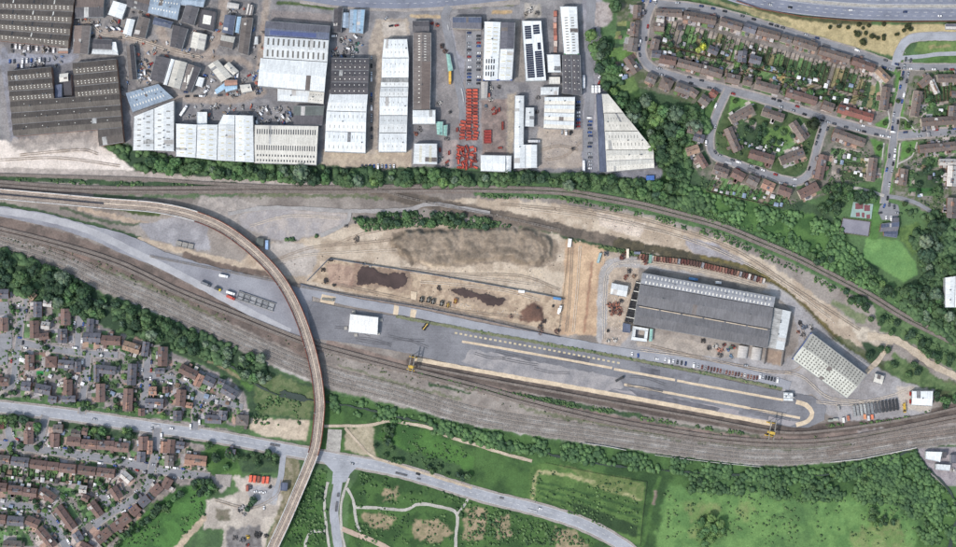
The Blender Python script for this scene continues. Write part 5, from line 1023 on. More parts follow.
shed('warehouse', 'long narrow white warehouse with a square lower end beside the beige yard', 'warehouse', [dict(q=Q(515, 96, 524, 96, 523.5, 145, 514, 145), m=['white'], dir='v', n=1, rise=1), dict(q=Q(525.5, 108, 534, 108, 534, 126.5, 524.5, 126), m=['white'], dir='v', n=1, rise=.7, h=5), dict(q=Q(514, 145, 537, 145, 537, 167.5, 514, 168), m=['white'], dir='v', n=2, rise=1)], 7)
shed('warehouse', 'white low warehouse beside the tree belt, right of the red stacks', 'warehouse', [dict(q=Q(481, 155, 505, 155.5, 505, 172, 481, 171), m=['white'], n=1, rise=1), dict(q=Q(505.4, 156, 511.5, 156, 511, 172.5, 505.4, 172), m=['white'], dir='v', n=1, rise=.6, h=5)], 6)
shed('workshop', 'small pale grey lean-to under the blue edged warehouse', 'workshop', [dict(q=Q(481, 82, 488, 82, 487, 98, 481, 98), m=['pale'], dir='v', n=1, rise=.8)], 4.5)
shed('warehouse', 'fan shaped cream warehouse with a long diagonal edge and a slate strip', 'warehouse', [
    dict(q=Q(596, 94, 602, 94, 607, 172, 599.5, 172), m=['slateblue'], dir='v', n=0, h=7),
    dict(q=Q(602, 94, 608, 94, 623, 113, 604, 113), m=['cream'], n=1, rise=1.2), dict(q=Q(604, 113, 623, 113, 638, 131, 605, 131), m=['cream'], n=1, rise=1.2, lights=[('g', (.3, .7), 6, (.1, .85), .5, 2)]),
    dict(q=Q(605, 131, 638, 131, 653, 150, 606, 150), m=['cream'], n=1, rise=1.3, lights=[('g', (.3, .7), 10, (.06, .9), .6, 3)]), dict(q=Q(606, 150, 653, 150, 654, 168, 607, 172), m=['cream', 'cream'], n=2, rise=1.2, lights=[('g', tl(2, (.5,)), 10, (.06, .97), .7, 4)])], 9)
# central factory and yard buildings
ANG = 10
shed('factory', 'very large grey ridged factory roof with two rows of white rooflights along its top edge', 'factory', [
    dict(q=Q(643, 273, 775, 297, 773, 307.5, 641, 284), m=['bluegrey_roof', 'bluegrey_roof'], n=1, rise=1.0, lights=[('p', (.25, .78), 34, (.02, .98), 1.1, 2.4)]),
    dict(q=Q(641, 284, 773, 307.5, 770, 329, 637, 305), m=['asbestos', 'asbestos'], n=1, rise=1.1), dict(q=Q(637, 305, 770, 329, 767, 348, 634, 324), m=['asbestos', 'asbestos'], n=1, rise=1.1, lights=[('t', (.06,), 6, (.01, .99), 20, .8)])], 11)
shed('factory', 'weathered white roofed building joined to the right end of the big grey factory', 'factory', [dict(q=Q(774, 308, 791, 312, 784, 350, 767, 347), m=['weathered', 'white'], dir='v', n=1, rise=1)], 8)
shed('storage_bay', 'roofless bay with dirt floor and walls below the weathered white building', 'store', [dict(q=Q(783, 351, 784, 351, 782, 366, 781, 366), m=['greybrown'], n=0), dict(q=Q(766, 349, 767, 349, 765, 364, 764, 364), m=['greybrown'], n=0)], 3)
shed('office_building', 'small white roofed building left of the big grey factory', 'building', [dict(q=Q(612, 283, 628, 286, 626, 297, 610.5, 294), m=['white'], dir='u', n=1, rise=1.4)], 5)
shed('office_building', 'white hollow square building round a small courtyard below the big factory', 'building', [dict(q=Q(633, 326, 648.5, 328.6, 648, 331.4, 632.6, 329), m=['white'], n=0), dict(q=Q(632.6, 329, 635.8, 329.5, 634.8, 337.4, 631.6, 336.8), m=['white'], n=0), dict(q=Q(645, 331, 648, 331.4, 647, 338.8, 644, 338.4), m=['white'], n=0), dict(q=Q(631.6, 336.8, 647, 339, 646.6, 342, 631.2, 340), m=['white'], n=0)], 4.5)
shed('store_building', 'dark slate flat shed left of the white hollow square building', 'store', [dict(q=Q(623, 323, 630.5, 324.5, 630, 333, 622.5, 332), m=['slateblue'], n=0)], 4)
shed('store_building', 'teal ribbed roof shed right of the white hollow square building', 'store', [dict(q=Q(650, 329, 653, 329.5, 652, 341, 649, 341), m=['teal'], dir='v', n=1, rise=.5)], 3.5)
shed('warehouse', 'rotated cream-green warehouse with ten rows of dark rooflights and a blue end', 'warehouse', [dict(q=Q(792.5, 359.5, 811.5, 333, 866, 374.5, 846.5, 398), m=['greencream', 'greencream_dark'], dir='v', n=1, rise=3, lights=[('k', (.08, .17, .26, .35, .44, .57, .66, .75, .84, .93), 19, (.03, .98), 1.3, 1.5)], edge=(M_blueedge, 0))], 9)
cream_ = shed('workshop', 'cream square warehouse with red doors near the far right end of the yard', 'workshop', [dict(q=Q(912.5, 391, 932.5, 391, 931.5, 406, 912, 405), m=['white'], n=1, rise=1.2)], 6)
for k, y in enumerate((394, 402)):
    b = MB(); b.box(0, 0, 2, .3, 4, 4); b.build('roller_door', surf('red_door', (190, 50, 46), None, .5, .1), cream_, (P(911.3, y, 6)[0] - cream_.location.x, P(911.3, y, 6)[1] - cream_.location.y, .02))['label'] = 'red roller door'
shed('workshop', 'small cream shed at the corner of the yard under the dirt road', 'workshop', [dict(q=Q(875.5, 373.5, 884, 376, 881.5, 384.5, 873.5, 382), m=['cream'], n=1, rise=.8)], 4)
shed('cabin', 'small bright white ridged cabin at the right end of the container yard', 'cabin', [dict(q=Q(784, 392.5, 792.5, 393, 792.5, 401, 784, 400.5), m=['white', 'white'], n=3, rise=.5)], 4)
shed('site_office', 'small grey-green flat roofed building beside the viaduct bend', 'building', [dict(q=Q(256, 238, 264, 238.5, 263.5, 246.5, 255, 246), m=['greygreen'], n=0, wall=M_brick)], 4)
shed('industrial_unit', 'white industrial unit cut by the right edge of the picture', 'building', [dict(q=Q(945, 278, 966, 275, 964, 307, 945, 307), m=['white'], dir='v', n=2, rise=.8)], 8)
shed('house', 'white flat roofed unit at the top of the corner yard on the right', 'building', [dict(q=Q(926, 451.5, 942, 452, 940, 462, 925.5, 459), m=['white'], n=0)], 5)
shed('house', 'white flat roofed unit in the middle of the corner yard on the right', 'building', [dict(q=Q(936, 464, 950.5, 465, 949.5, 471, 935.5, 469.5), m=['white'], n=0)], 5)
shed('house', 'grey flat roofed unit beside the right edge in the corner yard', 'building', [dict(q=Q(951, 455, 962, 455, 962, 464, 951, 463), m=['slate'], n=0), dict(q=Q(943, 452, 947, 452, 946, 458, 942.4, 458), m=['charcoal'], n=0)], 5)
shed('community_hall', 'slate blue hipped hall beside the sports court', 'hall', [dict(q=Q(881.5, 224, 899, 222, 897.5, 231, 880, 231.5), m=['slateblue', 'slate'], n=1, rise=1.8, wall=M_brick), dict(q=Q(884, 231.5, 897.5, 231, 896.5, 237.5, 884, 236), m=['slateblue'], n=1, rise=1.2, wall=M_brick), dict(q=Q(892, 218, 899, 217.5, 899, 222, 892, 222.5), m=['slate'], n=0)], 4)
shed('kiosk', 'grey box roofed building beside the dual carriageway at the right edge', 'building', [dict(q=Q(946, 24, 962, 24, 962, 29.5, 946, 29), m=['slate', 'pale'], n=1, rise=.5)], 4)
shed('store_building', 'blue-grey shed by the yard road left of the viaduct', 'store', [dict(q=Q(281, 482.5, 288, 483, 287, 491, 280.5, 490.5), m=['slateblue'], n=0)], 4)
shed('marquee', 'bright white square tent roof on the container yard', 'tent', [dict(q=Q(350.5, 314, 378, 317.3, 377, 335, 349, 332), m=['brightwhite'], n=1, rise=.4, wall=M_white)], 6)
for k, (x, y) in enumerate(((346, 328), (356, 335), (378.5, 333.5), (381, 320), (354, 312))):
    b = MB(); b.box(0, 0, .6, 3.2, 3.0, 1.2, rot=.12); b.box(0, 0, 1.35, 2.2, 2.0, .3, rot=.12); o = b.build('concrete_block', M_conc, None, (*P(x, y), 0.1))
    tag(o, ['concrete anchor block at the left side of the white tent', 'concrete anchor block under the lower left corner of the white tent', 'concrete anchor block at the lower right corner of the white tent', 'concrete anchor block at the upper right side of the white tent', 'concrete anchor block at the upper left corner of the white tent'][k], 'block', 'anchor blocks round the tent')
# barrel-vault stores
def barrel(label, A, B, w, r):
    a = P(*A); b_ = P(*B); L = math.dist(a, b_); ang = math.atan2(b_[1] - a[1], b_[0] - a[0])
    root = empty('barrel_store', ((a[0] + b_[0]) / 2, (a[1] + b_[1]) / 2, 0), label, 'store', 'barrel vaulted stores', ang)
    m = MB(); e = MB(); n = 12
    arc = [(math.cos(math.pi * k / n) * w / 2, 1.2 + math.sin(math.pi * k / n) * r) for k in range(n + 1)]
    arc = [(w / 2, 0)] + arc + [(-w / 2, 0)]
    for p, q in zip(arc, arc[1:]): m.quad([(-L / 2, p[0], p[1]), (L / 2, p[0], p[1]), (L / 2, q[0], q[1]), (-L / 2, q[0], q[1])], 0, [(0, p[0]), (L, p[0]), (L, q[0]), (0, q[0])])
    e.quad([(L / 2 - .1, p[0], p[1]) for p in arc]); e2 = MB(); e2.quad([(-L / 2 + .1, p[0], p[1]) for p in arc[::-1]])
    m.build('vault', RM('pale'), root); e.build('end_wall', M_clad, root); e2.build('end_wall', M_clad, root)
barrel('left of the two pale barrel vaulted stores below the big factory', (743.5, 346), (741.5, 358), 10, 3); barrel('right of the two pale barrel vaulted stores below the big factory', (757, 347.5), (755, 360), 10, 3)
# open steel gantry beside the factory
root = empty('steel_gantry', (*P(632, 303), 0), 'black open steel gantry racks along the left side of the big factory', 'gantry')
o_ = P(632, 303)
pa = [(636, 281), (642.5, 282), (634.2, 323), (624.5, 321)]; pa = [P(*p) for p in pa]; pa = [(p[0] - o_[0], p[1] - o_[1]) for p in pa]
b = MB(); b.prism(pa, 0.05, 0.3); b.build('floor_slab', M_dark, root)
for sgn in (0, 1):
    b = MB(); A_, B_ = (pa[0], pa[3]) if sgn == 0 else (pa[1], pa[2]); b.bar((*A_, 4), (*B_, 4), .5)
    for t in (0, .2, .4, .6, .8, 1): x = A_[0] + (B_[0] - A_[0]) * t; y = A_[1] + (B_[1] - A_[1]) * t; b.bar((x, y, .3), (x, y, 4), .4)
    b.build('runway_beam', M_dark, root)
for k in range(14):
    t = (k + .5) / 14; f = lambda U, V: (U[0] + (V[0] - U[0]) * t, U[1] + (V[1] - U[1]) * t)
    b = MB(); u, v = f(pa[0], pa[3]), f(pa[1], pa[2]); b.bar((*u, 4.2), (*v, 4.2), .45 if k % 3 else .7); b.build('cross_beam', M_gpale if k % 3 == 0 else M_dark, root)

# ------------------------------------------------------------------ houses
HN = [0]
def place_chim(rf, L, dz, n, r):
    if 'chim' not in MATS:
        b = MB(); b.box(0, 0, 0.5, 0.8, 1.1, 1.8); b.box(0, 0, 1.45, .95, 1.25, .12); b.cyl(0, -.25, 1.5, 1.9, .14, 6, 1); b.cyl(0, .25, 1.5, 1.9, .14, 6, 1)
        MATS['chim'] = b.mesh('chimney', [M_brick, surf('chimney_pot', (170, 110, 80), None, .5)])
    for k in range(n):
        x = -L / 2 + L * (k + .5) / n + r.uniform(-.6, .6); link('chimney', MATS['chim'], rf, (x, 0, dz))
def house(label, x1, y1, x2, y2, d, roof, back=0, ext=2, name='house', hip=False, h=5.2, group=None, seed=0):
    r = random.Random(int(x1 * 13 + y1 * 7)); d = d * 1.0
    a = P(x1, y1, 7); c = P(x2, y2, 7)
    if c[0] < a[0] - 0.01 or (abs(c[0] - a[0]) < .01 and c[1] < a[1]): a, c = c, a
    L = math.dist(a, c); ang = math.atan2(c[1] - a[1], c[0] - a[0])
    root = empty(name, ((a[0] + c[0]) / 2, (a[1] + c[1]) / 2, 0), label, 'house', group, ang)
    rise = d * 0.27; wall = M_render if r.random() < 0.4 else M_brick
    b = MB()
    for sx in (-1, 1):
        f = [(sx * L / 2, -d / 2, 0), (sx * L / 2, d / 2, 0), (sx * L / 2, d / 2, h), (sx * L / 2, 0, h if hip else h + rise), (sx * L / 2, -d / 2, h)]
        b.quad(f if sx > 0 else f[::-1])
    for sy in (-1, 1):
        f = [(-L / 2, sy * d / 2, 0), (L / 2, sy * d / 2, 0), (L / 2, sy * d / 2, h), (-L / 2, sy * d / 2, h)]; b.quad(f if sy < 0 else f[::-1])
    b.build('wall', wall, root)
    b = MB(); o = .35; th = .16; l2 = L / 2 + .3; hi = (d / 2 if hip else 0)
    for sy in (-1, 1):
        e0, e1 = (-l2, sy * (d / 2 + o), h - .1 + th), (l2, sy * (d / 2 + o), h - .1 + th); t0, t1 = (-l2 + hi, 0, h + rise + th), (l2 - hi, 0, h + rise + th)
        f = [e0, e1, t1, t0]; uv = [(0, 0), (L, 0), (L - hi, d * .6), (hi, d * .6)]
        b.quad(f if sy < 0 else f[::-1], 0, uv if sy < 0 else uv[::-1])
        b.quad([(e0[0], e0[1], h - .1), (e1[0], e1[1], h - .1), e1, e0])
    for sx in (-1, 1):
        A_ = (sx * l2, -(d / 2 + o), h - .1 + th); B_ = (sx * l2, d / 2 + o, h - .1 + th); T_ = (sx * (l2 - hi), 0, h + rise + th)
        if hip: b.quad([A_, B_, T_] if sx > 0 else [B_, A_, T_])
        else:
            b.quad([A_, T_, (T_[0], 0, T_[2] - th), (A_[0], A_[1], h - .1)]); b.quad([B_, T_, (T_[0], 0, T_[2] - th), (B_[0], B_[1], h - .1)])
    rf = b.build('roof', RM(roof), root)
    b = MB(); b.bar((-l2 + hi, 0, h + rise + th + .05), (l2 - hi, 0, h + rise + th + .05), .3); b.build('ridge_tiles', RM('darkbrown') if roof != 'slate' else RM('charcoal'), rf)
    place_chim(rf, L, h + rise, max(1, round(L / 9)), r)
    sl_ = lambda x, f, sy, dz: (x, sy * (d / 2) * (1 - f), h + rise * f + th + dz)
    if not hip and L > 13 and r.random() < .7:       # one house of the block re-roofed
        w = r.uniform(4.5, 6.5); x = r.uniform(-L / 2 + w / 2, L / 2 - w / 2); c_ = r.choice(('slate', 'brown', 'greybrown', 'redbrown', 'orange' if r.random() < .4 else 'greybrown'))
        if c_ != roof:
            b = MB()
            for sy in (-1, 1):
                f = [sl_(x - w / 2, -.04, sy, .03), sl_(x + w / 2, -.04, sy, .03), sl_(x + w / 2, 1, sy, .03), sl_(x - w / 2, 1, sy, .03)]; b.quad(f if sy < 0 else f[::-1], 0, [(0, 0), (w, 0), (w, 5), (0, 5)])
            b.build('reroofed_section', RM(c_), rf)
    for k in range(r.randrange(0, 3)):
        x = r.uniform(-L / 2 + 1.5, L / 2 - 1.5); sy = r.choice((-1, 1)); b = MB()
        f = [sl_(x - .5, .35, sy, .06), sl_(x + .5, .35, sy, .06), sl_(x + .5, .65, sy, .06), sl_(x - .5, .65, sy, .06)]; b.quad(f if sy < 0 else f[::-1]); b.build('roof_window', M_gdark, rf)
    if not hip and d >= 7.5 and r.random() < .45:
        w = r.uniform(2.4, 3.6); x = r.uniform(-L / 2 + 2.4, L / 2 - 2.4); sy = back or r.choice((-1, 1)); b = MB()
        b.prism([(x - w / 2, sy * .5), (x + w / 2, sy * .5), (x + w / 2, sy * d * .4), (x - w / 2, sy * d * .4)], h + .3, h + rise * .92, 0, 1); b.build('dormer', [RM(roof), r.choice((M_flat, M_flat, RM('slate'), M_palext))], rf)
    for k in range(ext):
        w = r.uniform(2.4, 4); e = r.uniform(2, 4.5); x = r.uniform(-L / 2 + 2, L / 2 - 2); sy = back if back and r.random() < .8 else r.choice((-1, 1))
        hh = r.choice((2.6, 2.8, 3.0)); b = MB(); y0 = sy * d / 2; y1 = sy * (d / 2 + e)
        b.prism([(x - w / 2, y0), (x + w / 2, y0), (x + w / 2, y1), (x - w / 2, y1)], 0, hh, 0, 1)
        b.build('extension', [wall, r.choice((M_palext, M_flat, RM('slate'), RM('redbrown'), M_palext, RM(roof)))], root)
    return root
CW = {'redbrown': 'red-brown', 'slate': 'slate grey', 'brown': 'brown', 'orange': 'orange tiled', 'brightred': 'bright red', 'tan': 'tan', 'pale': 'pale', 'greybrown': 'grey-brown'}
def houses(where, axis, lst, kind='house', group=None, back=0):
    lst = sorted(lst, key=lambda t: (t[0] + t[2]) if axis == 'x' else (t[1] + t[3]))
    for i, t in enumerate(lst):
        x1, y1, x2, y2, d, c = t[:6]; L = math.hypot(x2 - x1, y2 - y1)
        pos = ordn(i) + (' from the left ' if axis == 'x' else ' from the top ')
        k = 'terrace' if L > 17 else ('house' if L > 9 else 'cottage')
        house('%s roofed %s, %s%s' % (CW[c], k, pos, where), x1, y1, x2, y2, d, c, back=t[6] if len(t) > 6 else back, ext=max(1, int(L / 6)) if d > 5 else 0, name='terraced_house' if L > 17 else 'house', hip=(L > 9 and d > 9.5 and L < 14), group=group)

for a_ in HOUSES: houses(*a_)
# ------------------------------------------------------------------ vehicles and yard things
def m_car(van=False):
    b = MB(); L, Wd = (5.4, 2.0) if van else (4.4, 1.8)
    H1 = 1.0 if van else .85; H2 = 2.1 if van else 1.45
    x0 = -L / 2; x1 = L / 2
    prof = [(x0, .35), (x1, .35), (x1, .65), (x1 - .15, H1), (x1 - (.9 if van else 1.25), H1 + .08), (x1 - (1.6 if van else 1.9), H2), (x0 + (.1 if van else .9), H2), (x0 + (.02 if van else .15), H1 + (.1 if van else .1)), (x0, .8)]
    n = len(prof)
    for s in (-1, 1):
        f = [(p[0], s * (Wd / 2 - (.14 if p[1] > H1 + .2 else 0)), p[1]) for p in prof]; b.quad(f if s < 0 else f[::-1])
    for i in range(n):
        p, q = prof[i], prof[(i + 1) % n]; wp = Wd / 2 - (.14 if p[1] > H1 + .2 else 0); wq = Wd / 2 - (.14 if q[1] > H1 + .2 else 0)
        b.quad([(p[0], -wp, p[1]), (p[0], wp, p[1]), (q[0], wq, q[1]), (q[0], -wq, q[1])], 1 if i in ((4,) if van else (4, 6)) else 0)
    for s in (-1, 1):
        y = s * (Wd / 2 - .04)
        for x in (x0 + .85, x1 - .85): b.cyl(x, .33, y - .12, y + .1, .33, 10, 2, 'y')
        if not van: b.quad([(x0 + .75, y * .96, H1 + .1), (x1 - 1.4, y * .96, H1 + .1), (x1 - 1.95, y * .9, H2 - .08), (x0 + 1.0, y * .9, H2 - .08)], 1)
    return b.mesh('car', [M_paint, M_wind, M_rub])
ME_CAR = m_car(); ME_VAN = m_car(True)
def m_trailer(L=11.5, load=True):
    b = MB(); b.box(0, 0, 1.2, L, 2.4, .22, 0); b.box(0, -.55, .95, L * .96, .18, .35, 1); b.box(0, .55, .95, L * .96, .18, .35, 1); b.box(L / 2 - .1, 0, 1.9, .15, 2.4, 1.4, 0)
    for x in (-L / 2 + 1, -L / 2 + 2.2, -L / 2 + 3.4):
        for s in (-1, 1): b.cyl(x, .5, s * 1.0 - .18, s * 1.0 + .18, .5, 10, 2, 'y')
    for s in (-1, 1): b.box(L / 2 - 2.6, s * .8, .6, .15, .15, 1.2, 1)
    for k in range(int(L / 1.6)): b.box(-L / 2 + .8 + k * 1.6, 0, 1.33, .12, 2.3, .06, 1)
    return b.mesh('flatbed_trailer', [M_steelp, M_dark, M_rub])
ME_TRL = m_trailer()
def m_cont(L=6.1):
    b = MB(); b.box(0, 0, 1.35, L, 2.44, 2.5, 0)
    k = 0; x = -L / 2 + .25
    while x < L / 2 - .2:
        for s in (-1, 1): b.box(x, s * 1.24, 1.3, .14, .06, 2.2, 0)
        b.box(x, 0, 2.62, .14, 2.2, .05, 0); x += .42
    for sx in (-1, 1):
        for s in (-1, 1): b.box(sx * (L / 2 - .08), s * 1.16, 1.35, .2, .2, 2.7, 0)
    for s in (-.6, -.2, .2, .6): b.bar((L / 2 + .03, s, .3), (L / 2 + .03, s, 2.4), .06, 1)
    return b.mesh('container', [M_steelp, M_dark])
ME_CON = m_cont(); ME_CON12 = m_cont(12.2)
def m_skip(L=5.2, Wd=2.3, H=1.6):
    b = MB()
    o = [(-L / 2, H), (L / 2, H)]; base = L / 2 - .9
    for s in (-1, 1):
        f = [(-base, s * Wd / 2 * .9, .15), (base, s * Wd / 2 * .9, .15), (L / 2, s * Wd / 2, H), (-L / 2, s * Wd / 2, H)]; b.quad(f if s < 0 else f[::-1])
        for k in (-1, 0, 1): b.bar((k * base * .8, s * Wd / 2 * .94, .2), (k * base * .9, s * (Wd / 2 + .04), H), .14)
        b.bar((-L / 2, s * Wd / 2, H), (L / 2, s * Wd / 2, H), .16)
    for s in (-1, 1):
        f = [(s * base, -Wd / 2 * .9, .15), (s * base, Wd / 2 * .9, .15), (s * L / 2, Wd / 2, H), (s * L / 2, -Wd / 2, H)]; b.quad(f if s > 0 else f[::-1]); b.bar((s * L / 2, -Wd / 2, H), (s * L / 2, Wd / 2, H), .16)
    b.quad([(-base, -Wd * .45, .2), (base, -Wd * .45, .2), (base, Wd * .45, .2), (-base, Wd * .45, .2)], 0)
    b.quad([(-base - .45, -Wd * .46, H * .55), (base + .45, -Wd * .46, H * .55), (base + .45, Wd * .46, H * .55), (-base - .45, Wd * .46, H * .55)], 0)
    return b.mesh('skip', [M_steelp, M_dark])
ME_SKIP = m_skip()
def m_shed():
    b = MB(); b.prism([(-1.5, -1.2), (1.5, -1.2), (1.5, 1.2), (-1.5, 1.2)], 0, 1.9, 1)
    for s in (-1, 1):
        f = [(-1.65, s * 1.4, 1.85), (1.65, s * 1.4, 1.85), (1.65, 0, 2.45), (-1.65, 0, 2.45)]; b.quad(f if s < 0 else f[::-1], 0)
    for s in (-1, 1): b.quad([(s * 1.5, -1.2, 1.9), (s * 1.5, 1.2, 1.9), (s * 1.5, 0, 2.42)], 1)
    return b.mesh('garden_shed', [M_shed, M_wood])
ME_SHED = m_shed()
def m_scrap(seed):
    r = random.Random(seed); b = MB()
    for k in range(26):
        x, y = r.uniform(-2, 2), r.uniform(-2, 2); z = max(0.2, 1.4 - .5 * math.hypot(x, y)) * r.uniform(.4, 1.1)
        b.box(x, y, z, r.uniform(.4, 2.4), r.uniform(.2, .9), r.uniform(.1, .7), r.choice((0, 0, 1)), rot=r.uniform(0, 3.1))
    for k in range(8):
        x, y = r.uniform(-2, 2), r.uniform(-2, 2); b.bar((x, y, .2), (x + r.uniform(-2, 2), y + r.uniform(-2, 2), r.uniform(.6, 1.8)), .2, 0)
    return b.mesh('scrap_heap', [M_steelp, M_dark])
ME_SCR = [m_scrap(k) for k in range(4)]
def m_pallet(seed):
    r = random.Random(seed); b = MB()
    for k in range(9):
        x, y = r.uniform(-2.2, 2.2), r.uniform(-1.6, 1.6); h = r.uniform(.5, 2.2); b.box(x, y, h / 2, r.uniform(.9, 2.2), r.uniform(.8, 1.6), h, r.choice((0, 0, 1)), rot=r.uniform(-.2, .2))
    return b.mesh('goods_stack', [M_steelp, M_conc])
ME_PAL = [m_pallet(k) for k in range(5)]
def put(name, me, px, py, ang, col, label, cat, group=None, z=0.13, sc=None):
    o = link(name, me, None, (*P(px, py), z), ang, sc); o.color = rgba(col); return tag(o, label, cat, group)
CARC = [('white', (230, 230, 234)), ('silver', (150, 154, 162)), ('dark grey', (90, 92, 100)), ('silver', (176, 180, 188)), ('silver', (164, 168, 176)), ('black', (44, 46, 52)), ('dark grey', (82, 86, 94)), ('dark blue', (50, 66, 110)), ('blue', (64, 96, 168)), ('red', (160, 50, 50)), ('dark grey', (70, 72, 80)), ('black', (50, 50, 54))]
used_spots = []
def place_cars(spots, where, axis='x', group=None, van=.12):
    r = random.Random(len(spots) * 3 + int(spots[0][0])); spots = sorted(spots, key=lambda s: s[0] if axis == 'x' else s[1])
    for i, s in enumerate(spots):
        nm, c = s[3] if len(s) > 3 else r.choice(CARC); v = r.random() < van and len(s) < 4
        if v: nm, c = CARC[0]
        put('parked_van' if v else 'parked_car', ME_VAN if v else ME_CAR, s[0], s[1], s[2], c, '%s %s, %s from the %s %s' % (nm, 'van' if v else 'car', ordn(i), 'left' if axis == 'x' else 'top', where), 'van' if v else 'car', group or ('cars ' + where))
def along(pts, off, n0, n1, gap, prob, seed):
    r = random.Random(seed); l = offset(smooth_line(pts), off); out = []
    for x, y, a in resample(l, gap):
        px, py = x + 478, 273.5 - y
        if r.random() < prob and -5 < px < 961 and -3 < py < 550: out.append((px, py, a + (math.pi if r.random() < .5 else 0)))
    return out
S_ = ROADS
place_cars(along(S1, 2.7, 0, 1, 6, .42, 1) + along(S1, -4.6, 0, 1, 6, .5, 2), 'parked along the curving top street')
mid_ = S_['west'][0]
place_cars(along(mid_, 2.7, 0, 1, 6.2, .34, 3) + along(mid_, -2.7, 0, 1, 6.2, .36, 4), 'parked along the middle street on the right')
place_cars(along(S_['spur'][0], 2.4, 0, 1, 6.5, .34, 5) + along(S_['spur'][0], -4.2, 0, 1, 6.5, .3, 6), 'parked along the looping side street')
place_cars(along(S_['avenue'][0], 2.6, 0, 1, 7, .4, 7) + along(S_['avenue'][0], -2.6, 0, 1, 7, .3, 8), 'parked along the tree lined avenue', 'y')
place_cars(along(S_['far'][0], -2.4, 0, 1, 6, .6, 9), 'parked along the street at the right edge')
place_cars([(884, 206, 1.2), (889, 204.6, 1.5), (894, 207, 1.6), (880, 213, 0.2), (897, 213, 2.9), (886, 218, 1.6), (891, 218.5, 1.6)], 'parked outside the community hall')
e_ = [k for k in ROADS if k.startswith('estate')]; sp = []
for i, k in enumerate(e_): sp += along(ROADS[k][0], 4.4, 0, 1, 8, .34, 20 + i) + along(ROADS[k][0], -4.4, 0, 1, 8, .34, 40 + i)
place_cars(sp[:62], 'parked along the upper left estate streets')
e_ = [k for k in ROADS if k.startswith('lower')]; sp = []
for i, k in enumerate(e_): sp += along(ROADS[k][0], 4.8, 0, 1, 7.5, .36, 60 + i) + along(ROADS[k][0], -4.8, 0, 1, 7.5, .36, 80 + i)
place_cars(sp[:64], 'parked along the lower left estate streets')
h_ = math.pi / 2
place_cars([(469, 33 + 3.4 * k, 0) for k in range(16) if k not in (2, 9)] + [(478.5, 36 + 3.4 * k, 0) for k in range(15) if k not in (4, 11)], 'in the office car park at the top', 'y', van=.05)
place_cars([(589.5 + (k % 2) * .6, 118 + 3.6 * k, 0) for k in range(15) if k not in (6, 9)], 'beside the slate strip of the fan shaped warehouse', 'y')
place_cars([(578, 102 + 3.5 * k, 0.1) for k in range(8)] + [(562 + 4 * k, 132.5 + .3 * k, h_) for k in range(3)], 'beside the ribbed white warehouse', 'y')
place_cars([(371.5, 58 + 7 * k + (k % 3), h_) for k in range(12) if k not in (4,)] + [(362 + 4 * k, 166.5, h_) for k in range(9)], 'in the lane beside the white seven bay warehouse', 'y', van=.3)
place_cars([(391, 26, .2, CARC[5]), (396.5, 25.5, .1, CARC[9]), (386, 18.5, .9, CARC[4])], 'on the forecourt by the top road')
place_cars([(599, 72 + 5.4 * k, 1.1) for k in range(4)] + [(595, 30, h_), (596, 48, h_)], 'along the lane by the right hand wood', 'y')
place_cars([(656.5, 358.8, -.12, CARC[0])] + [(665 + 4.1 * k, 359.8 + .75 * k, h_ - .15) for k in range(9) if k not in (6,)], 'in the line under the big grey factory')
place_cars([(760 + 2.9 * k, 376.2 + .65 * k, h_ - .2) for k in range(7)] + [(745.5, 365.5, -.15, CARC[4])], 'in the line right of the scrap row')
place_cars([(632, 354, h_, CARC[0]), (638, 355.5, h_, CARC[8])], 'beside the grass verge left of the factory yard')
place_cars([(12 + 4.2 * k, 46 + .45 * k, h_) for k in range(11) if k not in (3, 7)] + [(10 + 4.3 * k, 61.5 - .2 * k, h_) for k in range(10) if k not in (2,)] + [(14 + 4.2 * k, 66.5 - .3 * k, h_) for k in range(8) if k % 3], 'in the yard between the two brown factories', van=.3)
r_ = random.Random(77)
place_cars([(r_.uniform(92, 125), r_.uniform(20, 37), r_.uniform(0, 3)) for _ in range(9)] + [(r_.uniform(139, 152), r_.uniform(46, 80), r_.uniform(0, 3)) for _ in range(9)] + [(r_.uniform(205, 262), r_.uniform(74, 92), r_.uniform(0, 3)) for _ in range(16)], 'scattered round the small workshops at the top left', van=.35)
place_cars([(r_.uniform(180, 262), 94 + r_.uniform(-2, 3), r_.uniform(-.1, .2)) for _ in range(11)], 'along the lane above the stepped white warehouse')
place_cars([(r_.uniform(255, 292), r_.uniform(108, 123), r_.uniform(0, 3)) for _ in range(12)], 'in the yard above the cream-grey warehouse', van=.3)
place_cars([(r_.uniform(332, 362), r_.uniform(36, 56), r_.uniform(0, 3)) for _ in range(10)], 'in the cluttered yard above the charcoal roof', van=.3)
place_cars([(255, 491.5, .2, CARC[0]), (260, 492, .1, CARC[0]), (264, 492.5, .3, CARC[0]), (264, 508, h_, CARC[0]), (251, 487, h_, CARC[6])], 'on the grey yard left of the viaduct')
place_cars([(120, 425, 0), ] and [(95, 419.3, -.15, CARC[3]), (172, 428.4, 3.0, CARC[0]), (418, 474, -.3, CARC[5]), (352, 463.6, 2.9, CARC[4]), (540, 508.5, -.35, CARC[0])], 'driving on the main road')
place_cars([(790, 7.5, -.1, CARC[5]), (850, 10.2, 0, CARC[0]), (905, 12, 0, CARC[7]), (770, 4.6, -.2, CARC[3]), (940, 16, 3.1, CARC[0])], 'driving on the dual carriageway')
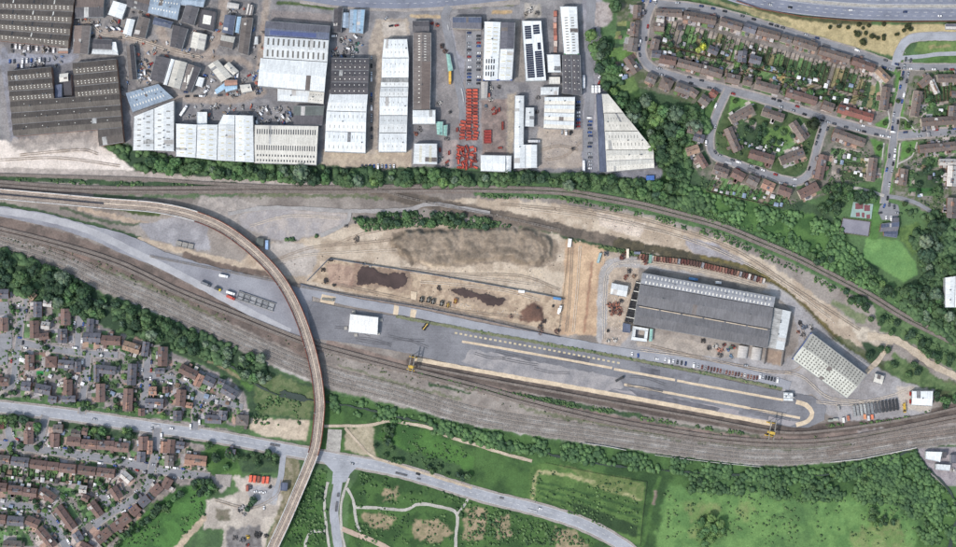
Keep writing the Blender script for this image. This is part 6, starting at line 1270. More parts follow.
# red skips in columns
i = 0; rs = random.Random(4); L_ = []
for k in range(16):
    for c_ in (0, 1): L_.append((468.7 + c_ * 6.2 + (k > 9) * rs.uniform(-1, 1), 90.5 + 3.25 * k, rs.uniform(-.05, .05) if k < 10 else rs.uniform(-.3, .3)))
for k in range(6): L_.append((462.5 + rs.uniform(-.7, .7), 122 + 3.3 * k, rs.uniform(-.3, .3)))
for i, (x, y, a) in enumerate(sorted(L_, key=lambda t: t[1])):
    put('red_skip', ME_SKIP, x, y, a, rs.choice([(190, 84, 68), (172, 76, 64), (206, 96, 76), (146, 66, 58)]), 'red steel skip, %s from the top in the long double column of red stacks' % ordn(i), 'skip', 'red skips in the long double column')
L_ = []
for c_ in range(5):
    for k in range(8):
        if rs.random() < .84: L_.append((458.5 + c_ * 4.1 + rs.uniform(-.8, .8), 147 + 2.9 * k + rs.uniform(-.7, .7), rs.choice((0, h_)) + rs.uniform(-.5, .5)))
for i, (x, y, a) in enumerate(sorted(L_, key=lambda t: t[0])):
    put('red_skip', ME_SKIP, x, y, a, rs.choice([(186, 76, 62), (166, 66, 56), (204, 90, 72), (130, 62, 56)]), 'red steel skip, %s from the left in the jumbled heap beside the tree belt' % ordn(i), 'skip', 'jumbled red skips beside the tree belt', .13, (.86, .86, .9))
for i, (x, y) in enumerate(((487.5, 131.5), (487.6, 134.2), (487.5, 137), (487.4, 139.8), (487.6, 142.3))): put('red_skip', ME_SKIP, x, y, .03, (162, 62, 58), 'dark red skip, %s from the top in the short stack of the small yard' % ordn(i), 'skip', 'short stack of dark red skips', .13, (1.4, 1, 1))
for i, (x, y, a) in enumerate(((493, 109, .8), (496, 112, h_), (499, 110, h_), (494, 114, .2), (502.5, 124, h_), (502.5, 128, h_), (500, 148, 0), (457, 130, h_), (440, 150, h_), (449, 153, h_), (447, 162, .7))): put('red_skip', ME_SKIP, x, y, a, (150, 66, 58), 'loose dark red skip, %s by height in the picture around the red stacks' % ordn(i), 'skip', 'loose skips round the red stacks', .13, (.8, .8, 1))
def wheeled(name, label, cat, px, py, ang, L, body, cabc, box=True):
    root = empty(name, (*P(px, py), .13), label, cat, None, ang)
    b = MB(); b.box(-1, 0, 1.1, L - 2, 2.4, .25, 0)
    if box: b.box(-1.1, 0, 2.5, L - 2.4, 2.45, 2.6, 0)
    o = b.build('load_body', M_steelp, root); o.color = rgba(body)
    b = MB(); x = L / 2 - 1; b.box(x, 0, 1.7, 2, 2.35, 2.3); b.box(x - .1, 0, 2.95, 1.6, 2.2, .25); o = b.build('cab', M_paint, root); o.color = rgba(cabc)
    b = MB(); b.box(L / 2 + .02, 0, 2.2, .06, 2.1, .9); b.build('windscreen', M_wind, root)
    if 'whl' not in MATS: b = MB(); b.cyl(0, 0, -.2, .2, .5, 10, 0, 'y'); MATS['whl'] = b.mesh('wheel', [M_rub])
    for xx in (-L / 2 + 1, -L / 2 + 2.3, L / 2 - 1.2):
        for s in (-1, 1): link('wheel', MATS['whl'], root, (xx, s * 1.0, .5))
    return root
wheeled('lorry', 'yellow trailer lorry parked on the grey yard below the teal roof', 'lorry', 450, 78, -h_, 13, (224, 176, 70), (200, 150, 60))
wheeled('lorry', 'long white lorry parked in the lane by the charcoal warehouse', 'lorry', 583.5, 82, h_, 13, (232, 232, 236), (220, 220, 226))
for k in range(3): wheeled('lorry', ('left', 'middle', 'right')[k] + ' of three short white lorries parked abreast above the fan shaped warehouse', 'lorry', 592.5 + 3.2 * k, 89.5, h_, 7.5, (232, 232, 236), (236, 236, 240))
wheeled('lorry', 'white lorry standing across the beige yard beside the square white warehouse end', 'lorry', 534, 141.5, 0, 12, (206, 206, 208), (180, 180, 186))
wheeled('lorry', 'white lorry parked in the lane left of the fan shaped warehouse', 'lorry', 583.5, 166, h_, 11, (226, 226, 230), (226, 226, 230))
wheeled('lorry', 'white lorry standing askew in the lane above the white warehouses', 'lorry', 184, 111, 1.0, 12, (236, 236, 240), (230, 230, 236))
wheeled('lorry', 'red flatbed lorry behind the fenced stacks beside the viaduct', 'lorry', 231, 297.5, -.42, 9, (196, 86, 74), (180, 70, 60), True)
wheeled('lorry', 'white box lorry parked just above the red one beside the viaduct', 'lorry', 231, 293, -.3, 9, (242, 242, 244), (232, 232, 236))
wheeled('lorry', 'white lorry parked on the service road above the red lorry', 'lorry', 224, 276, -.2, 9, (234, 234, 236), (226, 226, 230))
wheeled('lorry', 'small dark lorry with a yellow cab in the line beside the viaduct', 'lorry', 218, 289, -.4, 7, (80, 82, 88), (212, 190, 60))
wheeled('lorry', 'dark grey lorry at the left end of the line beside the viaduct', 'lorry', 206, 284, -.4, 10, (118, 120, 128), (90, 92, 100))
wheeled('lorry', 'blue lorry parked against the top edge of the big grey factory', 'lorry', 693, 279, -.16, 9, (96, 150, 206), (80, 130, 190))
wheeled('lorry', 'small white lorry in the right part of the yard above the factory', 'lorry', 718, 282.5, -.1, 6, (222, 222, 224), (226, 226, 230))
wheeled('lorry', 'white lorry beside the fence line in the sandy strip', 'lorry', 560, 309, 1.3, 7, (230, 230, 232), (226, 226, 230))
wheeled('lorry', 'dark lorry alone in the middle of the container yard', 'lorry', 619.5, 379, .5, 9, (66, 68, 72), (58, 60, 64), False)
wheeled('lorry', 'grey flatbed standing on the terminal road near the viaduct', 'lorry', 328, 299.5, -.12, 12, (122, 120, 114), (130, 130, 128), False)
# trailers near the right-hand shed
for k in range(13):
    x = 853 + 3.55 * k; c_ = [(150, 152, 154), (170, 172, 172), (130, 134, 138), (92, 94, 98), (62, 64, 68), (56, 58, 62)][min(5, k // 2)]
    o = put('flatbed_trailer', ME_TRL, x + 1, 411 - .55 * k, h_ + .14, c_, '%s flatbed trailer, %s from the left in the slanting row above the bottom tracks' % ('grey' if k < 6 else 'black', ordn(k)), 'trailer', 'flatbed trailers in the slanting row')
for i, (x, y, c_, t) in enumerate(((864.5, 416.5, (224, 150, 110), 'pale orange'), (871.8, 416.8, (226, 130, 96), 'orange'), (843, 420, (214, 212, 208), 'white'), (848, 418, (190, 120, 96), 'rust red'), (835, 419.5, (176, 178, 170), 'grey-green'), (830, 420.5, (150, 154, 146), 'green-grey'), (868, 418, (200, 200, 202), 'pale grey'), (838, 408, (160, 158, 156), 'dull grey'))):
    put('container', ME_CON, x, y, .06 if i in (4, 5) else h_ + .1, c_, t + ' box container at the lower end of the slanting trailer row', 'container', 'boxes below the trailer row', .13, (.8, .9, .9))
# yellow machine by the trailers
root = empty('telehandler', (*P(904, 408), .13), 'tall yellow handling machine right of the black trailers', 'machine', None, h_ + .1)
b = MB(); b.box(0, 0, 1.3, 9, 2.2, 1.2); b.build('chassis', M_yel, root); b = MB(); b.box(-2.5, .3, 2.6, 1.8, 1.4, 1.5); b.build('cab', M_wind, root); b = MB(); b.bar((-4, -.6, 2.6), (6, -.6, 3.2), .7); b.build('boom', M_yel, root)
for x in (-3, 3):
    for s in (-1, 1): b = MB(); b.cyl(x, .7, s * 1.2 - .25, s * 1.2 + .25, .7, 10, 0, 'y'); b.build('wheel', M_rub, root)
# rusty boxes along the bank above the factory
rc = [((126, 78, 70), 'rust red'), ((108, 66, 62), 'dark red'), ((204, 198, 194), 'white'), ((160, 124, 108), 'tan'), ((98, 72, 66), 'brown'), ((142, 96, 86), 'faded red'), ((146, 146, 152), 'grey')]
bl = smooth_line([(640, 256.5), (660, 259.5), (690, 263), (715, 268.5), (735, 273), (748, 276.5), (764, 281.5)], 3)
for i, (x, y, a) in enumerate(resample(bl, 3.0)):
    c_, t = rs.choice(rc); put('waste_skip', ME_SKIP, x + 478, 273.5 - y, a + h_ + rs.uniform(-.08, .08), c_, '%s skip, %s from the left in the long line along the green bank' % (t, ordn(i)), 'skip', 'skips lined up along the green bank', .13, (1.05, 1, 1.2))
# scrap row under the factory
for i in range(19):
    x = 702 + 3.05 * i; c_, t = rs.choice(rc); put('scrap_car', ME_CAR, x, 367.2 + .6 * i + rs.uniform(-.4, .4), h_ - .2, c_, '%s scrap car, %s from the left in the tight row under the factory' % (t, ordn(i)), 'car', 'scrap cars in the tight row', .13)
# scrap heaps, goods stacks
def heaps(where, lst):
    for i, (x, y, c_, t, s) in enumerate(sorted(lst, key=lambda v: v[0])):
        put('scrap_heap', ME_SCR[i % 4], x, y, i * 1.3, c_, '%s scrap heap, %s from the left %s' % (t, ordn(i), where), 'scrap heap', 'scrap heaps ' + where, 0.02, (s, s, 1.2))
RU = (150, 92, 74); GY = (120, 116, 116); BK = (70, 66, 66); PA = (196, 192, 188)
heaps('left of the big factory', [(611, 305, RU, 'rusty', 1.5), (618, 306, (160, 100, 80), 'rusty', 1.5), (612, 312, RU, 'rusty', 1.4), (619, 312, (134, 84, 70), 'rusty', 1.5), (615, 309, (170, 104, 84), 'rusty', 1.2), (622, 257, (110, 62, 54), 'dark rusty', 1.4), (627, 253, (124, 70, 60), 'rusty', 1), (606, 254, (110, 112, 122), 'grey', 1.1), (634, 276, (150, 120, 100), 'brown', 1), (626, 277, RU, 'rusty', 1), (608, 331, BK, 'dark', .7), (615, 340, PA, 'pale', 1.2), (608, 341, PA, 'pale', .9), (621, 301, GY, 'grey', 1.0), (629, 271, GY, 'grey', 1.1), (641, 258, RU, 'rusty', 1.2), (646, 262, (134, 72, 62), 'rusty', 1.3)])
heaps('between the factory and the barrel stores', [(703, 341, BK, 'dark', 1.1), (709, 348, GY, 'grey', 1.1), (715.5, 346, PA, 'white', 1.2), (720, 350, (192, 130, 110), 'pink', 1.2), (724, 345, (160, 80, 68), 'red', .9), (728, 350, (96, 120, 160), 'blue', .8), (731.5, 347, (70, 130, 110), 'green', 1), (733, 347, (206, 96, 78), 'red', 1), (720, 355, GY, 'grey', 1.2), (731, 356, (120, 150, 180), 'pale blue', .8)])
heaps('by the end of the weathered white building', [(800, 323, BK, 'dark', 1.0), (804, 327, (104, 114, 134), 'blue-grey', 1.2), (811, 325.5, PA, 'pale', .8), (798, 332, (170, 110, 90), 'brown', .8), (803, 335, GY, 'grey', 1.1), (812, 424 - 95, GY, 'grey', .7)])
heaps('inside the fenced dirt yard', [(326, 281, (74, 60, 56), 'dark', 1.2), (323, 270, (90, 74, 66), 'dark', 1), (334, 285, BK, 'black', .7), (540, 327, (110, 90, 80), 'brown', 1.4), (544, 321, (96, 80, 74), 'dark', 1.1), (557, 331, (120, 92, 82), 'brown', 1.3), (511, 316, (160, 130, 116), 'tan', 1), (537, 309, (120, 80, 70), 'rusty', 1.2), (541, 332, (130, 104, 94), 'brown', 1), (439, 288, (84, 70, 66), 'dark', 1), (364, 264, PA, 'white', .8), (370, 266, PA, 'white', .7), (331, 260, BK, 'dark', 1), (356, 240, (120, 108, 98), 'grey-brown', 1.2), (553, 306, BK, 'dark', .6)])
heaps('at the top of the dirt site', [(346, 226, GY, 'grey', .8), (356, 222, PA, 'pale', .9), (363, 220.5, (110, 130, 160), 'blue', .9), (369, 229, (150, 100, 90), 'brown', .8), (357, 238, (140, 128, 116), 'brown', 1)])
heaps('in the yards round the top warehouses', [(432, 23, (190, 70, 58), 'red', .7), (437, 25, (214, 92, 72), 'red', .9), (442, 46, (96, 70, 62), 'rusty', 1.1), (445, 51, (104, 80, 72), 'rusty', 1.1), (416, 134, RU, 'rusty', 1), (420, 129, GY, 'grey', 1), (440, 103, PA, 'pale', .9), (437, 104, GY, 'grey', .8), (450, 112, GY, 'grey', .8), (447, 139, GY, 'grey', .9), (491, 88, PA, 'pale', 1), (499, 87, GY, 'grey', .9), (491, 100, PA, 'white', .9), (486, 106, (110, 130, 150), 'blue', .8), (530, 10, PA, 'pale', 1.3), (537, 13, GY, 'grey', 1), (526, 14, (150, 140, 130), 'brown', 1), (342, 40, PA, 'pale', 1.3), (350, 46, GY, 'grey', 1), (357, 44, (80, 150, 126), 'green', 1), (356, 50, (74, 140, 120), 'green', .9), (336, 53, PA, 'pale', 1.1), (345, 52, GY, 'grey', 1.1), (447, 165, GY, 'grey', .9), (441, 158, PA, 'white', 1), (545, 90, GY, 'grey', 1), (538, 98, GY, 'grey', 1), (537, 112, GY, 'grey', .9), (571, 132, BK, 'dark', .8), (573, 149, GY, 'grey', .9)])
heaps('along the yard left of the viaduct', [(243, 540, (96, 98, 104), 'grey', 1.3), (248, 537, (214, 180, 70), 'yellow', .9), (247.5, 545, (204, 70, 56), 'red', .8), (257, 535, (40, 40, 42), 'black', 1.2), (260, 534, (60, 60, 62), 'black', 1.1), (266, 536, (110, 106, 100), 'grey', 1), (235, 538, GY, 'grey', 1.2), (244, 507, (176, 174, 176), 'grey', 1.3), (240, 510, (170, 168, 170), 'grey', 1.1), (244, 514, (176, 174, 176), 'grey', 1), (270, 487, BK, 'dark', .8)])
heaps('along the right edge corner yard', [(931, 457, GY, 'grey', .7), (953, 470, PA, 'pale', 1), (943, 466, (150, 150, 158), 'grey', .7)])
r_ = random.Random(31); L_ = []
for (x0, y0, x1, y1, n) in ((82, 18, 128, 38, 24), (132, 40, 168, 56, 16), (138, 60, 152, 84, 18), (178, 12, 226, 60, 34), (203, 72, 262, 96, 40), (180, 104, 262, 120, 34), (256, 106, 294, 124, 30), (128, 5, 160, 20, 8), (254, 10, 264, 90, 12), (332, 34, 362, 57, 16), (226, 8, 258, 16, 10), (78, 20, 92, 28, 4), (10, 43, 66, 66, 20), (118, 72, 132, 100, 6)):
    for k in range(n): L_.append((r_.uniform(x0, x1), r_.uniform(y0, y1)))
for i, (x, y) in enumerate(sorted(L_)):
    put('goods_stack', ME_PAL[i % 5], x, y, r_.uniform(0, 3), r_.choice([(206, 206, 208), (170, 170, 176), (120, 124, 134), (96, 92, 92), (150, 130, 112), (96, 124, 170), (90, 84, 82), (176, 92, 76), (140, 138, 140)]), 'small stack of stored goods, %s from the left in the cluttered top left yards' % ordn(i), 'goods stack', 'goods stacked in the top left yards', .02, (r_.uniform(.45, 1.0), r_.uniform(.45, 1.0), .8))
for i, (x, y, a) in enumerate(((621, 261, -.1), (604.8, 304.5 - 44, h_ - .25))):
    pass
put('container', ME_CON, 599, 258, h_ - .28, (150, 176, 182), 'pale teal and pink container beside the sandy strip', 'container', None, .02, (1.7, 1, 1)); put('container', ME_CON, 627.5, 253.5, h_, (226, 214, 196), 'cream container standing upright against the green bank', 'container', None, .02, (1.5, 1, 1)); put('container', ME_CON, 650, 259, h_ - .1, (120, 160, 146), 'green container in the line along the green bank', 'container', None, .02, (1.4, 1.1, 1)); put('container', ME_CON, 637, 253, 0, (120, 126, 146), 'slate blue container by the green bank', 'container', None, .02)
put('container', ME_CON, 557, 298.5, -.15, (86, 140, 196), 'bright blue container at the right end of the blue fence', 'container', None, .02, (1.3, 1, 1)); put('container', ME_CON, 521.5, 291.5, -.1, (240, 240, 242), 'white cabin beside the blue fence', 'container', None, .02, (1, 1.1, 1)); put('container', ME_CON, 569.5, 243, h_ - .12, (226, 226, 226), 'white container at the top of the sandy strip', 'container', None, .02, (1.4, 1.4, 1)); put('container', ME_CON, 267, 245, h_, (150, 180, 220), 'pale blue container beside the grey-green site office', 'container', None, .02, (1.5, 1.2, 1)); put('container', ME_CON, 650, 178, .02, (70, 112, 190), 'blue container at the foot of the fan shaped warehouse', 'container', None, .13, (1.3, 1.9, 1)); put('container', ME_CON, 558.7, 311, h_ - .2, (236, 236, 238), 'white container beside the fence at the right of the dirt yard', 'container', None, .02, (1, .9, 1)); put('container', ME_CON, 487.5, 95 + .3, 0, (206, 112, 90), 'orange container right of the pale lean-to', 'container', None, .13, (.8, 1.4, 1))
for i, (x, y) in enumerate(((250.8, 478.4), (254.8, 478.8), (258.8, 479.2), (263.6, 479.8), (267.6, 479.8))): put('container', ME_CON, x, y, h_ - .12, ((232, 104, 78), (226, 98, 74), (150, 86, 70), (222, 96, 74), (232, 104, 78))[i], '%s container, %s from the left in the row on the yard' % ('brown' if i == 2 else 'orange red', ordn(i)), 'container', 'red containers on the yard left of the viaduct', .02, (1.15, 1.1, 1))
put('container', ME_CON, 247.5, 488, h_, (160, 90, 76), 'rust red container with a yellow end at the yard edge', 'container', None, .02); put('container', ME_CON, 954, 456, 0, (236, 236, 238), 'white container at the right edge of the corner yard', 'container', None, .13)
for i, y in enumerate((14, 20, 26, 32, 38, 44, 50)): put('container', ME_CON, 555.2 - .3 * math.sin(i), y, h_, ((176, 108, 92), (170, 150, 150), (204, 150, 130), (150, 96, 84), (190, 120, 104), (206, 190, 180), (160, 130, 120))[i], ('red-brown', 'grey pink', 'pale pink', 'dark red', 'faded red', 'cream', 'dull brown')[i] + ' container in the column left of the narrow cream warehouse', 'container', 'container column by the cream warehouse', .02, (.9, 1.3, 1))
# dark box machines on the dirt yard
for i, (x, y) in enumerate(((421.5, 299.5), (428.5, 300), (433, 301.5), (441.5, 303.5), (448, 305), (455.5, 301))):
    root = empty('tipper_skip', (*P(x, y), .02), ('black', 'black', 'dark grey', 'black', 'brown', 'rusty brown')[i] + ' open bin, %s from the left in the row on the dirt yard' % ordn(i), 'bin', 'row of dark bins on the dirt yard', h_ - .2)
    o = link('body', ME_SKIP, root, (0, 0, 0), 0, (1.0, 1.5, 1.3)); o.color = rgba(((52, 50, 46), (58, 56, 52), (66, 64, 62), (50, 50, 48), (140, 116, 92), (150, 98, 74))[i])
    b = MB(); b.bar((-2.2, 0, 2.2), (2.2, 0, 2.2), .5); b.bar((0, -1.6, 2.15), (0, 1.6, 2.15), .4); b.build('lifting_frame', M_conc if i < 4 else M_yel, root)
# grey rack rows beside viaduct: low fenced stacks
root = empty('flat_racks', (*P(256, 301), 0), 'long low grey rack of stacked panels beside the viaduct', 'rack', None, -.33)
for k in range(6):
    b = MB(); b.box(-16 + 6.4 * k, 1.5, .9, 6, 3.2, 1.6); b.box(-16 + 6.4 * k, -2.6, .7, 6, 2.6, 1.2)
    for s in (-2.8, 2.8): b.box(-16 + 6.4 * k + s, 0, 1.3, .25, 7.5, 2.4)
    o = b.build('panel_stack', M_steelp, root); o.color = rgba(((140, 142, 146), (126, 128, 132), (150, 152, 156))[k % 3])
b = MB(); b.bar((-20, 3.8, 1.8), (20, 3.8, 1.8), .4, h=1); b.bar((-20, -4.4, 1.6), (20, -4.4, 1.6), .4, h=1); b.build('rail_frame', M_conc, root)
root = empty('flat_racks', (*P(185, 245), 0), 'short grey rack of stacked panels on the concrete left of the viaduct', 'rack', None, -.22)
for k in range(3):
    b = MB(); b.box(-6 + 6 * k, 0, .8, 5.4, 4.6, 1.4); b.box(-6 + 6 * k, 2.5, 1.1, 5.4, .3, 2); b.box(-6 + 6 * k, -2.5, 1.1, 5.4, .3, 2); o = b.build('panel_stack', M_steelp, root); o.color = rgba((146, 142, 138))
# rail gantry cranes
def crane(label, px, py, ang, span, Wd, H):
    root = empty('gantry_crane', (*P(px, py), .2), label, 'crane', 'rail gantry cranes', ang)
    for sx in (-1, 1):
        for sy in (-1, 1):
            b = MB(); b.bar((sx * Wd / 2, sy * span / 2, .6), (sx * Wd / 2 * .7, sy * span / 2 * .94, H), .55); b.build('leg', M_yel, root)
    for sy in (-1, 1):
        b = MB(); b.box(0, sy * span / 2, .5, Wd + 2.4, 1.1, .9); b.box(0, sy * span / 2, 1.6, Wd * .96, .5, .5); b.build('bogie', M_yel, root)
    for sx in (-1, 1):
        b = MB(); b.bar((sx * Wd * .35, -span / 2 - 4, H), (sx * Wd * .35, span / 2 + 4, H), .8, 0, 1.4); b.build('girder', surf('crane_grey', (150, 146, 140), (120, 116, 112), .4, .2, .6), root)
    for t in (-.5, -.25, 0, .25, .5): b = MB(); b.bar((-Wd * .35, t * span, H), (Wd * .35, t * span, H), .4); b.build('cross_tie', M_dark, root)
    b = MB(); b.box(0, -span * .22, H + 1.1, Wd * .8, 2.6, 1.2); b.build('trolley', M_yel, root)
    b = MB(); b.box(Wd * .2, -span * .34, H - 1.6, 1.6, 2, 2); b.build('cab', M_wind, root)
    b = MB(); b.box(0, -span * .22, 4.2, 6, 2.2, .5); b.bar((-1.5, -span * .22, 4.4), (-1.5, -span * .22, H), .08); b.bar((1.5, -span * .22, 4.4), (1.5, -span * .22, H), .08); b.build('spreader', M_yel, root)
crane('yellow rail gantry crane spanning the track at the right end of the container yard', 770, 429, -.15, 13, 7, 12)
crane('grey and yellow rail gantry crane over the track near the white tent', 412, 363.5, -.2, 13, 5.5, 12)
root = empty('mobile_crane', (*P(425, 327), .1), 'dark reach stacker on the container yard right of the white tent', 'machine', None, .9)
b = MB(); b.box(0, 0, 1.4, 7, 3.4, 1.4); b.build('chassis', M_dark, root); b = MB(); b.bar((-3, 0, 3), (4.5, 0, 5), .8); b.build('boom', M_yel, root); b = MB(); b.box(-1, 1, 2.8, 1.6, 1.4, 1.4); b.build('cab', M_wind, root)
for x in (-2.2, 2.2):
    for s in (-1, 1): b = MB(); b.cyl(x, .8, s * 1.8 - .35, s * 1.8 + .35, .8, 10, 0, 'y'); b.build('wheel', M_rub, root)

# ------------------------------------------------------------------ viaduct
VI = [(-30, 191), (0, 194), (50, 198.5), (105, 203.5), (150, 207), (180, 212), (205, 219.5), (225, 229), (245, 243), (262, 258), (278, 275.5), (292, 298), (303, 323), (311, 348), (317, 374), (320, 398), (320, 412), (316, 445), (308, 468), (298, 492), (286, 520), (273, 548), (262, 575)]
vl = smooth_line(VI, 4); vs_ = arclen(vl)
def vz(s): return 3.2 + 3.0 * min(1, max(0, (s - 40) / 160))
root = empty('railway_viaduct', (0, 0, 0), 'long curving railway viaduct with red-brown parapets crossing tracks, yard and road', 'viaduct')
W2 = 4.7
def vribbon(name, o0, o1, zlo, zhi, m, i0=0, i1=None, parent=root):
    i1 = i1 or len(vl) - 1; A_ = offset(vl, o0); B_ = offset(vl, o1); b = MB()
    for i in range(i0, i1):
        z0, z1 = vz(vs_[i]), vz(vs_[i + 1]); a, c, d, e = A_[i], A_[i + 1], B_[i + 1], B_[i]
        b.quad([(*a, z0 + zhi), (*c, z1 + zhi), (*d, z1 + zhi), (*e, z0 + zhi)], 0, [(vs_[i], 0), (vs_[i + 1], 0), (vs_[i + 1], 1), (vs_[i], 1)])
        for u, w in ((a, c), (e, d)): b.quad([(*u, z0 + zlo), (*w, z1 + zlo), (*w, z1 + zhi), (*u, z0 + zhi)])
        b.quad([(*a, z0 + zlo), (*c, z1 + zlo), (*d, z1 + zlo), (*e, z0 + zlo)])
    return b.build(name, m, parent)
ik = next(i for i, s in enumerate(vs_) if s > 225); ik2 = next(i for i, s in enumerate(vs_) if s > 515)
vribbon('deck', -W2, W2, -1.4, 0, M_bal)
for sg in (-1, 1):
    lo, hi = (W2 - .1, W2 + .7) if sg > 0 else (-W2 - .7, -W2 + .1)
    vribbon('parapet', lo, hi, -1.5, 1.1, M_parag, 0, ik); p_ = vribbon('parapet', lo, hi, -1.5, 1.1, M_para, ik, ik2); p_['label'] = 'red-brown painted parapet'; vribbon('parapet', lo, hi, -1.5, 1.1, M_parag, ik2)
vribbon('walkway', -.35, .35, 0, .22, surf('deck_kerb', (204, 190, 172), (170, 156, 140), .2, .2))
i0_ = 0
b = MB()
for i in range(0, ik - 22):      # dark cess between the tracks on the left approach
    A_, B_ = offset(vl, -.9), offset(vl, .9)
    b.quad([(*B_[i], vz(vs_[i]) + .26), (*B_[i + 1], vz(vs_[i + 1]) + .26), (*A_[i + 1], vz(vs_[i + 1]) + .26), (*A_[i], vz(vs_[i]) + .26)][::-1])
b.build('drain_channel', surf('dark_channel', (64, 66, 76), None, .3, .2), root)
for sg in (-2.3, 2.3):
    l = offset(vl, sg); zz = [vz(s) for s in vs_]; b = MB()
    ang_l = resample(l, .75); tot = arclen(l)[-1]
    for k, (x, y, a) in enumerate(ang_l):
        z = vz(k * .75 / tot * vs_[-1]) + .1; c, n = math.cos(a), math.sin(a)
        b.quad([(x + u * c - v * n, y + u * n + v * c, z) for u, v in ((-.13, -1.3), (.13, -1.3), (.13, 1.3), (-.13, 1.3))], 1)
    for s2 in (-.8, .8):
        A_, B_ = offset(l, s2 - .14), offset(l, s2 + .14)
        for i in range(len(l) - 1): b.quad([(*A_[i], zz[i] + .25), (*A_[i + 1], zz[i + 1] + .25), (*B_[i + 1], zz[i + 1] + .25), (*B_[i], zz[i] + .25)], 0)
    b.build('track', [M_rail, M_slp], root)
for k, (x, y, a) in enumerate(resample(vl, 17)):
    if k < 7: continue
    px = x + 478; py = 273.5 - y
    if 448 < py < 468 or not (0 < py < 560): continue
    b = MB(); z = vz(k * 17) - 1.4; b.box(0, 0, z / 2, 2.2, 7.6, z); b.box(0, 0, z - .5, 2.8, 9, .99); b.build('pier', M_brick, root, (x, y, 0), a)
j = next(i for i, s in enumerate(vs_) if s > 120)
for A_ in (offset(vl, -W2), offset(vl, W2)):
    b = MB()
    for i in range(j): b.quad([(*A_[i], 0), (*A_[i + 1], 0), (*A_[i + 1], vz(vs_[i + 1]) - 1.4), (*A_[i], vz(vs_[i]) - 1.4)])
    b.build('approach_wall', M_conc, root)
# masts along the viaduct and lamps along the road
def mast_mesh(h, arm):
    b = MB(); b.cyl(0, 0, 0, h, .16, 6, 0, 'z', .1); b.bar((0, 0, h - .3), (0, arm, h), .14); b.box(0, arm, h - .05, .5, .9, .16, 1); b.box(0, 0, .3, .6, .6, .6); return b.mesh('mast', [surf('galvanised_steel', (176, 178, 180), None, .5, .1, .5), M_conc])
MM = mast_mesh(7, 2.4); ML = mast_mesh(8, 2.2); n_ = 0
for k, (x, y, a) in enumerate(resample(vl, 34)):
    px, py = x + 478, 273.5 - y
    if not (0 < px < 956 and 0 < py < 547): continue
    sg = 1 if k % 2 else -1; o = link('overhead_line_mast', MM, None, (x - math.sin(a) * 4.9 * sg, y + math.cos(a) * 4.9 * sg, vz(k * 34) + 1.0), a + (math.pi if sg > 0 else 0))
    tag(o, 'slim grey mast on the viaduct parapet, %s from its left end' % ordn(n_), 'mast', 'masts along the viaduct'); n_ += 1
n_ = 0
for k, (x, y, a) in enumerate(resample(offset(smooth_line(MR), 6.4), 38)):
    px, py = x + 478, 273.5 - y
    if not (0 < px < 956 and 0 < py < 547) or abs(px - 318) < 20: continue
    tag(link('street_lamp', ML, None, (x, y, .05), a + math.pi), 'grey street lamp, %s from the left along the upper side of the main road' % ordn(n_), 'street lamp', 'street lamps along the main road'); n_ += 1
n_ = 0
for x, y in [(745, 17), (775, 27), (806, 37), (838, 47), (870, 58), (902, 52), (920, 41), (835, 26), (893, 95), (901, 128), (861, 124), (800, 105)]:
    tag(link('street_lamp', ML, None, (*P(x, y), .05), n_ * .7), 'grey street lamp, %s listed by height among the lamps of the right hand streets' % ordn(n_), 'street lamp', 'street lamps of the right hand streets'); n_ += 1

# ------------------------------------------------------------------ fences and walls
def fence(name, label, cat, pts, h, m, post=3.0, solid=True, w=.14, smooth=False):
    l = smooth_line(pts, 4) if smooth else [P(*p) for p in pts]
    root = empty(name, (*l[0], 0), label, cat); b = MB(); q = MB()
    ll = [(p[0] - l[0][0], p[1] - l[0][1]) for p in l]
    for a, c in zip(ll, ll[1:]):
        if solid: b.bar((*a, h / 2), (*c, h / 2), w, 0, h)
        else:
            for z in (.3, h * .55, h - .1): b.bar((*a, z), (*c, z), .08, 0, .12)
    L_ = arclen(ll)[-1]; post = max(post, L_ / 95)
    q.box(0, 0, h / 2 + .1, .2, .2, h + .2); qm = q.mesh('post', M_dark if not solid else m)
    for x, y, a in resample(ll, post): link('post', qm, root, (x, y, 0), a)
    b.build('panel', m, root); return root
M_bf = surf('blue_grey_panel', (112, 122, 142), (92, 100, 118), .3, .2); M_wf = surf('white_concrete_panel', (226, 222, 220), (196, 192, 190), .2, .1); M_or = surf('red_brown_fence', (150, 92, 76), (118, 76, 66), .2, .2)
fence('panel_fence', 'blue-grey panel fence round the upper side of the dirt yard', 'fence', [(307, 281), (329, 258.5), (370, 265), (420, 272.5), (480, 283), (545, 295), (564, 299.5)], 2.6, M_bf, w=.5)
fence('panel_fence', 'low blue-grey fence between the dirt yard and the terminal road', 'fence', [(300, 284), (345, 294.5), (420, 307), (480, 319), (545, 334), (560, 337)], 1.8, M_bf, w=.35)
fence('panel_fence', 'white panel wall between the pale sidings and the meadow', 'wall', [(830, 462), (860, 459), (890, 453), (916, 447.5)], 2.2, M_wf, w=.5)
fence('panel_fence', 'short white panel wall below the sidings near the middle meadow', 'wall', [(584, 443), (605, 446), (626, 450)], 2, M_wf, w=.4)
fence('panel_fence', 'low white panel wall under the sidings above the light meadow', 'wall', [(655, 455), (690, 459.5), (720, 463), (762, 467)], 1.6, M_wf, w=.3)
fence('noise_barrier', 'red-brown timber fence along the foot of the dual carriageway', 'fence', [(736, 1), (760, 9), (800, 16.5), (850, 20.5), (900, 22), (956, 21.5)], 2.2, M_or, w=.4)
fence('yard_fence', 'dark fence between the sandy strip and the dirt yard', 'fence', [(569, 240), (566, 270), (562, 305), (558, 336)], 2.4, M_dark, solid=False)
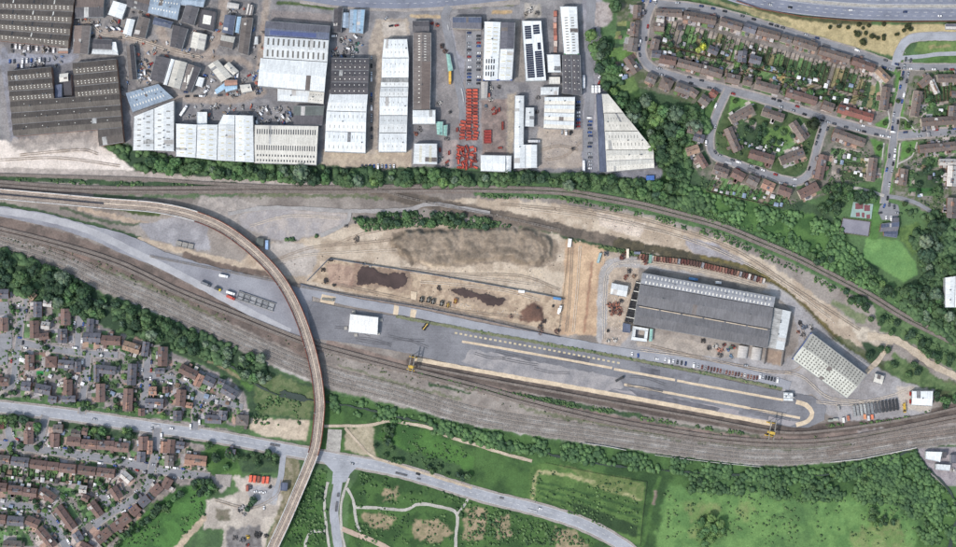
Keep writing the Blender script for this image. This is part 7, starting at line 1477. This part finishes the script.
fence('yard_fence', 'grey palisade fence along the curved bank right of the factory', 'fence', [(770, 282), (786, 292), (806, 309), (826, 330), (850, 352), (874, 368)], 2.4, surf('galv', (150, 152, 150), None, .4, .1), solid=False, smooth=True)
fence('court_fence', 'brown fence round the grey sports court', 'fence', [(842.5, 218), (870.5, 221.5), (868.5, 236.8), (839.4, 232.4), (842.5, 218)], 3, surf('fence_brown', (150, 120, 110), None, .4, .1), solid=False)
fence('brick_wall', 'low red brick wall round the left side of the dirt road triangle', 'wall', [(94, 80), (103, 79)], 2, M_para, w=1.2)
fence('yard_fence', 'dark fence along the lower edge of the estate beside the tree belt', 'fence', [(324, 169), (410, 170), (480, 172.5), (537, 171)], 2.2, M_dark, solid=False)
fence('field_fence', 'dark post fence along the right side of the striped field', 'fence', [(546, 463), (600, 474), (647, 482), (643, 515), (640, 546)], 1.4, M_dark, solid=False)
def comb(label, A, B, Cc, D, n, cols=None):
    o_ = P(*A); b = MB(); f = lambda U, V, t: (U[0] + (V[0] - U[0]) * t, U[1] + (V[1] - U[1]) * t); g = lambda p: (P(*p)[0] - o_[0], P(*p)[1] - o_[1])
    for i in range(n + 1):
        a, d = g(f(A, B, i / n)), g(f(D, Cc, i / n)); b.bar((*a, .85), (*d, .85), .12, 0, 1.7)
    a, d = g(D), g(Cc); b.bar((*a, .85), (*d, .85), .14, 0, 1.7)
    o = b.build('garden_fence', M_wood, None, (*o_, 0)); tag(o, label, 'fence', 'garden fences')
comb('comb of garden fences behind the curving top street terraces', (668, 20), (868, 73), (861, 96), (661, 44), 44)
comb('comb of garden fences behind the upper side of the middle street', (660, 56), (838, 106), (866, 97), (660, 45), 40)
comb('garden fences behind the houses of the looping side street', (714, 178), (790, 197), (782, 208), (706, 191), 15)
comb('garden fences under the straight row of the lower estate', (-4, 466), (116, 480), (114, 488), (-4, 474), 22)
comb('garden fences right of the avenue below the top right terrace', (924, 83), (958, 83), (958, 100), (926, 103), 9)
comb('garden fences between the three terraces in the bottom left corner', (-4, 475), (40, 482), (40, 487), (-4, 481), 8)
comb('garden fences beside the diagonal close above the park', (97, 541), (128, 518), (134, 523), (104, 548), 9)
# garden sheds
r_ = random.Random(9); shp = {}
def sheds(where, A, B, Cc, D, n):
    L_ = []
    for k in range(n):
        t = (k + r_.uniform(.1, .9)) / n; u = r_.choice((r_.uniform(.7, .97), r_.uniform(.1, .95)))
        f = lambda U, V, t: (U[0] + (V[0] - U[0]) * t, U[1] + (V[1] - U[1]) * t); p = f(f(A, B, t), f(D, Cc, t), u); L_.append(p)
    ang = math.atan2(-(B[1] - A[1]), B[0] - A[0])
    for i, (x, y) in enumerate(sorted(L_)):
        t, c_ = r_.choice([('grey', (150, 148, 152)), ('pale grey', (196, 196, 200)), ('white', (226, 226, 228)), ('brown', (120, 100, 86)), ('dark', (80, 78, 80)), ('blue-grey', (130, 146, 170)), ('pale grey', (186, 184, 186))])
        s = r_.uniform(.75, 1.5); put('garden_shed', ME_SHED, x, y, ang + r_.choice((0, h_)), c_, '%s shed, %s from the left in the gardens %s' % (t, ordn(i), where), 'shed', 'garden sheds ' + where, 0.02, (s, s * r_.uniform(.8, 1.2), 1))
sheds('behind the curving top street', (668, 22), (866, 75), (861, 96), (661, 44), 40); sheds('behind the middle street', (660, 46), (866, 99), (840, 104), (662, 54), 38)
sheds('outside the looping side street', (712, 180), (790, 199), (782, 207), (706, 190), 12); sheds('inside the looping side street', (736, 122), (794, 142), (776, 152), (740, 148), 10)
sheds('beside the avenue', (834, 148), (866, 154), (862, 178), (834, 176), 10); sheds('at the right edge', (920, 84), (956, 84), (950, 210), (916, 200), 18); sheds('left of the bend', (614, 14), (628, 14), (626, 90), (612, 70), 9)
sheds('below the straight lower row', (-2, 469), (114, 482), (112, 488), (-2, 476), 16); sheds('in the bottom left corner', (0, 477), (70, 492), (90, 525), (2, 515), 14)
sheds('of the upper left estate', (20, 312), (130, 358), (130, 402), (20, 382), 22); sheds('just below the main road', (60, 428), (206, 446), (200, 455), (62, 436), 14); sheds('right of the middle cross street', (158, 366), (226, 388), (230, 408), (156, 400), 9)
# ------------------------------------------------------------------ vegetation
def icos(sub=1):
    import bmesh
    bm = bmesh.new(); bmesh.ops.create_icosphere(bm, subdivisions=sub, radius=1.0)
    v = np.array([p.co[:] for p in bm.verts]); f = np.array([[q.index for q in t.verts] for t in bm.faces]); bm.free(); return v, f
IV, IF = icos(2); JV, JF = icos(1)
def npmesh(name, V, F, mats, col=None):
    me = bpy.data.meshes.new(name); k = F.shape[1]
    me.vertices.add(len(V)); me.vertices.foreach_set('co', V.astype(np.float32).ravel())
    me.loops.add(F.size); me.loops.foreach_set('vertex_index', F.astype(np.int32).ravel())
    me.polygons.add(len(F)); me.polygons.foreach_set('loop_start', np.arange(0, F.size, k, dtype=np.int32))
    me.update(calc_edges=True)
    if col is not None:
        a = me.color_attributes.new('leaf', 'FLOAT_COLOR', 'POINT'); a.data.foreach_set('color', np.concatenate([col, np.ones((len(col), 1))], 1).astype(np.float32).ravel())
    for m in mats: me.materials.append(m)
    return me
def leafmat(name, usecol):
    m, nt, b = newmat(name, 0.9); p = wpos(nt)
    a = N(nt, 'ShaderNodeAttribute', attribute_name='leaf').outputs['Color']
    if usecol:
        oi = N(nt, 'ShaderNodeObjectInfo'); mx = N(nt, 'ShaderNodeVectorMath', operation='MULTIPLY'); nt.links.new(a, mx.inputs[0]); nt.links.new(oi.outputs['Color'], mx.inputs[1]); a = mx.outputs[0]
    g = maprange(nt, noise(nt, p, 0.5, 5, 0.75), 0.3, 0.7, 0.70, 1.30)
    nt.links.new(vscale(nt, a, g), b.inputs['Base Color']); b.inputs['Specular IOR Level'].default_value = .1
    return m
M_leaf = leafmat('foliage', True); M_scrub = leafmat('scrub_foliage', False); M_bark = surf('bark', (92, 78, 66), (70, 60, 52), .8, .2)
def crown_mesh(seed, nb=26, spread=1.0, flat=.8):
    r = np.random.default_rng(seed); Vs = []; Fs = []; Cs = []; base = 0
    for k in range(nb):
        th = r.uniform(0, 2 * np.pi); rad = np.sqrt(r.random()) * .66 * spread; z = r.uniform(-.3, .55) * (1 - rad * .6)
        s = r.uniform(.2, .42) * (1.15 - .45 * rad)
        d = 1 + .28 * np.sin(IV @ r.normal(size=3) * 4 + r.uniform(0, 6)) * .6 + r.uniform(-.2, .2, len(IV))
        V = IV * d[:, None] * s * np.array([1, 1, flat]) + np.array([np.cos(th) * rad, np.sin(th) * rad, z])
        Vs.append(V); Fs.append(IF + base); base += len(V)
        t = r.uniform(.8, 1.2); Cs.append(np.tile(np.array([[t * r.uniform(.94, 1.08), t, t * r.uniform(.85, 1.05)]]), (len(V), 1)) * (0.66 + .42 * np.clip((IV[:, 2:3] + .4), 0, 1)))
    # loose leaf sprays that break the outline
    nl = 260; th = r.uniform(0, 2 * np.pi, nl); ph = np.arccos(r.uniform(-.25, 1, nl)); rr = r.uniform(.72, 1.05, nl)
    c = np.stack([np.cos(th) * np.sin(ph) * rr * .95, np.sin(th) * np.sin(ph) * rr * .95, np.cos(ph) * rr * .72], 1)
    a = r.normal(size=(nl, 3)); a /= np.linalg.norm(a, axis=1)[:, None]; b_ = np.cross(a, r.normal(size=(nl, 3))); b_ /= np.linalg.norm(b_, axis=1)[:, None]
    s = r.uniform(.05, .13, nl)[:, None]
    V = np.stack([c - a * s, c + b_ * s, c + a * s], 1).reshape(-1, 3); F = np.arange(nl * 3).reshape(-1, 3) + base
    Vs.append(V); Fs.append(F); Cs.append(np.repeat(r.uniform(.6, 1.4, nl), 3)[:, None] * np.ones((1, 3)))
    return npmesh('crown', np.concatenate(Vs), np.concatenate(Fs), [M_leaf], np.concatenate(Cs))
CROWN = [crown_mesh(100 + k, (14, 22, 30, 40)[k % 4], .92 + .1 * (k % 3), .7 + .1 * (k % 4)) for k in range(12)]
def trunk_mesh(seed):
    r = random.Random(seed); b = MB(); b.cyl(0, 0, 0, .62, .055, 8, 0, 'z', .03)
    for k in range(5):
        a = k * 1.3 + r.uniform(-.3, .3); z = .34 + .06 * k; b.bar((0, 0, z), (math.cos(a) * .5, math.sin(a) * .5, z + r.uniform(.25, .45)), .03)
    return b.mesh('trunk', [M_bark])
TRUNK = [trunk_mesh(k) for k in range(3)]
NT = [0]
ROADM = np.zeros(XX.shape)
for l_, w_ in RIB:
    S_m, q_m = bmask([(a[0] + 478, 273.5 - a[1]) for a in l_[::2] + [l_[-1]]], w_ + 1.6, 0, .4); ROADM[S_m] = np.maximum(ROADM[S_m], q_m)
def onroad(x, y):
    i = np.clip(np.searchsorted(GX, np.asarray(x) - 478), 0, len(GX) - 1); j = np.clip(np.searchsorted(GY, 273.5 - np.asarray(y)), 0, len(GY) - 1); return ROADM[j, i] > .4
def tree(px, py, dia, col, label, group, hgt=None, cat='tree', name='broadleaf_tree'):
    r = random.Random(NT[0]); NT[0] += 1; R = dia / 2; H = hgt or dia * r.uniform(.75, 1.0)
    x, y = P(px, py, H * .7); root = empty(name, (x, y, 0), label, cat, group, r.uniform(0, 6.28))
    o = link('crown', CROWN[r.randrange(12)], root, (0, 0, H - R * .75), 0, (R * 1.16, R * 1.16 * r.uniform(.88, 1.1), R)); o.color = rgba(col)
    link('trunk', TRUNK[NT[0] % 3], root, (0, 0, 0), 0, (H * .75, H * .75, H * .95)); return root
DK = [(56, 82, 58), (66, 92, 62), (52, 74, 56), (74, 100, 66), (60, 84, 66)]; MDG = [(80, 114, 72), (96, 126, 74), (72, 106, 66)]; GRY = [(98, 118, 98), (108, 126, 106), (90, 112, 92)]; LTG = [(116, 158, 92), (108, 148, 86)]
CN = lambda c: 'dark green' if c in DK else ('mid green' if c in MDG else ('grey-green' if c in GRY else 'light green'))
def trees_in(where, polys, n, dmin, dmax, pal, seed, sep=.62, axis='x', kind='tree', name='broadleaf_tree', group=None):
    r = random.Random(seed); pts = []; tries = 0
    while len(pts) < n and tries < n * 60:
        tries += 1; pl = r.choice(polys); xs = [p[0] for p in pl]; ys = [p[1] for p in pl]; x = r.uniform(min(xs), max(xs)); y = r.uniform(min(ys), max(ys))
        if not pip(pl, np.array([x]), np.array([y]))[0] or not (-6 < x < 962 and -6 < y < 553) or onroad(x, y): continue
        d = r.uniform(dmin, dmax)
        if any(math.hypot(x - a, y - b) < sep * (d + e) / 2 for a, b, e in pts): continue
        pts.append((x, y, d))
    for i, (x, y, d) in enumerate(sorted(pts, key=lambda p: p[0] if axis == 'x' else p[1])):
        c = r.choice(pal); tree(x, y, d, c, '%s %s, %s from the %s in %s' % (CN(c), kind, ordn(i), 'left' if axis == 'x' else 'top', where), group or (kind + 's in ' + where), cat=kind, name=name)
BELT = [(128, 152), (176, 161), (255, 168), (320, 171), (480, 174), (545, 175), (600, 178), (665, 184), (690, 196), (660, 199), (600, 187), (540, 184), (480, 183), (380, 183), (300, 180), (220, 175), (160, 171)]
tree(301, 172, 17, GRY[0], 'largest grey-green tree of the belt, just right of the cream-grey warehouse', None, 15)
tree(591.5, 36, 14, MDG[1], 'bright round tree standing alone below the small grey lot by the lane', None, 12); tree(814, 123.5, 14, (40, 52, 38), 'very dark round tree beside the junction of the middle street', None, 13)
tree(703, 46, 7, (190, 196, 70), 'yellow-green small tree in the middle gardens, upper right of its pair', None, 6); tree(699, 50, 6.5, (152, 164, 84), 'olive yellow small tree in the middle gardens, lower left of its pair', None, 6)
tree(616, 6, 12, DK[1], 'dark tree at the top edge right of the small grey lot', None, 11); tree(675, 114, 17, GRY[2], 'largest grey-green tree of the wood behind the fan shaped warehouse', None, 15)
tree(708, 492, 0.1 + 3, MDG[0], 'small lone bush by the meadow fence', None, 3)
trees_in('the belt under the top warehouses', [BELT], 64, 6, 14, DK + DK + MDG + GRY[:1], 1, .5)
WOOD = [(592, 50), (606, 44), (616, 60), (612, 74), (626, 98), (644, 92), (668, 112), (690, 108), (702, 116), (690, 134), (680, 160), (684, 184), (668, 178), (656, 152), (640, 136), (622, 108), (606, 88)]
trees_in('the wood behind the fan shaped warehouse', [WOOD], 38, 7, 16, DK + MDG + GRY[:1], 2, .5)
LB = [(-4, 250), (20, 256), (60, 275), (100, 296), (160, 321), (205, 342), (196, 352), (170, 347), (140, 334), (100, 322), (60, 305), (40, 294), (-4, 284)]
trees_in('the belt above the left estate', [LB], 52, 6, 15, DK + DK + MDG[:1] + GRY, 3, .5)
LB2 = [(200, 342), (236, 354), (250, 362), (246, 376), (214, 358)]
trees_in('the narrow belt between stream and sidings', [LB2], 9, 6, 10, GRY + DK[:3], 4)
trees_in('the clump between viaduct and stream', [[(240, 352), (260, 357), (274, 366), (270, 382), (248, 386)]], 7, 6, 11, GRY + MDG, 41)
RW = [(902, 212), (930, 214), (950, 222), (944, 254), (956, 262), (956, 272), (944, 276), (943, 310), (962, 312), (962, 336), (930, 322), (900, 306), (876, 290), (908, 287), (924, 276), (917, 254), (926, 238)]
trees_in('the wood beside the bright lawn', [RW], 42, 6, 15, DK + DK + GRY + MDG[:1], 5, .5)
trees_in('the hedge above the main line', [[(804, 252), (846, 262), (866, 264), (884, 280), (900, 300), (884, 296), (850, 278), (820, 266)]], 16, 5, 8, DK + MDG, 6, kind='bush', name='bush')
trees_in('the hedge above the sand strip', [[(828, 283), (850, 292), (886, 312), (912, 330), (956, 352), (956, 366), (920, 348), (880, 330), (850, 306)]], 18, 5, 8, DK, 61, kind='bush', name='bush')
trees_in('the thicket by the dirt road fork', [[(852, 336), (870, 346), (890, 350), (884, 358), (868, 358), (856, 348)], [(892, 352), (906, 356), (924, 370), (910, 376), (892, 366)], [(934, 394), (956, 390), (956, 402), (940, 408)], [(918, 344), (940, 358), (956, 366), (956, 372), (930, 360)]], 20, 5, 8, DK + MDG[:1], 7, kind='bush', name='bush')
ARC = [(818, 208), (834, 206), (846, 192), (843, 184), (852, 184), (850, 198), (836, 214), (820, 214)]
trees_in('the dark arc by the play area', [ARC, [(852, 190), (878, 194), (876, 202), (852, 199)], [(824, 188), (842, 184), (840, 194), (826, 206)]], 26, 5.5, 9, DK[:3] + DK[:3] + MDG[:1], 8)
trees_in('the clumps under the main road', [[(-4, 412), (16, 414), (18, 424), (-4, 430)], [(22, 420), (42, 420), (42, 430), (36, 430)], [(68, 424), (84, 424), (108, 430), (104, 438), (86, 436), (70, 430)], [(122, 428), (134, 430), (132, 438), (124, 436)], [(206, 444), (238, 450), (232, 470), (210, 462)]], 22, 6, 12, DK + MDG, 9)
trees_in('the verge hedge above the main road', [[(0, 390), (60, 400), (130, 408), (200, 416), (200, 420), (130, 413), (60, 405), (0, 396)], [(80, 402), (90, 403), (90, 410), (82, 410)]], 26, 4, 7, DK + MDG, 10, kind='bush', name='bush')
trees_in('the scrub of the lower right meadow', [[(690, 470), (780, 480), (860, 470), (900, 470), (930, 500), (930, 540), (900, 500), (860, 482), (780, 496), (690, 496)], [(868, 508), (884, 512), (896, 524), (870, 528)]], 22, 4, 8, DK + MDG, 11, kind='bush', name='bush')
trees_in('the big round thicket in the lower meadow', [[(700, 520), (708, 515), (720, 520), (724, 532), (716, 543), (704, 544), (699, 532)]], 12, 7, 10, MDG + LTG[:1], 12, kind='bush', name='bush')
trees_in('the strip above the dirt site', [[(352, 219), (380, 214), (440, 212), (476, 218), (505, 225), (480, 230), (440, 225), (400, 225), (368, 230)]], 26, 5, 8, DK + MDG[:1], 13, kind='bush', name='bush')
trees_in('the thicket above the middle meadow path', [[(372, 440), (400, 452), (470, 474), (468, 482), (420, 470), (380, 460)], [(384, 424), (394, 426), (392, 446), (384, 444)]], 24, 4, 7, DK, 14, kind='bush', name='bush')
trees_in('the park edge along the diagonal close', [[(132, 526), (150, 512), (180, 492), (200, 478), (222, 484), (210, 494), (182, 496), (160, 512), (142, 528), (120, 546), (112, 547)]], 26, 5, 8, DK + MDG[:1], 15, kind='bush', name='bush')
trees_in('the yard triangle left of the viaduct road', [[(246, 452), (276, 452), (276, 472), (246, 472)], [(246, 502), (254, 500), (256, 512), (248, 514)]], 12, 5, 8, DK, 16)
trees_in('the inner gardens of the looping side street', [[(738, 118), (792, 128), (796, 142), (776, 152), (738, 148), (730, 140)]], 20, 4, 7, DK, 17, kind='shrub', name='garden_shrub')
trees_in('the gardens at the right edge', [[(924, 84), (956, 88), (956, 120), (926, 118)], [(916, 154), (944, 156), (942, 196), (912, 196)]], 20, 4, 8, DK + MDG, 18, kind='shrub', name='garden_shrub')
trees_in('the gardens between the two right hand terraces', [[(668, 32), (862, 86), (842, 104), (664, 52)]], 40, 3.5, 7, DK + DK + MDG, 19, kind='shrub', name='garden_shrub')
trees_in('the gardens of the upper left estate', [[(10, 300), (60, 318), (140, 350), (236, 396), (236, 418), (130, 404), (10, 386)]], 48, 3.5, 6.5, DK + MDG, 20, kind='shrub', name='garden_shrub')
trees_in('the gardens of the lower left estate', [[(4, 424), (60, 436), (206, 456), (150, 480), (130, 506), (90, 540), (4, 540)]], 44, 3.5, 6.5, DK + MDG, 21, kind='shrub', name='garden_shrub')
for i, (x, y, d) in enumerate(((858, 34, 6.5), (863.5, 42, 7), (866, 33, 4), (872, 36, 5), (878, 38, 4), (875, 36.5, 3.4), (884, 36, 4.5), (884, 39, 3.6), (830, 27, 4), (839, 26, 5), (848, 27.5, 4), (859, 24.5, 4), (869, 25.5, 4), (863, 28, 3.4), (908, 26.5, 6), (911, 29, 5), (904, 30.5, 4), (898, 34, 3.2), (884, 24, 4), (896, 34.5, 3), (855, 31.5, 3))):
    tree(x, y, d, (60, 66, 44), 'dark low bush, %s in the dry grass beside the dual carriageway' % (ordn(i) + ' by position'), 'bushes in the dry grass', d * .7, 'bush', 'bush')
for i, (x, y, d) in enumerate(((885, 123, 5.5), (909, 125, 6), (879, 148, 5.5), (908, 151, 4.5), (898, 101, 4.5), (901, 79, 4.5), (902, 124, 3.5), (905, 204, 5), (814, 119, 4), (735, 101, 5))):
    tree(x, y, d, (58, 78, 48), 'small dark tree, %s listed among those on the avenue and junction lawns' % ordn(i), 'trees on the avenue lawns', d, 'tree')
# scrub: uncountable bushes and rough cover
def scrub(label, polys, dens, rmin, rmax, c1, c2, seed, hk=.5):
    r = np.random.default_rng(seed); P_ = []
    for pl in polys:
        a = np.array(pl); lo, hi = a.min(0), a.max(0); n = int((hi[0] - lo[0]) * (hi[1] - lo[1]) * dens * 1.7)
        x = r.uniform(lo[0], hi[0], n); y = r.uniform(lo[1], hi[1], n); k = pip(pl, x, y) & ~onroad(x, y)
        dn = fbm(x, y, 14, seed, 3); k &= dn > .40 + .1 * r.random(n); P_.append(np.stack([x[k], y[k]], 1))
    pts = np.concatenate(P_); n = len(pts); s = rmin + (rmax * 1.25 - rmin) * r.random(n) ** 1.8
    nv = len(JV); j = 1 + r.uniform(-.3, .3, (n, nv)); V = JV[None] * j[..., None] * s[:, None, None] * np.array([1, 1, hk]); 
    V[..., 0] += (pts[:, 0] - 478)[:, None]; V[..., 1] += (273.5 - pts[:, 1])[:, None]; V[..., 2] += (s * .35)[:, None]
    F = JF[None] + (np.arange(n) * nv)[:, None, None]
    t = fbm(pts[:, 0], pts[:, 1], 8, seed + 1, 3); t = np.clip((t - .3) / .4 + r.uniform(-.25, .25, n), 0, 1)[:, None]
    c1 = (c1[0] + 2, c1[1] - 2, c1[2] + 10); c2 = (c2[0] + 3, c2[1] - 2, c2[2] + 12)
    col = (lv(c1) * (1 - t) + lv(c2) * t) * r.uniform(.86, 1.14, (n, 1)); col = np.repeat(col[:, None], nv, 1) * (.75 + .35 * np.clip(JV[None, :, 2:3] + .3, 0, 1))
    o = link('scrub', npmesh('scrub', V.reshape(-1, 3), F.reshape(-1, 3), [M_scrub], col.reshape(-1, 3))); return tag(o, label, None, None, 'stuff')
scrub('dense undergrowth of the belt under the warehouses', [[(104, 144), (134, 149), (176, 158), (255, 164), (320, 167), (480, 172), (545, 173), (600, 176), (665, 183), (720, 210), (700, 214), (660, 203), (600, 189), (540, 186), (480, 185.5), (380, 185.5), (300, 182), (220, 177), (142, 171)]], .28, 1.2, 3.4, (60, 88, 48), (84, 118, 60), 1)
scrub('undergrowth of the wood behind the fan shaped warehouse', [[(590, 46), (604, 36), (618, 60), (626, 96), (668, 106), (700, 106), (712, 126), (690, 150), (690, 186), (720, 206), (690, 200), (664, 178), (654, 150), (606, 90)]], .26, 1.2, 3.4, (62, 92, 50), (86, 122, 62), 2)
scrub('undergrowth of the belt above the left estate', [[(-6, 246), (60, 270), (100, 292), (160, 316), (240, 348), (262, 360), (268, 376), (250, 384), (236, 370), (180, 350), (140, 336), (100, 324), (60, 308), (-6, 286)]], .26, 1.2, 3.4, (56, 84, 46), (80, 112, 60), 3)
scrub('rough scrub of the slope right of the looping street', [[(672, 180), (740, 202), (810, 216), (836, 214), (846, 240), (866, 262), (884, 282), (900, 306), (850, 282), (800, 252), (740, 226), (690, 200)]], .24, .8, 2.6, (66, 100, 52), (92, 132, 66), 4)
scrub('undergrowth of the wood on the right', [[(898, 210), (956, 214), (956, 345), (900, 308), (872, 286), (906, 288), (924, 276), (916, 252)]], .26, 1.2, 3.4, (54, 82, 46), (80, 112, 60), 5)
scrub('low scrub along the stream under the sidings', [[(330, 394), (400, 410), (480, 431), (600, 449), (720, 465), (780, 469), (836, 465), (916, 451), (930, 474), (956, 500), (956, 545), (930, 520), (890, 478), (780, 484), (700, 476), (600, 466), (480, 446), (400, 424), (330, 410)]], .28, .8, 2.6, (60, 92, 50), (84, 122, 60), 6)
scrub('scrub of the lower right meadow', [[(690, 470), (800, 482), (880, 470), (940, 500), (946, 545), (925, 545), (900, 505), (800, 500), (690, 492)], [(800, 470), (880, 466), (926, 490), (900, 500), (860, 482)]], .22, .8, 2.6, (58, 88, 48), (82, 118, 58), 7)
scrub('scattered tufts over the light meadow', [[(660, 488), (900, 490), (920, 545), (652, 545)]], .02, .6, 1.3, (66, 96, 50), (96, 126, 66), 8)
scrub('hedge scrub along the main line banks', [[(476, 193), (560, 196), (640, 211), (720, 233), (800, 268), (880, 310), (956, 356), (956, 362), (870, 314), (800, 274), (720, 240), (640, 216), (560, 200), (476, 197)], [(0, 177), (130, 182), (200, 183), (200, 186), (130, 186), (0, 181)], [(600, 176), (680, 200), (760, 228), (840, 272), (830, 270), (740, 230), (640, 200), (600, 190)]], .22, .6, 1.4, (60, 90, 48), (88, 120, 60), 9)
scrub('overgrown strip between the container yard and the tracks', [[(418, 371), (480, 387), (560, 400), (612, 409), (640, 414), (610, 414), (540, 402), (480, 391), (418, 376)], [(640, 416), (760, 434), (758, 437), (640, 420)], [(826, 424), (850, 424), (900, 418), (930, 410), (930, 413), (890, 422), (826, 427)]], .4, .5, 1.2, (62, 92, 48), (90, 122, 60), 10)
scrub('green bank above the long line of skips', [[(568, 238), (620, 249), (700, 263), (760, 277), (758, 280), (700, 266), (620, 253), (568, 241)], [(480, 330.6), (525, 338.6), (575, 347.6), (616, 354.6), (656, 362.6), (720, 374.6), (780, 387), (780, 389.4), (720, 377.4), (656, 365.4), (616, 357.4), (575, 350.4), (525, 341.4), (480, 333.4)]], .5, .4, 1.1, (70, 96, 52), (98, 122, 64), 11)
scrub('bushes of the dark strip at the top of the dirt site', [[(352, 218), (380, 212), (440, 211), (480, 217), (512, 226), (480, 232), (440, 227), (400, 227), (366, 232)], [(278, 240), (300, 237), (322, 233), (320, 236), (300, 241)]], .3, .7, 1.7, (56, 84, 46), (80, 112, 58), 12)
scrub('scrub beside the viaduct at the bottom', [[(300, 474), (326, 470), (326, 545), (282, 545)], [(360, 472), (450, 494), (550, 524), (600, 545), (480, 545), (450, 500), (360, 484)], [(250, 424), (300, 426), (300, 392), (258, 398)]], .1, .6, 1.6, (58, 88, 46), (84, 118, 58), 13)
scrub('rough cover of the parcels under the main road', [[(360, 486), (450, 506), (450, 545), (352, 545)], [(460, 500), (550, 525), (600, 545), (460, 545)], [(380, 425), (470, 450), (470, 482), (380, 460)], [(110, 545), (150, 512), (200, 490), (206, 520), (170, 545)], [(530, 468), (640, 484), (636, 540), (530, 498)]], .06, .5, 1.3, (60, 90, 48), (90, 124, 62), 14)
scrub('weeds among the sidings', [[(100, 262), (200, 300), (300, 345), (300, 352), (200, 310), (100, 272)], [(320, 346), (420, 374), (560, 410), (700, 434), (860, 436), (860, 446), (700, 444), (560, 420), (420, 384), (320, 356)], [(0, 232), (60, 246), (120, 268), (110, 272), (0, 242)]], .035, .4, 1.0, (76, 92, 58), (100, 112, 70), 15)
scrub('shrubs between the houses of the two estates', [[(0, 292), (60, 312), (150, 346), (240, 394), (240, 420), (120, 412), (0, 394)], [(0, 420), (60, 430), (220, 454), (200, 480), (150, 482), (110, 540), (0, 545)]], .05, .5, 1.4, (58, 84, 46), (84, 116, 60), 16)
scrub('shrubs in the right hand gardens', [[(660, 22), (870, 76), (880, 110), (840, 112), (660, 62)], [(716, 132), (810, 130), (806, 170), (716, 150)], [(914, 70), (956, 70), (956, 220), (906, 196)], [(700, 176), (800, 200), (796, 208), (700, 190)], [(830, 150), (870, 150), (866, 184), (828, 184)]], .09, .5, 1.3, (54, 78, 46), (84, 114, 60), 17)

# ------------------------------------------------------------------ light, sky, camera
sun_dir = Vector((0.80, 0.60, 0)).normalized(); EL = math.radians(49)      # shadows fall to the upper right
w = bpy.data.worlds.new('World'); bpy.context.scene.world = w; w.use_nodes = True
nt = w.node_tree; bg = nt.nodes['Background']; sky = nt.nodes.new('ShaderNodeTexSky'); sky.sky_type = 'NISHITA'; sky.sun_disc = False; sky.air_density = 2.0; sky.dust_density = 3.0
sky.sun_elevation = EL; to_sun = -sun_dir; sky.sun_rotation = math.atan2(to_sun.x, to_sun.y)
nt.links.new(sky.outputs[0], bg.inputs[0]); bg.inputs[1].default_value = 0.15
sl = bpy.data.lights.new('sun', 'SUN'); sl.energy = 2.4; sl.angle = math.radians(0.5); sl.color = (1.0, 0.97, 0.935)
so = bpy.data.objects.new('sun', sl); C.objects.link(so)
d = Vector((sun_dir.x * math.cos(EL), sun_dir.y * math.cos(EL), -math.sin(EL))); so.rotation_euler = d.to_track_quat('-Z', 'Y').to_euler(); so.location = (0, 0, 400)
cam = bpy.data.cameras.new('camera'); cam.sensor_width = 36; cam.lens = 36 * HCAM / 956.0; cam.clip_start = 10; cam.clip_end = 30000
co = bpy.data.objects.new('camera', cam); C.objects.link(co); co.location = (0, 0, HCAM); bpy.context.scene.camera = co
sc = bpy.context.scene; sc.view_settings.view_transform = 'Standard'; sc.view_settings.look = 'None'; sc.view_settings.exposure = 0
